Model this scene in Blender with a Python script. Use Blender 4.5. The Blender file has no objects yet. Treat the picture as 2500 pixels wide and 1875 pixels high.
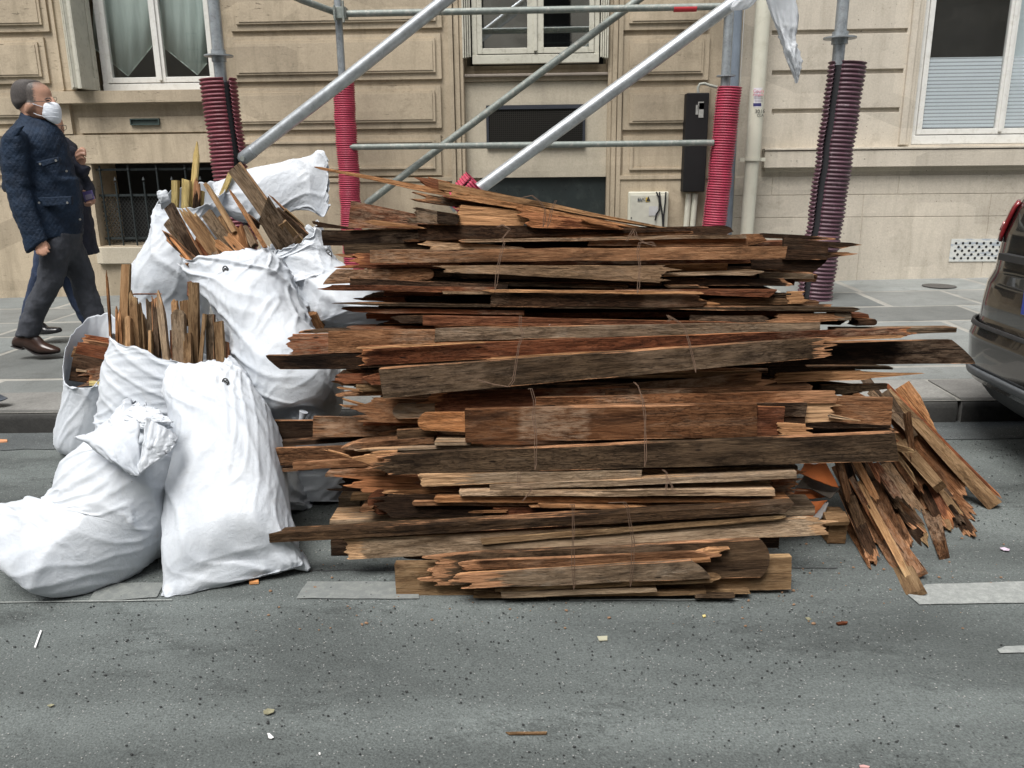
import bpy, bmesh, math, random
from mathutils import Vector, Matrix, noise
random.seed(7)
R = math.radians
scene = bpy.context.scene
col = scene.collection

# ------------------------------------------------------------------ camera
cam_d = bpy.data.cameras.new("camera"); cam = bpy.data.objects.new("camera", cam_d); col.objects.link(cam)
cam_d.sensor_width = 36.0; cam_d.lens = 28.8; cam_d.clip_start = 0.05; cam_d.clip_end = 500
CM = Matrix.Rotation(R(2.75), 4, 'Z') @ Matrix.Rotation(R(75), 4, 'X') @ Matrix.Rotation(R(-0.6), 4, 'Z')
CAM = Vector((0, 0, 1.4))
cam.matrix_world = Matrix.Translation(CAM) @ CM
scene.camera = cam

# ------------------------------------------------------------------ world, sun, exposure
SUN_EL, SUN_AZ = 62, 205      # overcast: very soft sun, high, from behind the camera's left
w = bpy.data.worlds.new("World"); scene.world = w; w.use_nodes = True
nt = w.node_tree; nt.nodes.clear()
sky = nt.nodes.new('ShaderNodeTexSky'); sky.sky_type = 'NISHITA'; sky.sun_disc = False
sky.sun_elevation = R(SUN_EL); sky.sun_rotation = R(SUN_AZ)
sky.air_density = 1.0; sky.dust_density = 4.0; sky.ozone_density = 1.0
hs = nt.nodes.new('ShaderNodeHueSaturation'); hs.inputs['Saturation'].default_value = 0.30
bg = nt.nodes.new('ShaderNodeBackground'); bg.inputs['Strength'].default_value = 0.095
wo = nt.nodes.new('ShaderNodeOutputWorld')
nt.links.new(sky.outputs[0], hs.inputs['Color']); nt.links.new(hs.outputs[0], bg.inputs['Color']); nt.links.new(bg.outputs[0], wo.inputs[0])
sl = bpy.data.lights.new("sun", 'SUN'); sl.energy = 2.3; sl.angle = R(32); sl.color = (1.0, 0.97, 0.93)
so = bpy.data.objects.new("sun", sl); col.objects.link(so)
az = R(SUN_AZ)
sd = Vector((math.sin(az) * math.cos(R(SUN_EL)), math.cos(az) * math.cos(R(SUN_EL)), math.sin(R(SUN_EL))))
so.rotation_euler = sd.to_track_quat('Z', 'Y').to_euler()
vs = scene.view_settings; vs.view_transform = 'Standard'; vs.look = 'None'; vs.gamma = 1; vs.exposure = 0.9
scene.cycles.max_bounces = 6; scene.cycles.transparent_max_bounces = 12

# ------------------------------------------------------------------ photo measurements -> points of the place
SLOPE = 0.017                      # the street rises gently to the right
CROP = {0: (0, 0, 1.0), 1: (0, 0, 2.592), 2: (800, 0, 2.592), 3: (1650, 0, 2.592), 4: (0, 600, 2.592), 5: (700, 400, 2.592),
        6: (1500, 400, 2.592), 7: (600, 900, 2.592), 8: (1450, 900, 2.592), 9: (1750, 900, 2.765), 10: (280, 350, 3.072),
        11: (0, 440, 3.77), 12: (0, 160, 4.881), 13: (2050, 500, 1.975), 20: (0, 0, 0.8848)}
def S(k, x, y):
    a, b, s = CROP[k]; return (a + x / s, b + y / s)
def ray(s):
    return (CM.to_3x3() @ Vector(((s[0] - 1250) / 2000, (937.5 - s[1]) / 2000, -1.0)))
def P(s, Y):
    d = ray(s); return CAM + d * (Y / d.y)
def G(s, h=0.0):
    d = ray(s); return CAM + d * ((h - 1.4) / (d.z - SLOPE * d.x))
def gz(x, y=0): return SLOPE * x + (0.13 if y > 4.27 else 0.0)
DEPTH = 0.135

# ------------------------------------------------------------------ objects
def tag(o, label=None, cat=None, group=None, kind=None):
    if label: o["label"] = label
    if cat: o["category"] = cat
    if group: o["group"] = group
    if kind: o["kind"] = kind
    return o
def empty(name, loc=(0, 0, 0), label=None, cat=None, group=None):
    o = bpy.data.objects.new(name, None); col.objects.link(o); o.location = loc; o.empty_display_size = .1
    return tag(o, label, cat, group)
def wmat(o):
    m = o.matrix_parent_inverse @ o.matrix_basis if o.parent else o.matrix_basis.copy()
    return wmat(o.parent) @ m if o.parent else m
def link(name, me, mat, parent=None, smooth=False):
    o = bpy.data.objects.new(name, me); col.objects.link(o)
    if mat is not None:
        for m in (mat if isinstance(mat, (list, tuple)) else [mat]): me.materials.append(m)
    if smooth: me.polygons.foreach_set('use_smooth', [True] * len(me.polygons))
    if parent:
        o.parent = parent; o.matrix_parent_inverse = wmat(parent).inverted()
    return o
def mesh(name, vs_, fs, mat, parent=None, smooth=False, fmats=None):
    me = bpy.data.meshes.new(name); me.from_pydata([tuple(v) for v in vs_], [], fs)
    o = link(name, me, mat, parent, smooth)
    if fmats: me.polygons.foreach_set('material_index', fmats)
    me.update(); return o
def bevel(o, wdt=.004, seg=2, ang=35):
    m = o.modifiers.new('bevel', 'BEVEL'); m.width = wdt; m.segments = seg; m.limit_method = 'ANGLE'; m.angle_limit = R(ang); m.harden_normals = False
    return o
class MB:
    def __init__(s): s.v = []; s.f = []
    def box(s, x0, x1, y0, y1, z0, z1, shear=0.0):
        n = len(s.v)
        for z in (z0, z1):
            for (x, y) in ((x0, y0), (x1, y0), (x1, y1), (x0, y1)): s.v.append((x, y, z + shear * (x - x0)))
        for f in ((0, 3, 2, 1), (4, 5, 6, 7), (0, 1, 5, 4), (1, 2, 6, 5), (2, 3, 7, 6), (3, 0, 4, 7)): s.f.append([n + i for i in f])
        return s
    def quad(s, a, b, c, d):
        n = len(s.v); s.v += [tuple(a), tuple(b), tuple(c), tuple(d)]; s.f.append([n, n + 1, n + 2, n + 3]); return s
    def tube(s, pts, r, seg=12, caps=True):
        pts = [Vector(p) for p in pts]; n0 = len(s.v); up = None
        for i, p in enumerate(pts):
            t = (pts[min(i + 1, len(pts) - 1)] - pts[max(i - 1, 0)]).normalized()
            if up is None: up = t.orthogonal().normalized()
            up = (up - t * up.dot(t)).normalized(); b = t.cross(up)
            rr = r[i] if isinstance(r, (list, tuple)) else r
            for k in range(seg):
                a = 2 * math.pi * k / seg; s.v.append(tuple(p + (up * math.cos(a) + b * math.sin(a)) * rr))
        for i in range(len(pts) - 1):
            for k in range(seg):
                k2 = (k + 1) % seg; a = n0 + i * seg
                s.f.append([a + k, a + k2, a + seg + k2, a + seg + k])
        if caps:
            s.f.append([n0 + k for k in range(seg)][::-1]); a = n0 + (len(pts) - 1) * seg; s.f.append([a + k for k in range(seg)])
        return s
    def build(s, name, mat, parent=None, smooth=False):
        o = mesh(name, s.v, s.f, mat, parent, smooth)
        if smooth: o.data.set_sharp_from_angle(angle=R(50))
        return o

# ------------------------------------------------------------------ materials
def new_mat(name):
    m = bpy.data.materials.new(name); m.use_nodes = True; n = m.node_tree.nodes; b = n['Principled BSDF']; return m, m.node_tree, b
class NT:
    def __init__(s, nt): s.nt = nt
    def n(s, t, **kw):
        o = s.nt.nodes.new(t)
        for k, v in kw.items(): setattr(o, k, v)
        return o
    def l(s, a, b): s.nt.links.new(a, b)
    def noise(s, vec, scale, detail=4, rough=.55, dist=0):
        o = s.n('ShaderNodeTexNoise'); o.inputs['Scale'].default_value = scale; o.inputs['Detail'].default_value = detail
        o.inputs['Roughness'].default_value = rough; o.inputs['Distortion'].default_value = dist
        if vec is not None: s.l(vec, o.inputs['Vector'])
        return o.outputs['Fac']
    def ramp(s, fac, stops, interp='LINEAR'):
        o = s.n('ShaderNodeValToRGB'); o.color_ramp.interpolation = interp; e = o.color_ramp.elements
        while len(e) < len(stops): e.new(.5)
        for i, (p, c) in enumerate(stops):
            e[i].position = p; e[i].color = (c, c, c, 1) if isinstance(c, (int, float)) else (*c, 1)
        s.l(fac, o.inputs[0]); return o.outputs[0]
    def mix(s, fac, a, b, mode='MIX'):
        o = s.n('ShaderNodeMix'); o.data_type = 'RGBA'; o.blend_type = mode
        for v, i in ((fac, 0), (a, 6), (b, 7)):
            if isinstance(v, (int, float)): o.inputs[i].default_value = v if i == 0 else (v, v, v, 1)
            elif isinstance(v, tuple): o.inputs[i].default_value = (*v, 1)
            else: s.l(v, o.inputs[i])
        return o.outputs[2]
    def math(s, op, a, b=None):
        o = s.n('ShaderNodeMath', operation=op)
        for i, v in enumerate((a, b)):
            if v is None: continue
            if isinstance(v, (int, float)): o.inputs[i].default_value = v
            else: s.l(v, o.inputs[i])
        return o.outputs[0]
    def vscale(s, vec, sc):
        o = s.n('ShaderNodeMapping'); o.inputs['Scale'].default_value = sc; s.l(vec, o.inputs[0]); return o.outputs[0]
    def bump(s, h, strength, dist, b, prev=None):
        o = s.n('ShaderNodeBump'); o.inputs['Strength'].default_value = strength; o.inputs['Distance'].default_value = dist
        s.l(h, o.inputs['Height'])
        if prev is not None: s.l(prev, o.inputs['Normal'])
        s.l(o.outputs[0], b.inputs['Normal']); return o.outputs[0]
def obj_coord(q, jitter=True):
    tc = q.n('ShaderNodeTexCoord').outputs['Object']
    if not jitter: return tc, None
    oi = q.n('ShaderNodeObjectInfo').outputs['Random']
    va = q.n('ShaderNodeVectorMath', operation='ADD'); q.l(tc, va.inputs[0])
    cx = q.n('ShaderNodeCombineXYZ')
    for i, m in enumerate((37.0, 91.0, 53.0)): q.l(q.math('MULTIPLY', oi, m), cx.inputs[i])
    q.l(cx.outputs[0], va.inputs[1]); return va.outputs[0], oi

def wood(name, dark, mid, light, fresh=(.40, .205, .105), stain=(.20, .17, .135), stain_amt=.45, pale_band=.0, rough_amt=.6):
    m, t, b = new_mat(name); q = NT(t); v, oi = obj_coord(q)
    fib = q.noise(q.vscale(v, (13, 120, 260)), 1.0, 8, .78, .8)
    broad = q.noise(q.vscale(v, (4.5, 22, 34)), 1.0, 8, .72, 1.2)
    c = q.ramp(fib, [(.38, dark), (.5, mid), (.62, light)])
    c2 = q.ramp(broad, [(.36, dark), (.5, mid), (.66, light)])
    c = q.mix(.5, c, c2)
    sh = q.ramp(oi, [(0, .60), (.5, .95), (1, 1.25)])
    c = q.mix(1.0, c, sh, 'MULTIPLY')
    hue = q.ramp(q.math('FRACT', q.math('MULTIPLY', oi, 7.13)), [(0, (1.10, .97, .86)), (.5, (1, 1, 1)), (1, (.98, 1.0, 1.0))])
    c = q.mix(1.0, c, hue, 'MULTIPLY')
    st = q.ramp(q.noise(q.vscale(v, (4, 9, 16)), 1.0, 8, .75, 1.4), [(.52, 0), (.66, stain_amt)])
    c = q.mix(st, c, stain)
    dk = q.ramp(q.noise(q.vscale(v, (1.8, 6, 10)), 1.3, 7, .7, .7), [(.50, 0), (.62, .8)])
    c = q.mix(dk, c, tuple(x * .5 for x in dark))
    if pale_band:
        bnd = q.ramp(q.math('ADD', q.noise(q.vscale(v, (2.3, .05, .05)), 1.0, 0, .3), q.math('MULTIPLY', q.math('SUBTRACT', q.noise(q.vscale(v, (9, 60, 60)), 1.0, 4, .7), .5), .10)), [(.615, 0), (.645, pale_band * .75)])
        rag = q.ramp(q.noise(q.vscale(v, (16, 60, 60)), 1.0, 7, .75), [(.40, 0), (.58, 1)])
        c = q.mix(q.math('MULTIPLY', bnd, rag), c, (.36, .255, .175))
    # crackled old surface: short dark splits along the grain
    ck = q.ramp(q.noise(q.vscale(v, (34, 120, 190)), 1.0, 3, .6, 1.2), [(.54, 0), (.60, 1)])
    ck2 = q.ramp(q.noise(q.vscale(v, (3.5, 80, 110)), 1.0, 4, .6, .8), [(.64, 0), (.67, 1)])
    ckz = q.ramp(q.noise(q.vscale(v, (1.5, 3, 3)), 1.0, 2, .5), [(.40, .15), (.6, 1)])
    ck = q.math('MAXIMUM', q.math('MULTIPLY', q.math('MULTIPLY', ck, ckz), rough_amt), ck2)
    c = q.mix(q.math('MULTIPLY', ck, .8), c, tuple(x * .22 for x in dark))
    # white plaster specks
    wp = q.ramp(q.noise(v, 24, 8, .8, .5), [(.685, 0), (.72, .55)])
    c = q.mix(wp, c, (.42, .40, .37))
    vo = q.n('ShaderNodeTexVoronoi'); vo.inputs['Scale'].default_value = 1.0; q.l(q.vscale(v, (4, 14, 14)), vo.inputs['Vector'])
    nh = q.ramp(vo.outputs['Distance'], [(.035, 1), (.065, 0)])
    c = q.mix(q.math('MULTIPLY', nh, .9), c, (.012, .008, .006))
    at = q.n('ShaderNodeAttribute', attribute_name='fresh')  # freshly torn wood at the ends, plus edge light painted along the rims
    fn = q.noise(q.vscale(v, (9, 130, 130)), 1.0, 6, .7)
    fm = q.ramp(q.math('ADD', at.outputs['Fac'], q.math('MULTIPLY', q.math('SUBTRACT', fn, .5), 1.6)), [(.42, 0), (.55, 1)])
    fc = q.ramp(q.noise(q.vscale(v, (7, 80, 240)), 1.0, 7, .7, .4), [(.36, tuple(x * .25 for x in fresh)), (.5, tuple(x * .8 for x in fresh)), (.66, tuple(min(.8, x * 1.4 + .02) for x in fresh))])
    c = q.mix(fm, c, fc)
    q.l(c, b.inputs['Base Color']); b.inputs['Roughness'].default_value = .85; b.inputs['Specular IOR Level'].default_value = .08
    h = q.math('ADD', fib, q.math('MULTIPLY', ck, -1.3)); h = q.math('ADD', h, q.math('MULTIPLY', broad, .9))
    q.bump(h, .9, .005, b); return m

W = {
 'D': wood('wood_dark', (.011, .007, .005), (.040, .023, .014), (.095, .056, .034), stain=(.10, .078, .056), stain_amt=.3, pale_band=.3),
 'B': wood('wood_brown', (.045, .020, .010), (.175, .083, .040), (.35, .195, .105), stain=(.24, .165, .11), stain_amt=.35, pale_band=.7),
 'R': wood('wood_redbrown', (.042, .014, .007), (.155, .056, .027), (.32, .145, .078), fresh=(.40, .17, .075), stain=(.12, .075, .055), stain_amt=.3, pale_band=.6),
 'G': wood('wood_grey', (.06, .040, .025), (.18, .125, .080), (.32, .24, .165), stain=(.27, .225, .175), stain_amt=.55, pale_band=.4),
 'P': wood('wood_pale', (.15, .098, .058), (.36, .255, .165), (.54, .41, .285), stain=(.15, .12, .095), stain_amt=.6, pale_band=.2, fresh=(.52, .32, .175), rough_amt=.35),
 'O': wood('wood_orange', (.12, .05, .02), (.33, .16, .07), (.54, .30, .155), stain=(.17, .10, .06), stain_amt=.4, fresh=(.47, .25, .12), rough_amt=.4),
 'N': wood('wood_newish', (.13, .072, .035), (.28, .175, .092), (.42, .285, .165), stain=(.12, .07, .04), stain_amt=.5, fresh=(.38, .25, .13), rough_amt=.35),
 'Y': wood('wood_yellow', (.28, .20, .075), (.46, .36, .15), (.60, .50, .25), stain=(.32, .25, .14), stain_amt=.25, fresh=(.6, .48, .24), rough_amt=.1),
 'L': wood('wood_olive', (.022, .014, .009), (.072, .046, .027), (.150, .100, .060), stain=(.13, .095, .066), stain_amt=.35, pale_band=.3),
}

def simple(name, colr, rough=.6, metal=0.0, var=.12, scale=8, bump=0.0, bscale=120, spec=.5, dirt=None):
    m, t, b = new_mat(name); q = NT(t); v, _ = obj_coord(q, False)
    n = q.noise(v, scale, 6, .6)
    lo = tuple(x * (1 - var) for x in colr); hi = tuple(min(1, x * (1 + var)) for x in colr)
    c = q.ramp(n, [(.3, lo), (.7, hi)])
    if dirt:
        dn = q.ramp(q.noise(v, scale * 2.7, 7, .7, .5), [(.52, 0), (.7, dirt[1])]); c = q.mix(dn, c, dirt[0])
    q.l(c, b.inputs['Base Color']); b.inputs['Roughness'].default_value = rough; b.inputs['Metallic'].default_value = metal
    b.inputs['Specular IOR Level'].default_value = spec
    if bump: q.bump(q.noise(v, bscale, 4, .6), bump, .002, b)
    return m
# ------------------------------------------------------------------ street
def asphalt(name, base, light=1.0):
    m, t, b = new_mat(name); q = NT(t); v, _ = obj_coord(q, False)
    big = q.noise(q.vscale(v, (.55, 1.4, 1)), 1.0, 5, .6, .6)
    c = q.ramp(big, [(.36, tuple(x * .70 for x in base)), (.5, base), (.64, tuple(x * 1.32 for x in base))])
    # worn lane polished by tyres, running along the street
    lane = q.ramp(q.noise(q.vscale(v, (.10, 2.6, 1)), 1.0, 3, .5, .3), [(.40, .86), (.6, 1.14)])
    c = q.mix(1.0, c, lane, 'MULTIPLY')
    rough = q.ramp(q.noise(q.vscale(v, (1.1, 2.6, 1)), 1.0, 10, .82, .3), [(.53, 0), (.60, .7)])
    c = q.mix(rough, c, tuple(x * .52 for x in base))
    fine = q.noise(v, 150, 5, .8)
    c = q.mix(1.0, c, q.ramp(fine, [(.30, .50), (.5, 1.0), (.70, 1.5)]), 'MULTIPLY')
    vo = q.n('ShaderNodeTexVoronoi'); vo.inputs['Scale'].default_value = 150; q.l(v, vo.inputs['Vector'])
    sp = q.ramp(vo.outputs['Color'], [(.80, 0), (.86, 1)])
    dd = q.ramp(vo.outputs['Distance'], [(.30, 1), (.42, 0)])
    c = q.mix(q.math('MULTIPLY', q.math('MULTIPLY', sp, dd), .55), c, (.34, .34, .33))
    vd = q.n('ShaderNodeTexVoronoi'); vd.inputs['Scale'].default_value = 95; q.l(v, vd.inputs['Vector'])
    dk = q.math('MULTIPLY', q.ramp(vd.outputs['Color'], [(.78, 0), (.84, 1)]), q.ramp(vd.outputs['Distance'], [(.22, 1), (.36, 0)]))
    c = q.mix(q.math('MULTIPLY', dk, .65), c, (.02, .02, .02))
    dust = q.ramp(q.noise(q.vscale(v, (1.3, 3, 1)), 1.6, 9, .8, 1.4), [(.60, 0), (.80, .28)])
    c = q.mix(dust, c, (.30, .30, .28))
    cr = q.n('ShaderNodeTexVoronoi', feature='DISTANCE_TO_EDGE'); cr.inputs['Scale'].default_value = .55
    q.l(q.vscale(v, (1, 1, 1)), cr.inputs['Vector'])
    q.l(c, b.inputs['Base Color']); b.inputs['Roughness'].default_value = .85; b.inputs['Specular IOR Level'].default_value = .22
    h = q.math('ADD', q.math('MULTIPLY', fine, .7), vo.outputs['Distance'])
    q.bump(h, .7, .003, b); return m
M_road = asphalt('asphalt', (.098, .110, .107))
M_gutter = asphalt('gutter_asphalt', (.075, .083, .084))
def sheet(name, x0, x1, y0, y1, h, mat, nx=1, ny=1, kind='structure'):
    vs_ = []; fs = []
    for j in range(ny + 1):
        for i in range(nx + 1):
            x = x0 + (x1 - x0) * i / nx; y = y0 + (y1 - y0) * j / ny; vs_.append((x, y, SLOPE * x + h))
    for j in range(ny):
        for i in range(nx): a = j * (nx + 1) + i; fs.append([a, a + 1, a + nx + 2, a + nx + 1])
    o = mesh(name, vs_, fs, mat); o['kind'] = kind; return o
KERB_Y = 4.29
sheet('road', -60, 60, -9.0, KERB_Y + .05, 0.0, M_road)
# darker gutter strip with a ragged outer edge
vs_ = []; fs = []
n = 240
for i in range(n + 1):
    x = -12 + 24 * i / n
    e = 4.02 + .05 * noise.noise(Vector((x * 1.3, 0, 3))) + .02 * noise.noise(Vector((x * 7, 0, 9)))
    vs_ += [(x, e, SLOPE * x + .004), (x, KERB_Y + .02, SLOPE * x + .006)]
for i in range(n): fs.append([2 * i, 2 * i + 2, 2 * i + 3, 2 * i + 1])
mesh('gutter', vs_, fs, M_gutter)['kind'] = 'structure'

# kerb stones
def stone_mat(name, base, attr=True, grain=70, dirt=(.05, .05, .045)):
    m, t, b = new_mat(name); q = NT(t); v, _ = obj_coord(q, False)
    c = q.ramp(q.noise(v, 2.2, 8, .65, .3), [(.3, tuple(x * .78 for x in base)), (.5, base), (.7, tuple(x * 1.2 for x in base))])
    if attr:
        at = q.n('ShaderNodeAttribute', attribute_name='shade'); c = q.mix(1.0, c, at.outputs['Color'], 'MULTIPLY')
    c = q.mix(1.0, c, q.ramp(q.noise(v, grain, 4, .7), [(.3, .78), (.7, 1.2)]), 'MULTIPLY')
    d = q.ramp(q.noise(v, 5.5, 8, .75, .6), [(.56, 0), (.72, .55)]); c = q.mix(d, c, dirt)
    q.l(c, b.inputs['Base Color']); b.inputs['Roughness'].default_value = .8; b.inputs['Specular IOR Level'].default_value = .35
    q.bump(q.math('ADD', q.noise(v, 90, 5, .7), q.math('MULTIPLY', q.noise(v, 9, 5, .6), 1.5)), .6, .004, b); return m
M_granite = stone_mat('granite', (.19, .19, .18))
M_slab = stone_mat('paving_stone', (.158, .168, .162), grain=120)
M_mortar = stone_mat('mortar', (.27, .265, .24), attr=False, grain=160, dirt=(.13, .13, .12))
def shade_attr(o, cols):
    a = o.data.color_attributes.new('shade', 'FLOAT_COLOR', 'CORNER')
    k = 0
    for p in o.data.polygons:
        for _ in p.loop_indices: a.data[k].color = (*cols[p.index], 1); k += 1
def kerb():
    xs = [-14]
    jx = G(S(9, 1700, 240), .13).x
    x = jx - 1.22 * 12; xs = []
    while x < 14: xs.append(x); x += 1.22
    V = []; F = []; cols = []
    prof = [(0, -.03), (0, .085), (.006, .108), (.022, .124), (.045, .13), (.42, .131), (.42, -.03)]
    for a, b in zip(xs, xs[1:]):
        g = .012; n = 14; c = .82 + .3 * random.random(); base = len(V); cc = (c, c * (.98 + .04 * random.random()), c * .98)
        for i in range(n + 1):
            xx = a + g + (b - a - 2 * g) * i / n
            for k, (dy, z) in enumerate(prof):
                w_ = .005 * noise.noise(Vector((xx * 6, dy * 9, z * 30)))
                V.append((xx, KERB_Y + dy + (w_ if k < 5 else 0), z + SLOPE * xx + w_ * .6))
        m = len(prof)
        for i in range(n):
            for k in range(m - 1):
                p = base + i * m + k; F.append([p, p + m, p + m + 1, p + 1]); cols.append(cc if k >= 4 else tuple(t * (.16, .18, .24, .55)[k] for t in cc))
        F.append([base + k for k in range(m)]); cols.append(cc)
        F.append([base + n * m + k for k in range(m)][::-1]); cols.append(cc)
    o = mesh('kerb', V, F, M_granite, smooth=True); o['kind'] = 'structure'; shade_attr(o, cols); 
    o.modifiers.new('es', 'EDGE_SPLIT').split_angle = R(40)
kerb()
sheet('pavement_base', -60, 60, KERB_Y + .012, 9.6, .122, M_mortar)
def slabs():
    rows = [G(S(6, 2200, y), .13).y for y in (1372, 985, 890, 795)]
    rows = [4.715, G((2200, 892), .13).y, rows[1], rows[2], rows[3], 8.9]
    V = []; F = []; cols = []
    rnd = random.Random(4)
    xoff = {0: .3, 1: .1, 2: .75, 3: .35, 4: .9}
    for r in range(len(rows) - 1):
        y0, y1 = sorted((rows[r], rows[r + 1]))
        if y1 - y0 < .1: continue
        x = -13 + xoff.get(r, 0)
        while x < 13:
            wdt = rnd.uniform(.75, 1.35); g = rnd.uniform(.014, .036); c = rnd.choice((.72, .85, 1.0, 1.0, 1.15, 1.3)) * rnd.uniform(.94, 1.06); t_ = rnd.uniform(-.03, .03)
            cc = (c + t_, c, c - t_ * .6); base = len(V); nx, ny = 7, 6
            cor = [Vector((rnd.uniform(-.012, .012), rnd.uniform(-.012, .012))) for _ in range(4)]
            zt = rnd.uniform(-.002, .002)
            for j in range(ny + 1):
                for i in range(nx + 1):
                    u = i / nx; w_ = j / ny
                    xx = x + g + (wdt - 2 * g) * u; yy = y0 + g + (y1 - y0 - 2 * g) * w_
                    dv = cor[0] * (1 - u) * (1 - w_) + cor[1] * u * (1 - w_) + cor[2] * u * w_ + cor[3] * (1 - u) * w_
                    edge = min(u, 1 - u, w_, 1 - w_) == 0
                    if edge:
                        dv = dv + Vector((.010 * noise.noise(Vector((xx * 9, yy * 9, 1))), .010 * noise.noise(Vector((xx * 9, yy * 9, 7)))))
                    xx += dv.x; yy += dv.y
                    z = .13 + zt + .0015 * noise.noise(Vector((xx * 4, yy * 4, 0)))
                    if edge: z = .1235
                    V.append((xx, yy, z + SLOPE * xx))
            for j in range(ny):
                for i in range(nx):
                    a = base + j * (nx + 1) + i; F.append([a, a + 1, a + nx + 2, a + nx + 1]); cols.append(cc)
            x += wdt
    o = mesh('pavement', V, F, M_slab, smooth=True); o['kind'] = 'structure'; shade_attr(o, cols)
slabs()
# road markings, worn paint
def worn_paint(name, amt):
    m, t, b = new_mat(name); q = NT(t); v, _ = obj_coord(q, False)
    f = q.ramp(q.noise(v, 38, 8, .75, .2), [(.36, 1), (.56, amt)])
    dotm = q.ramp(q.noise(v, 150, 3, .7), [(.60, 1), (.68, .3)]); f = q.math('MULTIPLY', f, dotm)
    c = q.mix(f, (.13, .142, .14), (.31, .325, .31) if amt > .5 else (.20, .213, .20)); q.l(c, b.inputs['Base Color']); b.inputs['Roughness'].default_value = .7
    q.bump(q.noise(v, 220, 3, .7), .7, .003, b); return m
M_paint = worn_paint('worn_white_paint', .52); M_paint2 = worn_paint('faded_white_paint', .25)
def mark(pts, mat=M_paint, h=.0045):
    V = []
    for i in range(len(pts)):
        a, b = pts[i], pts[(i + 1) % len(pts)]
        for t_ in range(8):
            s_ = (a[0] + (b[0] - a[0]) * t_ / 8, a[1] + (b[1] - a[1]) * t_ / 8)
            p = G(s_, h); j = .004
            V.append((p.x + j * noise.noise(p * 23), p.y + j * noise.noise(p * 31 + Vector((5, 5, 5))), p.z))
    o = mesh('road_marking', V, [list(range(len(V)))[::-1]], mat); o['kind'] = 'structure'
U_ = lambda *a: [S(20, x, y) for x, y in a]
mark(U_((190, 1300), (338, 1290), (356, 1258), (215, 1260)), M_paint2)
mark(U_((640, 1292), (905, 1293), (900, 1256), (664, 1255)), M_paint2)
mark(U_((1985, 1305), (2330, 1300), (2330, 1252), (2225, 1255), (2000, 1262), (1962, 1285)), M_paint)
mark(U_((2160, 1411), (2330, 1407), (2330, 1390), (2170, 1395), (2153, 1403)), M_paint)
mark(U_((-60, 1302), (370, 1297), (370, 1295), (-60, 1300)), M_paint, .0052)
mark(U_((1230, 1297), (1600, 1296), (1590, 1293), (1230, 1294)), M_paint2)
# a saw-cut seam filled with tar
V = []; F = []
for i in range(121):
    t_ = i / 120; s_ = S(20, 560 + 1250 * t_, 1232 - 6 * t_ + 3 * noise.noise(Vector((t_ * 30, 0, 0))))
    for dy in (-1.6, 1.6):
        p = G((s_[0], s_[1] + dy * (.6 + noise.noise(Vector((t_ * 60, 4, 0))))), .003); V.append(tuple(p))
for i in range(120): F.append([2 * i, 2 * i + 2, 2 * i + 3, 2 * i + 1])
mesh('road_seam', V, F, simple('tar', (.05, .053, .054), .8))['kind'] = 'structure'

# ------------------------------------------------------------------ facades
YW = 8.82
def render_mat(name, base, streak=.35, pits=.5, stain=(.16, .135, .09), cracks=0.0, grain=.25):
    m, t, b = new_mat(name); q = NT(t); v, _ = obj_coord(q, False)
    c = q.ramp(q.noise(v, 1.1, 7, .6, .4), [(.3, tuple(x * .84 for x in base)), (.5, base), (.7, tuple(min(1, x * 1.12) for x in base))])
    c = q.mix(1.0, c, q.ramp(q.noise(v, 60, 5, .7), [(.3, 1 - grain * .5), (.7, 1 + grain * .4)]), 'MULTIPLY')
    bv = q.n('ShaderNodeTexVoronoi', distance='CHEBYCHEV'); bv.inputs['Scale'].default_value = 1.0; q.l(q.vscale(v, (.8, .01, 2.05)), bv.inputs['Vector'])
    c = q.mix(1.0, c, q.ramp(bv.outputs['Color'], [(.2, .88), (.8, 1.08)]), 'MULTIPLY')
    soot = q.ramp(q.noise(q.vscale(v, (9, 9, .8)), 1.0, 8, .75, .8), [(.55, 0), (.75, streak * .8)]); c = q.mix(soot, c, tuple(x * .6 for x in stain))
    s_ = q.ramp(q.noise(q.vscale(v, (6, 6, .8)), 1.0, 6, .65, .5), [(.5, 0), (.72, streak)])
    c = q.mix(s_, c, stain)
    s2 = q.ramp(q.noise(v, 3.1, 8, .72, .6), [(.55, 0), (.72, streak * 1.2)])
    c = q.mix(s2, c, tuple(x * .75 for x in stain))
    pt = q.ramp(q.noise(v, 34, 4, .75), [(.66, 0), (.70, pits)])
    zone = q.ramp(q.noise(v, 1.7, 3, .5), [(.44, 0), (.56, 1)])
    pt = q.math('MULTIPLY', pt, zone)
    c = q.mix(pt, c, (.035, .03, .022))
    h = q.math('ADD', q.noise(v, 45, 5, .7), q.math('MULTIPLY', pt, -2))
    if cracks:
        ck = q.ramp(q.noise(q.vscale(v, (9, 9, 60)), 1.0, 6, .7, .6), [(.62, 0), (.66, 1)])
        zn = q.ramp(q.noise(v, 1.3, 3, .5), [(.50, 0), (.58, cracks)]); ck = q.math('MULTIPLY', ck, zn)
        c = q.mix(q.math('MULTIPLY', ck, .7), c, (.07, .055, .035)); h = q.math('ADD', h, q.math('MULTIPLY', ck, -1.5))
    q.l(c, b.inputs['Base Color']); b.inputs['Roughness'].default_value = .82; b.inputs['Specular IOR Level'].default_value = .3
    q.bump(h, .5, .005, b); return m
M_wallA = render_mat('cream_masonry_paint', (.40, .335, .245), .42, .5, cracks=1.0)
M_bay = render_mat('plain_cream_render', (.45, .405, .32), .16, .12)
M_wallB = render_mat('pale_limestone', (.50, .455, .38), .26, 1.0)
M_dark = simple('dark_interior', (.012, .012, .012), .9)
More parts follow.
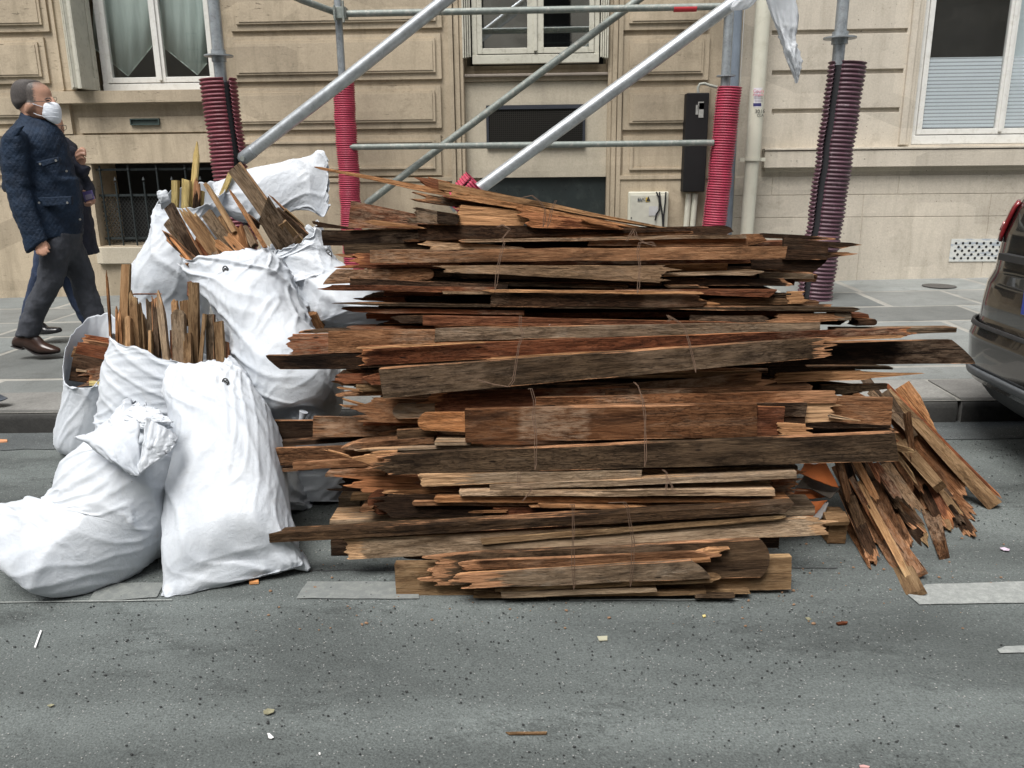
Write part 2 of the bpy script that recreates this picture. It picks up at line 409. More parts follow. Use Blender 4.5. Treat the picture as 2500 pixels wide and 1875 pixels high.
def WR(k, x0, y0, x1, y1, Y=YW, k2=None):
    a = S(k, x0, y0); b = S(k2 or k, x1, y1)
    xm = (a[0] + b[0]) / 2; ym = (a[1] + b[1]) / 2
    return (P((a[0], ym), Y).x, P((b[0], ym), Y).x, P((xm, b[1]), Y).z, P((xm, a[1]), Y).z)
def relief(name, X0, X1, Z0, Z1, Y, rects, mats, parent, bev=.006):
    """one connected wall sheet: every rectangle stands out (or in) by its own amount; later ones win"""
    xs = {round(X0, 4), round(X1, 4)}; zs = {round(Z0, 4), round(Z1, 4)}
    rr = []
    for (x0, x1, z0, z1, out) in rects:
        x0, x1 = max(min(x0, x1), X0), min(max(x0, x1), X1); z0, z1 = max(min(z0, z1), Z0), min(max(z0, z1), Z1)
        if x1 - x0 < .002 or z1 - z0 < .002: continue
        r_ = tuple(round(t_, 3) for t_ in (x0, x1, z0, z1)); rr.append((*r_, out)); xs |= {r_[0], r_[1]}; zs |= {r_[2], r_[3]}
    def clean(s_):
        s_ = sorted(s_); out = [s_[0]]
        for v_ in s_[1:]:
            if v_ - out[-1] > .0015: out.append(v_)
        return out
    xs = clean(xs); zs = clean(zs); nx = len(xs) - 1; nz = len(zs) - 1
    H = [[0.0] * nx for _ in range(nz)]
    for (x0, x1, z0, z1, out) in rr:
        for j in range(nz):
            zc = (zs[j] + zs[j + 1]) / 2
            if z0 < zc < z1:
                for i in range(nx):
                    if x0 < (xs[i] + xs[i + 1]) / 2 < x1: H[j][i] = out
    V = []; idx = {}; F = []; mi = []
    def vid(x, z, out):
        k_ = (x, z, round(out, 4))
        if k_ not in idx: idx[k_] = len(V); V.append((x, Y - out, z))
        return idx[k_]
    for j in range(nz):
        for i in range(nx):
            h = H[j][i]; a, b, c, d = xs[i], xs[i + 1], zs[j], zs[j + 1]
            F.append([vid(a, c, h), vid(b, c, h), vid(b, d, h), vid(a, d, h)]); mi.append(1 if h < -.3 else 0)
            if i + 1 < nx and abs(H[j][i + 1] - h) > 1e-4:
                h2 = H[j][i + 1]; F.append([vid(b, c, h), vid(b, c, h2), vid(b, d, h2), vid(b, d, h)]); mi.append(0)
            if j + 1 < nz and abs(H[j + 1][i] - h) > 1e-4:
                h2 = H[j + 1][i]; F.append([vid(a, d, h), vid(b, d, h), vid(b, d, h2), vid(a, d, h2)]); mi.append(0)
    o = mesh(name, V, F, mats, parent, fmats=mi)
    if bev: bevel(o, bev, 2, 40)
    return o

bldA = empty('apartment_building', (-3, YW, 0), 'cream painted stone apartment building with moulded blocks behind the scaffold', 'building')
bldB = empty('apartment_building', (3.5, YW, 0), 'pale limestone building with smooth blocks and a long ledge beyond the cream downpipe', 'building')
XA1 = P(S(3, 395, 700), YW).x
rA = []
def add(k, x0, y0, x1, y1, out, k2=None): rA.append((*WR(k, x0, y0, x1, y1, YW, k2), out))
Zt = 9.0
def full(k, x, y): return P(S(k, x, y), YW)
# rows of moulded blocks
def blocks(xl, xr, rows):
    for (a, b) in rows:
        rA.append((*WR(0, xl, a, xr, b), .030)); 
        if xr - xl > 120 or xl < 0:
            rA.append((*WR(0, xl + 16, a + 12, xr - 14, b - 16), .052)); rA.append((*WR(0, xl + 24, a + 18, xr - 20, b - 21), .034 if (a // 7) % 2 else .060))
rowsR = [(-165, -52), (-42, 73), (87, 197), (213, 316), (332, 430)]
rowsL = [(-165, -40), (-28, 84), (98, 209), (224, 306), (318, 430)]
blocks(560, 1078, rowsR); blocks(1520, 1730, rowsR)
blocks(-560, 118, [r_ for r_ in rowsL]); 
# upper storeys above the picture: string course and plain wall
rA.append((-14, XA1, 3.6, 3.9, .12))
# plinth
zp = full(0, 800, 440).z
rA.append((-14, XA1, -1, zp, .035)); rA.append((-14, XA1, zp - .02, zp + .02, .05))
# left window bay
add(1, 325, -500, 345, 575, .045); add(1, 345, -500, 395, 575, .02); add(1, 395, -500, 420, 575, .035); add(1, 420, -500, 1400, 575, .0)
add(1, 455, -500, 1350, 574, -.62)
add(1, 320, 660, 455, 850, .02); add(1, 455, 655, 1420, 850, -.035); add(1, 500, 738, 1360, 838, -.005)
add(1, 300, 850, 1500, 1031, .012)
add(1, 610, 1033, 1400, 1555, -.5)
add(1, 330, 577, 1400, 652, .10)
# central bay
add(2, 772, -500, 862, 1500, .0); add(2, 772, -500, 800, 1500, .05); add(2, 806, -500, 836, 1500, .028); add(2, 842, -500, 858, 1500, .012)
add(2, 1775, -500, 1862, 1500, .0); add(2, 1836, -500, 1862, 1500, .05); add(2, 1802, -500, 1830, 1500, .028); add(2, 1782, -500, 1797, 1500, .012)
add(2, 862, -500, 1775, 1500, -.12)
add(2, 862, -500, 1775, 402, -.62)
add(2, 862, 402, 1775, 432, -.14); add(2, 862, 460, 1775, 508, -.06)
add(2, 960, 1122, 1762, 1460, -.16)
# further windows out of the picture on the left and above
rA.append((-10.5, -9.1, .9, 3.2, -.62))
for xx in (-10.5, -4.9, -1.0): rA.append((xx, xx + 1.3, 4.6, 6.8, -.62))
wallA = relief('wall', -14, XA1, -.5, Zt, YW, rA, [M_wallA, M_dark], bldA)
# smooth render panel set in the central bay
x0, x1, z0, z1 = WR(2, 864, 508, 1773, 1458)
bx = WR(2, 960, 1122, 1762, 1458)
pm = MB().box(x0 + .004, x1 - .004, YW + .085, YW + .118, bx[3], z1 - .004); pm.build('bay_panel', M_bay, bldA)
def win_mat(name, trans, tint, rough=.02):
    m, t, b = new_mat(name); q = NT(t); out = t.nodes['Material Output']
    gl = q.n('ShaderNodeBsdfGlossy'); gl.inputs['Roughness'].default_value = rough; gl.inputs['Color'].default_value = (.9, .92, .93, 1)
    tr = q.n('ShaderNodeBsdfTransparent'); tr.inputs['Color'].default_value = (*tint, 1)
    mx = q.n('ShaderNodeMixShader'); mx.inputs[0].default_value = trans
    q.l(gl.outputs[0], mx.inputs[1]); q.l(tr.outputs[0], mx.inputs[2]); q.l(mx.outputs[0], out.inputs['Surface']); return m
M_glass = win_mat('window_glass', .90, (.93, .94, .94)); M_mirror = win_mat('reflecting_glass', .45, (.8, .85, .85))
M_upvc = simple('white_window_paint', (.62, .62, .59), .4, var=.06, dirt=((.3, .28, .22), .35))
M_cream = simple('old_cream_paint', (.46, .45, .38), .55, var=.08, dirt=((.16, .14, .09), .5))
def window(parent, x0, x1, z0, z1, Y, fm, gm, fw=.055, mull=.09, sill=.06, name='window'):
    """frame with two casements; the frame bars butt end to end"""
    f = MB(); d = .06
    f.box(x0, x0 + fw, Y, Y + d, z0 + sill, z1); f.box(x1 - fw, x1, Y, Y + d, z0 + sill, z1)
    f.box(x0, x1, Y - .012, Y + d, z0, z0 + sill); f.box(x0 + fw, x1 - fw, Y, Y + d, z1 - fw, z1)
    fo = f.build(name, fm, parent); bevel(fo, .004)
    xm = (x0 + x1) / 2; cw = .05; zb = z0 + sill + .008; zt = z1 - fw - .004
    for (a, b) in ((x0 + fw + .003, xm - .002), (xm + .002, x1 - fw - .003)):
        c = MB(); yc = Y - .014; e = mull / 2 if True else cw
        la, lb = (cw, e) if a < xm - .1 and b <= xm else (e, cw)
        c.box(a, a + la, yc, yc + .05, zb, zt); c.box(b - lb, b, yc, yc + .05, zb, zt)
        c.box(a + la, b - lb, yc + .002, yc + .05, zb, zb + cw * 1.1); c.box(a + la, b - lb, yc + .002, yc + .05, zt - cw, zt)
        co = c.build('sash', fm, fo); bevel(co, .004)
        MB().box(a + la - .003, b - lb + .003, yc + .022, yc + .027, zb + cw * 1.1 - .003, zt - cw + .003).build('pane', gm, fo)
    c = MB().box(xm - .018, xm + .018, Y - .030, Y - .0145, zb + .02, zt - .02); bevel(c.build('astragal', fm, fo), .005)
    return fo
# left window
x0, x1, z0, z1 = WR(1, 562, -420, 1336, 572)
wl = window(bldA, x0, x1, z0, z1 + .0, YW + .10, M_upvc, M_glass, .06, .10, .075)
m_curt, t_, b_ = new_mat('sheer_green_curtain'); q = NT(t_); v_, _ = obj_coord(q, False)
cf = q.ramp(q.noise(q.vscale(v_, (40, 1, 3)), 1, 4, .6), [(.3, (.42, .50, .46)), (.7, (.52, .60, .56))])
q.l(cf, b_.inputs['Base Color']); b_.inputs['Roughness'].default_value = .9
def curtain(k, xa, xb, ytop, pts, Y):
    """sheet hanging from above, pointed lower hem, gentle folds"""
    n = 40; V = []; F = []
    for i in range(n + 1):
        u = i / n; x = xa + (xb - xa) * u
        y = pts[0][1]
        for (p0, p1) in zip(pts, pts[1:]):
            if p0[0] <= x <= p1[0]:
                tt = (x - p0[0]) / (p1[0] - p0[0]); y = p0[1] + (p1[1] - p0[1]) * tt
        for j, yy in enumerate((ytop, ytop * .4 + y * .6, y)):
            p = P(S(k, x, yy), Y); V.append((p.x, Y + .008 * math.sin(u * 26 + j * .3), p.z))
    for i in range(n):
        for j in range(2): F.append([3 * i + j, 3 * i + 3 + j, 3 * i + 4 + j, 3 * i + 1 + j])
    o = mesh('curtain', V, F, m_curt, bldA, True); s_ = o.modifiers.new('s', 'SOLIDIFY'); s_.thickness = .003
    hem = MB().tube([P(S(k, a, b), Y - .004) for a, b in pts], .005, 6); hem.build('curtain_hem', simple('hem', (.45, .52, .47), .8), o)
curtain(1, 588, 965, -420, [(588, 300), (640, 340), (810, 482), (965, 290)], YW + .20)
curtain(1, 1012, 1310, -420, [(1012, 285), (1060, 320), (1250, 474), (1310, 400)], YW + .20)
# folded wooden shutters of the left window: leaf stands off the jamb
def shutter(parent, k, xa, xb, yb, Ya, Yb, name='shutter'):
    a = P(S(k, xa, yb), Ya); b = P(S(k, xb, yb), Yb); top = z1
    ax = Vector((b.x - a.x, b.y - a.y, 0)); L = ax.length; ax.normalize(); nrm = Vector((ax.y, -ax.x, 0))
    e = MB(); zb = min(a.z, b.z) + .01; e.box(0, L, -.03, 0, 0, top - zb)
    o = e.build(name, M_cream, parent); 
    e2 = MB(); st = min(.07, L * .22)
    for (u0, u1, w0, w1) in ((0, st, 0, top - zb), (L - st, L, 0, top - zb), (st, L - st, 0, .12), (st, L - st, 1.05, 1.15)):
        e2.box(u0, u1, -.042, -.0305, w0, w1)
    o2 = e2.build('shutter_rail', M_cream, o); bevel(o2, .004)
    mw = Matrix.Translation((a.x, a.y, zb)) @ Matrix.Rotation(math.atan2(ax.y, ax.x), 4, 'Z')
    o.matrix_basis = parent.matrix_basis @ Matrix() if False else o.matrix_basis
    for oo in (o, o2):
        for vv in oo.data.vertices: vv.co = mw @ vv.co
shutter(bldA, 1, 494, 612, 566, YW - .30, YW + .03)
shutter(bldA, 1, 482, 496, 560, YW - .02, YW - .28)
m = MB()
for i_, xx in enumerate((1340, 1352, 1364, 1376)):
    r_ = WR(1, xx, -420, xx + 9, 560); m.box(r_[0], r_[1], YW - .08 + .01 * i_, YW + .05, r_[2], r_[3])
bevel(m.build('shutter', M_cream, bldA), .003)
# slot vent under the sill
r_ = WR(1, 828, 750, 1012, 792)
s_ = MB().box(r_[0], r_[1], YW - .005, YW + .004, r_[2], r_[3]); vo_ = s_.build('vent_slot', simple('vent_green', (.03, .045, .04), .5), bldA)
s2 = MB(); e_ = .012
s2.box(r_[0], r_[1], YW - .022, YW - .0055, r_[3] - e_, r_[3]); s2.box(r_[0], r_[1], YW - .022, YW - .0055, r_[2], r_[2] + e_)
s2.box(r_[0], r_[0] + e_, YW - .022, YW - .0055, r_[2] + e_, r_[3] - e_); s2.box(r_[1] - e_, r_[1], YW - .022, YW - .0055, r_[2] + e_, r_[3] - e_)
s2.build('vent_rim', simple('vent_rim_green', (.04, .06, .055), .45), vo_)
# basement window: bars, mesh and stone sill
r_ = WR(1, 620, 1033, 1400, 1555); M_iron = simple('dark_green_iron', (.012, .018, .019), .5, var=.2, dirt=((.06, .06, .055), .4))
g = MB(); yb = YW + .06
for zf in (.93, .62, .09): z_ = r_[2] + (r_[3] - r_[2]) * zf; g.box(r_[0], r_[1], yb - .012, yb + .012, z_ - .012, z_ + .012)
nb = 9
for i in range(nb):
    x = r_[0] + .05 + (r_[1] - r_[0] - .05) * i / (nb - .6); g.tube([(x, yb - .022, r_[2]), (x, yb - .022, r_[2] + (r_[3] - r_[2]) * (.78 if i % 2 else .98))], .010, 8)
    g.tube([(x, yb - .022, r_[2] + (r_[3] - r_[2]) * (.80 if i % 2 else .93)), (x, yb - .022, r_[2] + (r_[3] - r_[2]) * (.84 if i % 2 else .97))], [.018, .004], 8)
g.build('window_grille', M_iron, bldA)
m_net, t_, b_ = new_mat('wire_netting'); q = NT(t_); v_, _ = obj_coord(q, False)
def diag(q, v, sx, sz, wdt):
    sep = q.n('ShaderNodeSeparateXYZ'); q.l(v, sep.inputs[0])
    a = q.math('MULTIPLY', sep.outputs[0], sx); b = q.math('MULTIPLY', sep.outputs[2], sz)
    o_ = []
    for op in ('ADD', 'SUBTRACT'):
        f = q.math('FRACT', q.math(op, a, b)); o_.append(q.math('LESS_THAN', q.math('ABSOLUTE', q.math('SUBTRACT', f, .5)), wdt))
    return q.math('MAXIMUM', o_[0], o_[1])
net = diag(q, v_, 26, 20, .09)
tr = q.n('ShaderNodeBsdfTransparent'); mx = q.n('ShaderNodeMixShader'); q.l(net, mx.inputs[0]); q.l(tr.outputs[0], mx.inputs[1]); q.l(b_.outputs[0], mx.inputs[2])
q.l(mx.outputs[0], t_.nodes['Material Output'].inputs['Surface']); b_.inputs['Base Color'].default_value = (.028, .03, .029, 1)
MB().box(r_[0], r_[1], yb + .02, yb + .023, r_[2] + .03, r_[2] + (r_[3] - r_[2]) * .62).build('wire_mesh', m_net, bldA)
r2 = WR(1, 635, 1558, 1400, 1640)
bevel(MB().box(r2[0], r2[1] + .02, YW - .09, YW - .037, r2[2] - .04, r2[3]).build('basement_sill', M_bay, bldA), .008)
# central window with folded shutters
x0, x1, z0, z1 = WR(2, 905, -460, 1725, 398)
window(bldA, x0, x1, z0, z1, YW + .04, M_cream, M_mirror, .05, .16, .085)
for (xx, s_) in ((848, 1), (1732, -1)):
    m = MB()
    for i_ in range(4):
        r_ = WR(2, xx + i_ * 13, -460, xx + i_ * 13 + 10, 372 - (i_ if s_ > 0 else 3 - i_) * 4)
        m.box(r_[0], r_[1], YW - .06 + .02 * (i_ if s_ > 0 else 3 - i_), YW + .03, r_[2], r_[3])
    bevel(m.build('shutter', M_cream, bldA), .003)
r_ = WR(2, 862, 462, 1776, 480)
bevel(MB().box(r_[0], r_[1], YW + .02, YW + .058, r_[2], r_[3]).build('window_sill', simple('sill_lead', (.20, .17, .14), .6), bldA), .006)
# vent grille in the bay
r_ = WR(2, 1004, 664, 1628, 934)
vg = MB().box(r_[0], r_[1], YW + .066, YW + .084, r_[2], r_[3])
m_gr, t_, b_ = new_mat('black_grille'); q = NT(t_); v_, _ = obj_coord(q, False)
sep = q.n('ShaderNodeSeparateXYZ'); q.l(v_, sep.inputs[0])
gx = q.math('LESS_THAN', q.math('FRACT', q.math('MULTIPLY', sep.outputs[0], 48)), .42); gz_ = q.math('LESS_THAN', q.math('FRACT', q.math('MULTIPLY', sep.outputs[2], 48)), .42)
q.l(q.mix(q.math('MAXIMUM', gx, gz_), (.004, .004, .004), (.022, .021, .018)), b_.inputs['Base Color']); b_.inputs['Roughness'].default_value = .8; b_.inputs['Specular IOR Level'].default_value = .1
vo_ = vg.build('ventilation_grille', m_gr, bldA)
M_navy = simple('grille_frame_paint', (.028, .032, .042), .5)
f_ = MB(); e_ = .035
f_.box(r_[0] - .005, r_[1] + .005, YW + .055, YW + .0655, r_[3] - e_, r_[3] + .005); f_.box(r_[0] - .005, r_[1] + .005, YW + .055, YW + .0655, r_[2] - .005, r_[2] + .015)
f_.box(r_[0] - .005, r_[0] + .02, YW + .055, YW + .0655, r_[2] + .015, r_[3] - e_); f_.box(r_[1] - .02, r_[1] + .005, YW + .055, YW + .0655, r_[2] + .015, r_[3] - e_)
f_.build('grille_frame', M_navy, vo_)
# dark green metal plate below, with a row of rivets
r_ = WR(2, 962, 1124, 1760, 1458)
M_green = simple('dark_green_sheet', (.011, .018, .018), .5, var=.25, scale=3, dirt=((.05, .06, .055), .4))
pl = MB().box(r_[0], r_[1], YW + .13, YW + .155, r_[2] - .6, r_[3]).build('metal_door', M_green, bldA)
rv = MB()
for i in range(11): x = r_[0] + .05 + (r_[1] - r_[0] - .1) * i / 10; z_ = r_[3] - .13; rv.tube([(x, YW + .131, z_), (x, YW + .126, z_)], .006, 6)
rv.build('rivets', M_dark, pl)

# building B
XB0 = XA1 + .006
rB = []
def addB(k, x0, y0, x1, y1, out, k2=None): rB.append((*WR(k, x0, y0, x1, y1, YW, k2), out))
xw0 = full(3, 1548, 400).x; xw1 = xw0 + 1.75; xs0 = full(3, 1462, 400).x
zl1 = full(3, 1300, 932).z; zl0 = full(3, 1300, 1062).z; zw = full(3, 1800, 912).z
for y_ in (-330, -70, 200, 455, 700):
    r_ = WR(3, 610, y_ - 16, 1480, y_ + 14); rB.append((r_[0], xs0 - .02, r_[2], r_[3], -.03)); rB.append((xw1 + .10, 13.9, r_[2], r_[3], -.03))
rB.append((xs0, xs0 + .06, zw, 9, .04)); rB.append((xs0 + .06, xw0 - .03, zw, 9, .015)); rB.append((xw0 - .03, xw0, zw, 9, .0))
rB.append((xw1 + .03, xw1 + .11, zw, 9, .04))
rB.append((xw0, xw1, zw, 3.9, -.62))
for xx in (6.4, 9.6): rB.append((xx, xx + 1.7, zw, 3.9, -.62))
zpl = full(3, 1300, 1112).z
rB.append((XB0, 14, -1, zpl, .02))
hz = [full(6, 1500, 195).z, full(6, 1500, 337).z]
rB.append((XB0, 14, hz[0] - .003, hz[0] + .003, .013)); rB.append((XB0, 14, hz[1] - .003, hz[1] + .003, .013))
for i in range(-1, 6):
    for (xx, za, zb) in ((P((2194, 442), YW).x, hz[0] + .003, zpl), (P((2106, 503), YW).x, hz[1] + .003, hz[0] - .003), (P((2098, 600), YW).x, -1, hz[1] - .003)):
        x = xx + 1.28 * i
        if x > XB0 + .1: rB.append((x - .003, x + .003, za, zb, .013))
xl0 = full(3, 565, 1000).x
dz = zl1 - zl0
rB.append((xl0, 14, zl0 - .03, zl0 + .012, .035)); rB.append((xl0 - .03, 14, zl0 + .012, zl1 - .03, .115)); rB.append((xl0 - .035, 14, zl1 - .03, zl1 - .02, .09)); rB.append((xl0 - .035, 14, zl1 - .02, zl1, .125))
relief('wall', XB0, 14, -.5, 9.0, YW + .012, rB, [M_wallB, M_dark], bldB, .008)
z1 = 3.86
wb = window(bldB, xw0 + .005, xw1 - .005, zw + .004, z1, YW + .06, M_upvc, M_glass, .05, .085, .085)
# frosted film on the lower half of the panes, white with clear lines
m_film, t_, b_ = new_mat('striped_window_film'); q = NT(t_); v_, _ = obj_coord(q, False)
sep = q.n('ShaderNodeSeparateXYZ'); q.l(v_, sep.inputs[0])
fr = q.math('LESS_THAN', q.math('FRACT', q.math('MULTIPLY', sep.outputs[2], 29)), .68)
tr = q.n('ShaderNodeBsdfTransparent'); mx = q.n('ShaderNodeMixShader'); q.l(q.math('MAXIMUM', fr, .4), mx.inputs[0]); q.l(tr.outputs[0], mx.inputs[1]); q.l(b_.outputs[0], mx.inputs[2]); q.l(mx.outputs[0], t_.nodes['Material Output'].inputs['Surface'])
b_.inputs['Base Color'].default_value = (.68, .73, .77, 1); b_.inputs['Roughness'].default_value = .5
zf = full(3, 1700, 358).z; yb = YW + .06 + .016
MB().box(xw0 + .10, (xw0 + xw1) / 2 - .05, yb, yb + .001, zw + .16, zf).build('window_film', m_film, wb)
MB().box((xw0 + xw1) / 2 + .05, xw1 - .10, yb, yb + .001, zw + .16, zf).build('window_film', m_film, wb)
# white roller blind seen through the second casement
m_bl = simple('white_blind', (.62, .70, .72), .7)
xb = P(S(3, 2070, 400), YW + .2).x
MB().box(xb, xw1 - .02, YW + .22, YW + .225, zw + .1, z1).build('blind', m_bl, bldB)
MB().box(xw0 + .02, xb - .002, YW + .24, YW + .25, zw + .1, zf + .0).build('inner_ledge', simple('inner', (.03, .035, .04), .8), bldB)
# perforated vent plate low on the limestone
a = P(S(13, 541, 165), YW - .02); b = P(S(13, 798, 163), YW - .02); c = P(S(13, 780, 272), YW - .02); d = P(S(13, 527, 275), YW - .02)
x0, x1, z0, z1_ = (a.x + d.x) / 2, (b.x + c.x) / 2, (c.z + d.z) / 2, (a.z + b.z) / 2
m_pl, t_, b_ = new_mat('painted_vent_plate'); q = NT(t_); v_, _ = obj_coord(q, False)
c_ = q.mix(q.ramp(q.noise(q.vscale(v_, (3, 3, 14)), 3, 6, .7), [(.5, 0), (.56, .8)]), (.52, .53, .50), (.27, .31, .36)); q.l(c_, b_.inputs['Base Color']); b_.inputs['Roughness'].default_value = .5
vp = MB().box(x0, x1, YW - .016, YW - .0095, z0, z1_).build('vent_plate', m_pl, bldB)
hl = MB()
for r in range(5):
    for i in range(7):
        x = x0 + .05 + (x1 - x0 - .08) * (i + (.42 if r % 2 else 0)) / 6.5; z_ = z1_ - .045 - (z1_ - z0 - .08) * r / 4
        if x < x1 - .02: hl.tube([(x, YW - .0165, z_), (x, YW - .018, z_)], .0135, 10)
hl.build('vent_holes', M_dark, vp)
_c = G(S(13, 480, 392), .133)
MB().tube([_c, _c + Vector((0, 0, .004))], .155, 28).build('utility_cover', simple('cover_iron', (.06, .058, .055), .6, var=.3, scale=20, bump=.5), None)
tag(bpy.data.objects['utility_cover'], 'small round iron cover set in the pavement slabs near the pale wall', 'manhole cover')

# the house across the street, seen only as a reflection in the middle window
bldC = empty('apartment_building', (0, -8.6, 0), 'cream building across the street, mirrored in the middle window', 'building')
YC = -8.6; rC = []
for i in range(-4, 5):
    for (za, zb) in ((.9, 3.2), (4.5, 6.9), (7.9, 10)): rC.append((i * 2.6 - .6, i * 2.6 + .6, za, zb, -.62))
rC.append((-30, 30, 3.75, 4.15, .35)); rC.append((-30, 30, 3.55, 3.75, .2)); rC.append((-30, 30, 7.3, 7.5, .15)); rC.append((-30, 30, -1, .6, .05))
for i in range(-4, 5): rC.append((i * 2.6 + 1.1, i * 2.6 + 1.5, 2.9, 3.55, .22))
oc = relief('wall', -24, 24, -.5, 10.5, YC, rC, [render_mat('pale_render', (.55, .50, .42), .1, .1), M_dark], bldC, 0)
for vv in oc.data.vertices: vv.co.y = 2 * YC - vv.co.y
rl = MB()
for i in range(-4, 5):
    for z_ in (4.5, 4.85, 5.3): rl.box(i * 2.6 - .62, i * 2.6 + .62, YC + .3, YC + .32, z_, z_ + .03)
    for j in range(13): x = i * 2.6 - .6 + j * .1; rl.box(x, x + .015, YC + .303, YC + .317, 4.53, 5.3)
rl.build('balcony_rail', M_iron, bldC)
sheet('far_pavement', -60, 60, -13, -8.99, .10, M_slab)
# ------------------------------------------------------------------ boards
BUNDLE = {}
def board_mesh(L, hl, hr, t, endl, endr, seed, fz=None, bow=0.0, jl=None, jr=None, twist=0.0):
    """solid board along +X, face in XZ toward -Y, thickness t back along +Y; broken ends splinter along the grain"""
    rnd = random.Random(seed)
    hm = max(hl, hr)
    rows = int(max(3, min(22, round(hm / .0048))))
    n = int(max(3, min(34, L / .05)))
    thin_rows = rows if t < .05 else max(rows, 3)
    def prof(kind, h, j):
        if kind == 'cut': s = rnd.uniform(-.006, .006); return [s * k / rows + rnd.uniform(-.0008, .0008) for k in range(rows + 1)]
        if kind == 'slant': s = (j or h * .8) * rnd.choice((-1, 1)); return [-(abs(s)) * (k / rows if s > 0 else 1 - k / rows) for k in range(rows + 1)]
        if kind == 'slup': s = (j or h); return [-s * (k / rows) ** 1.3 for k in range(rows + 1)]
        if kind == 'sldn': s = (j or h); return [-s * (1 - k / rows) ** 1.3 for k in range(rows + 1)]
        if kind == 'point':
            s = j or h * 3; c = rnd.uniform(.2, .8)
            return [-s * (abs(k / rows - c) / max(c, 1 - c)) ** .8 + rnd.uniform(-.004, .004) for k in range(rows + 1)]
        if kind == 'round': s = j or h * .4; return [-s * (abs(2 * k / rows - 1)) ** 2.5 for k in range(rows + 1)]
        s = j or min(.10, .022 + h * .5); o = []
        lo = [rnd.uniform(-1, 0) for _ in range(3)]; sp = [(rnd.uniform(0, rows), rnd.uniform(.7, 2.6), s * rnd.uniform(.4, 1.5) * (1 if rnd.random() < .6 else .3)) for _ in range(max(2, rows // 3))]
        for k in range(rows + 1):
            f = 2 * k / rows; i0 = min(1, int(f)); b0 = (lo[i0] * (1 - (f - i0)) + lo[i0 + 1] * (f - i0)) * s * .8
            o.append(b0 + max([0] + [l_ * max(0, 1 - abs(k - c_) / w_) for (c_, w_, l_) in sp]) + rnd.uniform(-.10, .08) * s)
        return o
    jag = lambda e: e in ('jag', 'point')
    fl = prof(endl, hl, jl); fr = prof(endr, hr, jr)
    fl2 = [a + (rnd.uniform(-.3, .5) * .03 if jag(endl) else 0) for a in fl]; fr2 = [a + (rnd.uniform(-.5, .3) * .03 if jag(endr) else 0) for a in fr]
    old = lambda: rnd.choice((.0, .25, .6, 1.0)) if not fz else 1.0
    zl = (fz if fz else (.04 + .07 * rnd.random())); zr = zl * rnd.uniform(.6, 1.4); gl, gr = old(), old()
    ph = rnd.uniform(0, 100)
    us = [0, .004, .012, .03, .06] ; uu = [min(.5, a) for a in us]
    mid = [.06 + (.88) * i / n for i in range(1, n)]
    ts = uu + mid + [1 - a for a in reversed(uu)]
    V = []; fresh = []; m = rows + 1
    N = len(ts)
    for side in (0, 1):
        A, B = (fl, fr) if side == 0 else (fl2, fr2)
        for i, u in enumerate(ts):
            h = hl + (hr - hl) * u
            for k in range(m):
                f = k / rows
                x = -A[k] * (1 - u) ** 1 if False else None
                # end offsets fade over a short zone so the grain stays straight
                x = u * L; ea = A[k] * max(0, 1 - u * L / .22); eb = B[k] * max(0, 1 - (1 - u) * L / .22)
                x = x - ea + eb
                wob = .0022 * noise.noise(Vector((u * L * 3.1 + ph, f * 2, side))) + .0012 * noise.noise(Vector((u * L * 14 + ph, f * 5, side)))
                ez = .0035 * noise.noise(Vector((u * L * 5 + ph, 9 + side, 3))) * (1 if k in (0, rows) else 0)
                z = -h / 2 + h * f + bow * math.sin(math.pi * u) + ez
                th = t * (1 - (.35 + .4 * rnd.random()) * (max(0, 1 - min(u * L, (1 - u) * L) / .05)) if ((jag(endl) and u < .5) or (jag(endr) and u > .5)) else 1)
                y = wob + (th if side else 0)
                if twist: a_ = twist * (u - .5); y, z = y * math.cos(a_) - z * math.sin(a_), y * math.sin(a_) + z * math.cos(a_)
                V.append((x, y, z))
                dl = u * L if (jag(endl)) else 9; dr = (1 - u) * L if jag(endr) else 9
                fv = gl * max(0, 1 - dl / zl) if jag(endl) else 0
                fv = max(fv, gr * max(0, 1 - dr / zr) if jag(endr) else 0)
                if k in (0, rows): fv = max(fv, (1.0 if t < .06 else .8) * (.42 + .9 * noise.noise(Vector((u * L * 2.2 + ph, k, 5)))))  # pale rims: light catching the board edges, painted into the wood colour
                fresh.append(fv)
    F = []
    S2 = N * m
    for i in range(N - 1):
        for k in range(rows):
            a = i * m + k; F.append((a, a + m, a + m + 1, a + 1)); b = S2 + a; F.append((b, b + 1, b + m + 1, b + m))
        a = i * m; F.append((a, S2 + a, S2 + a + m, a + m)); a = i * m + rows; F.append((a, a + m, S2 + a + m, S2 + a))
    for k in range(rows):
        a = k; F.append((a, a + 1, S2 + a + 1, S2 + a)); a = (N - 1) * m + k; F.append((a, S2 + a, S2 + a + 1, a + 1))
    return V, F, fresh
EDGE_LIT_TINT = [0.55]  # tint strength for painted-in edge light, unused
_seed = [100]
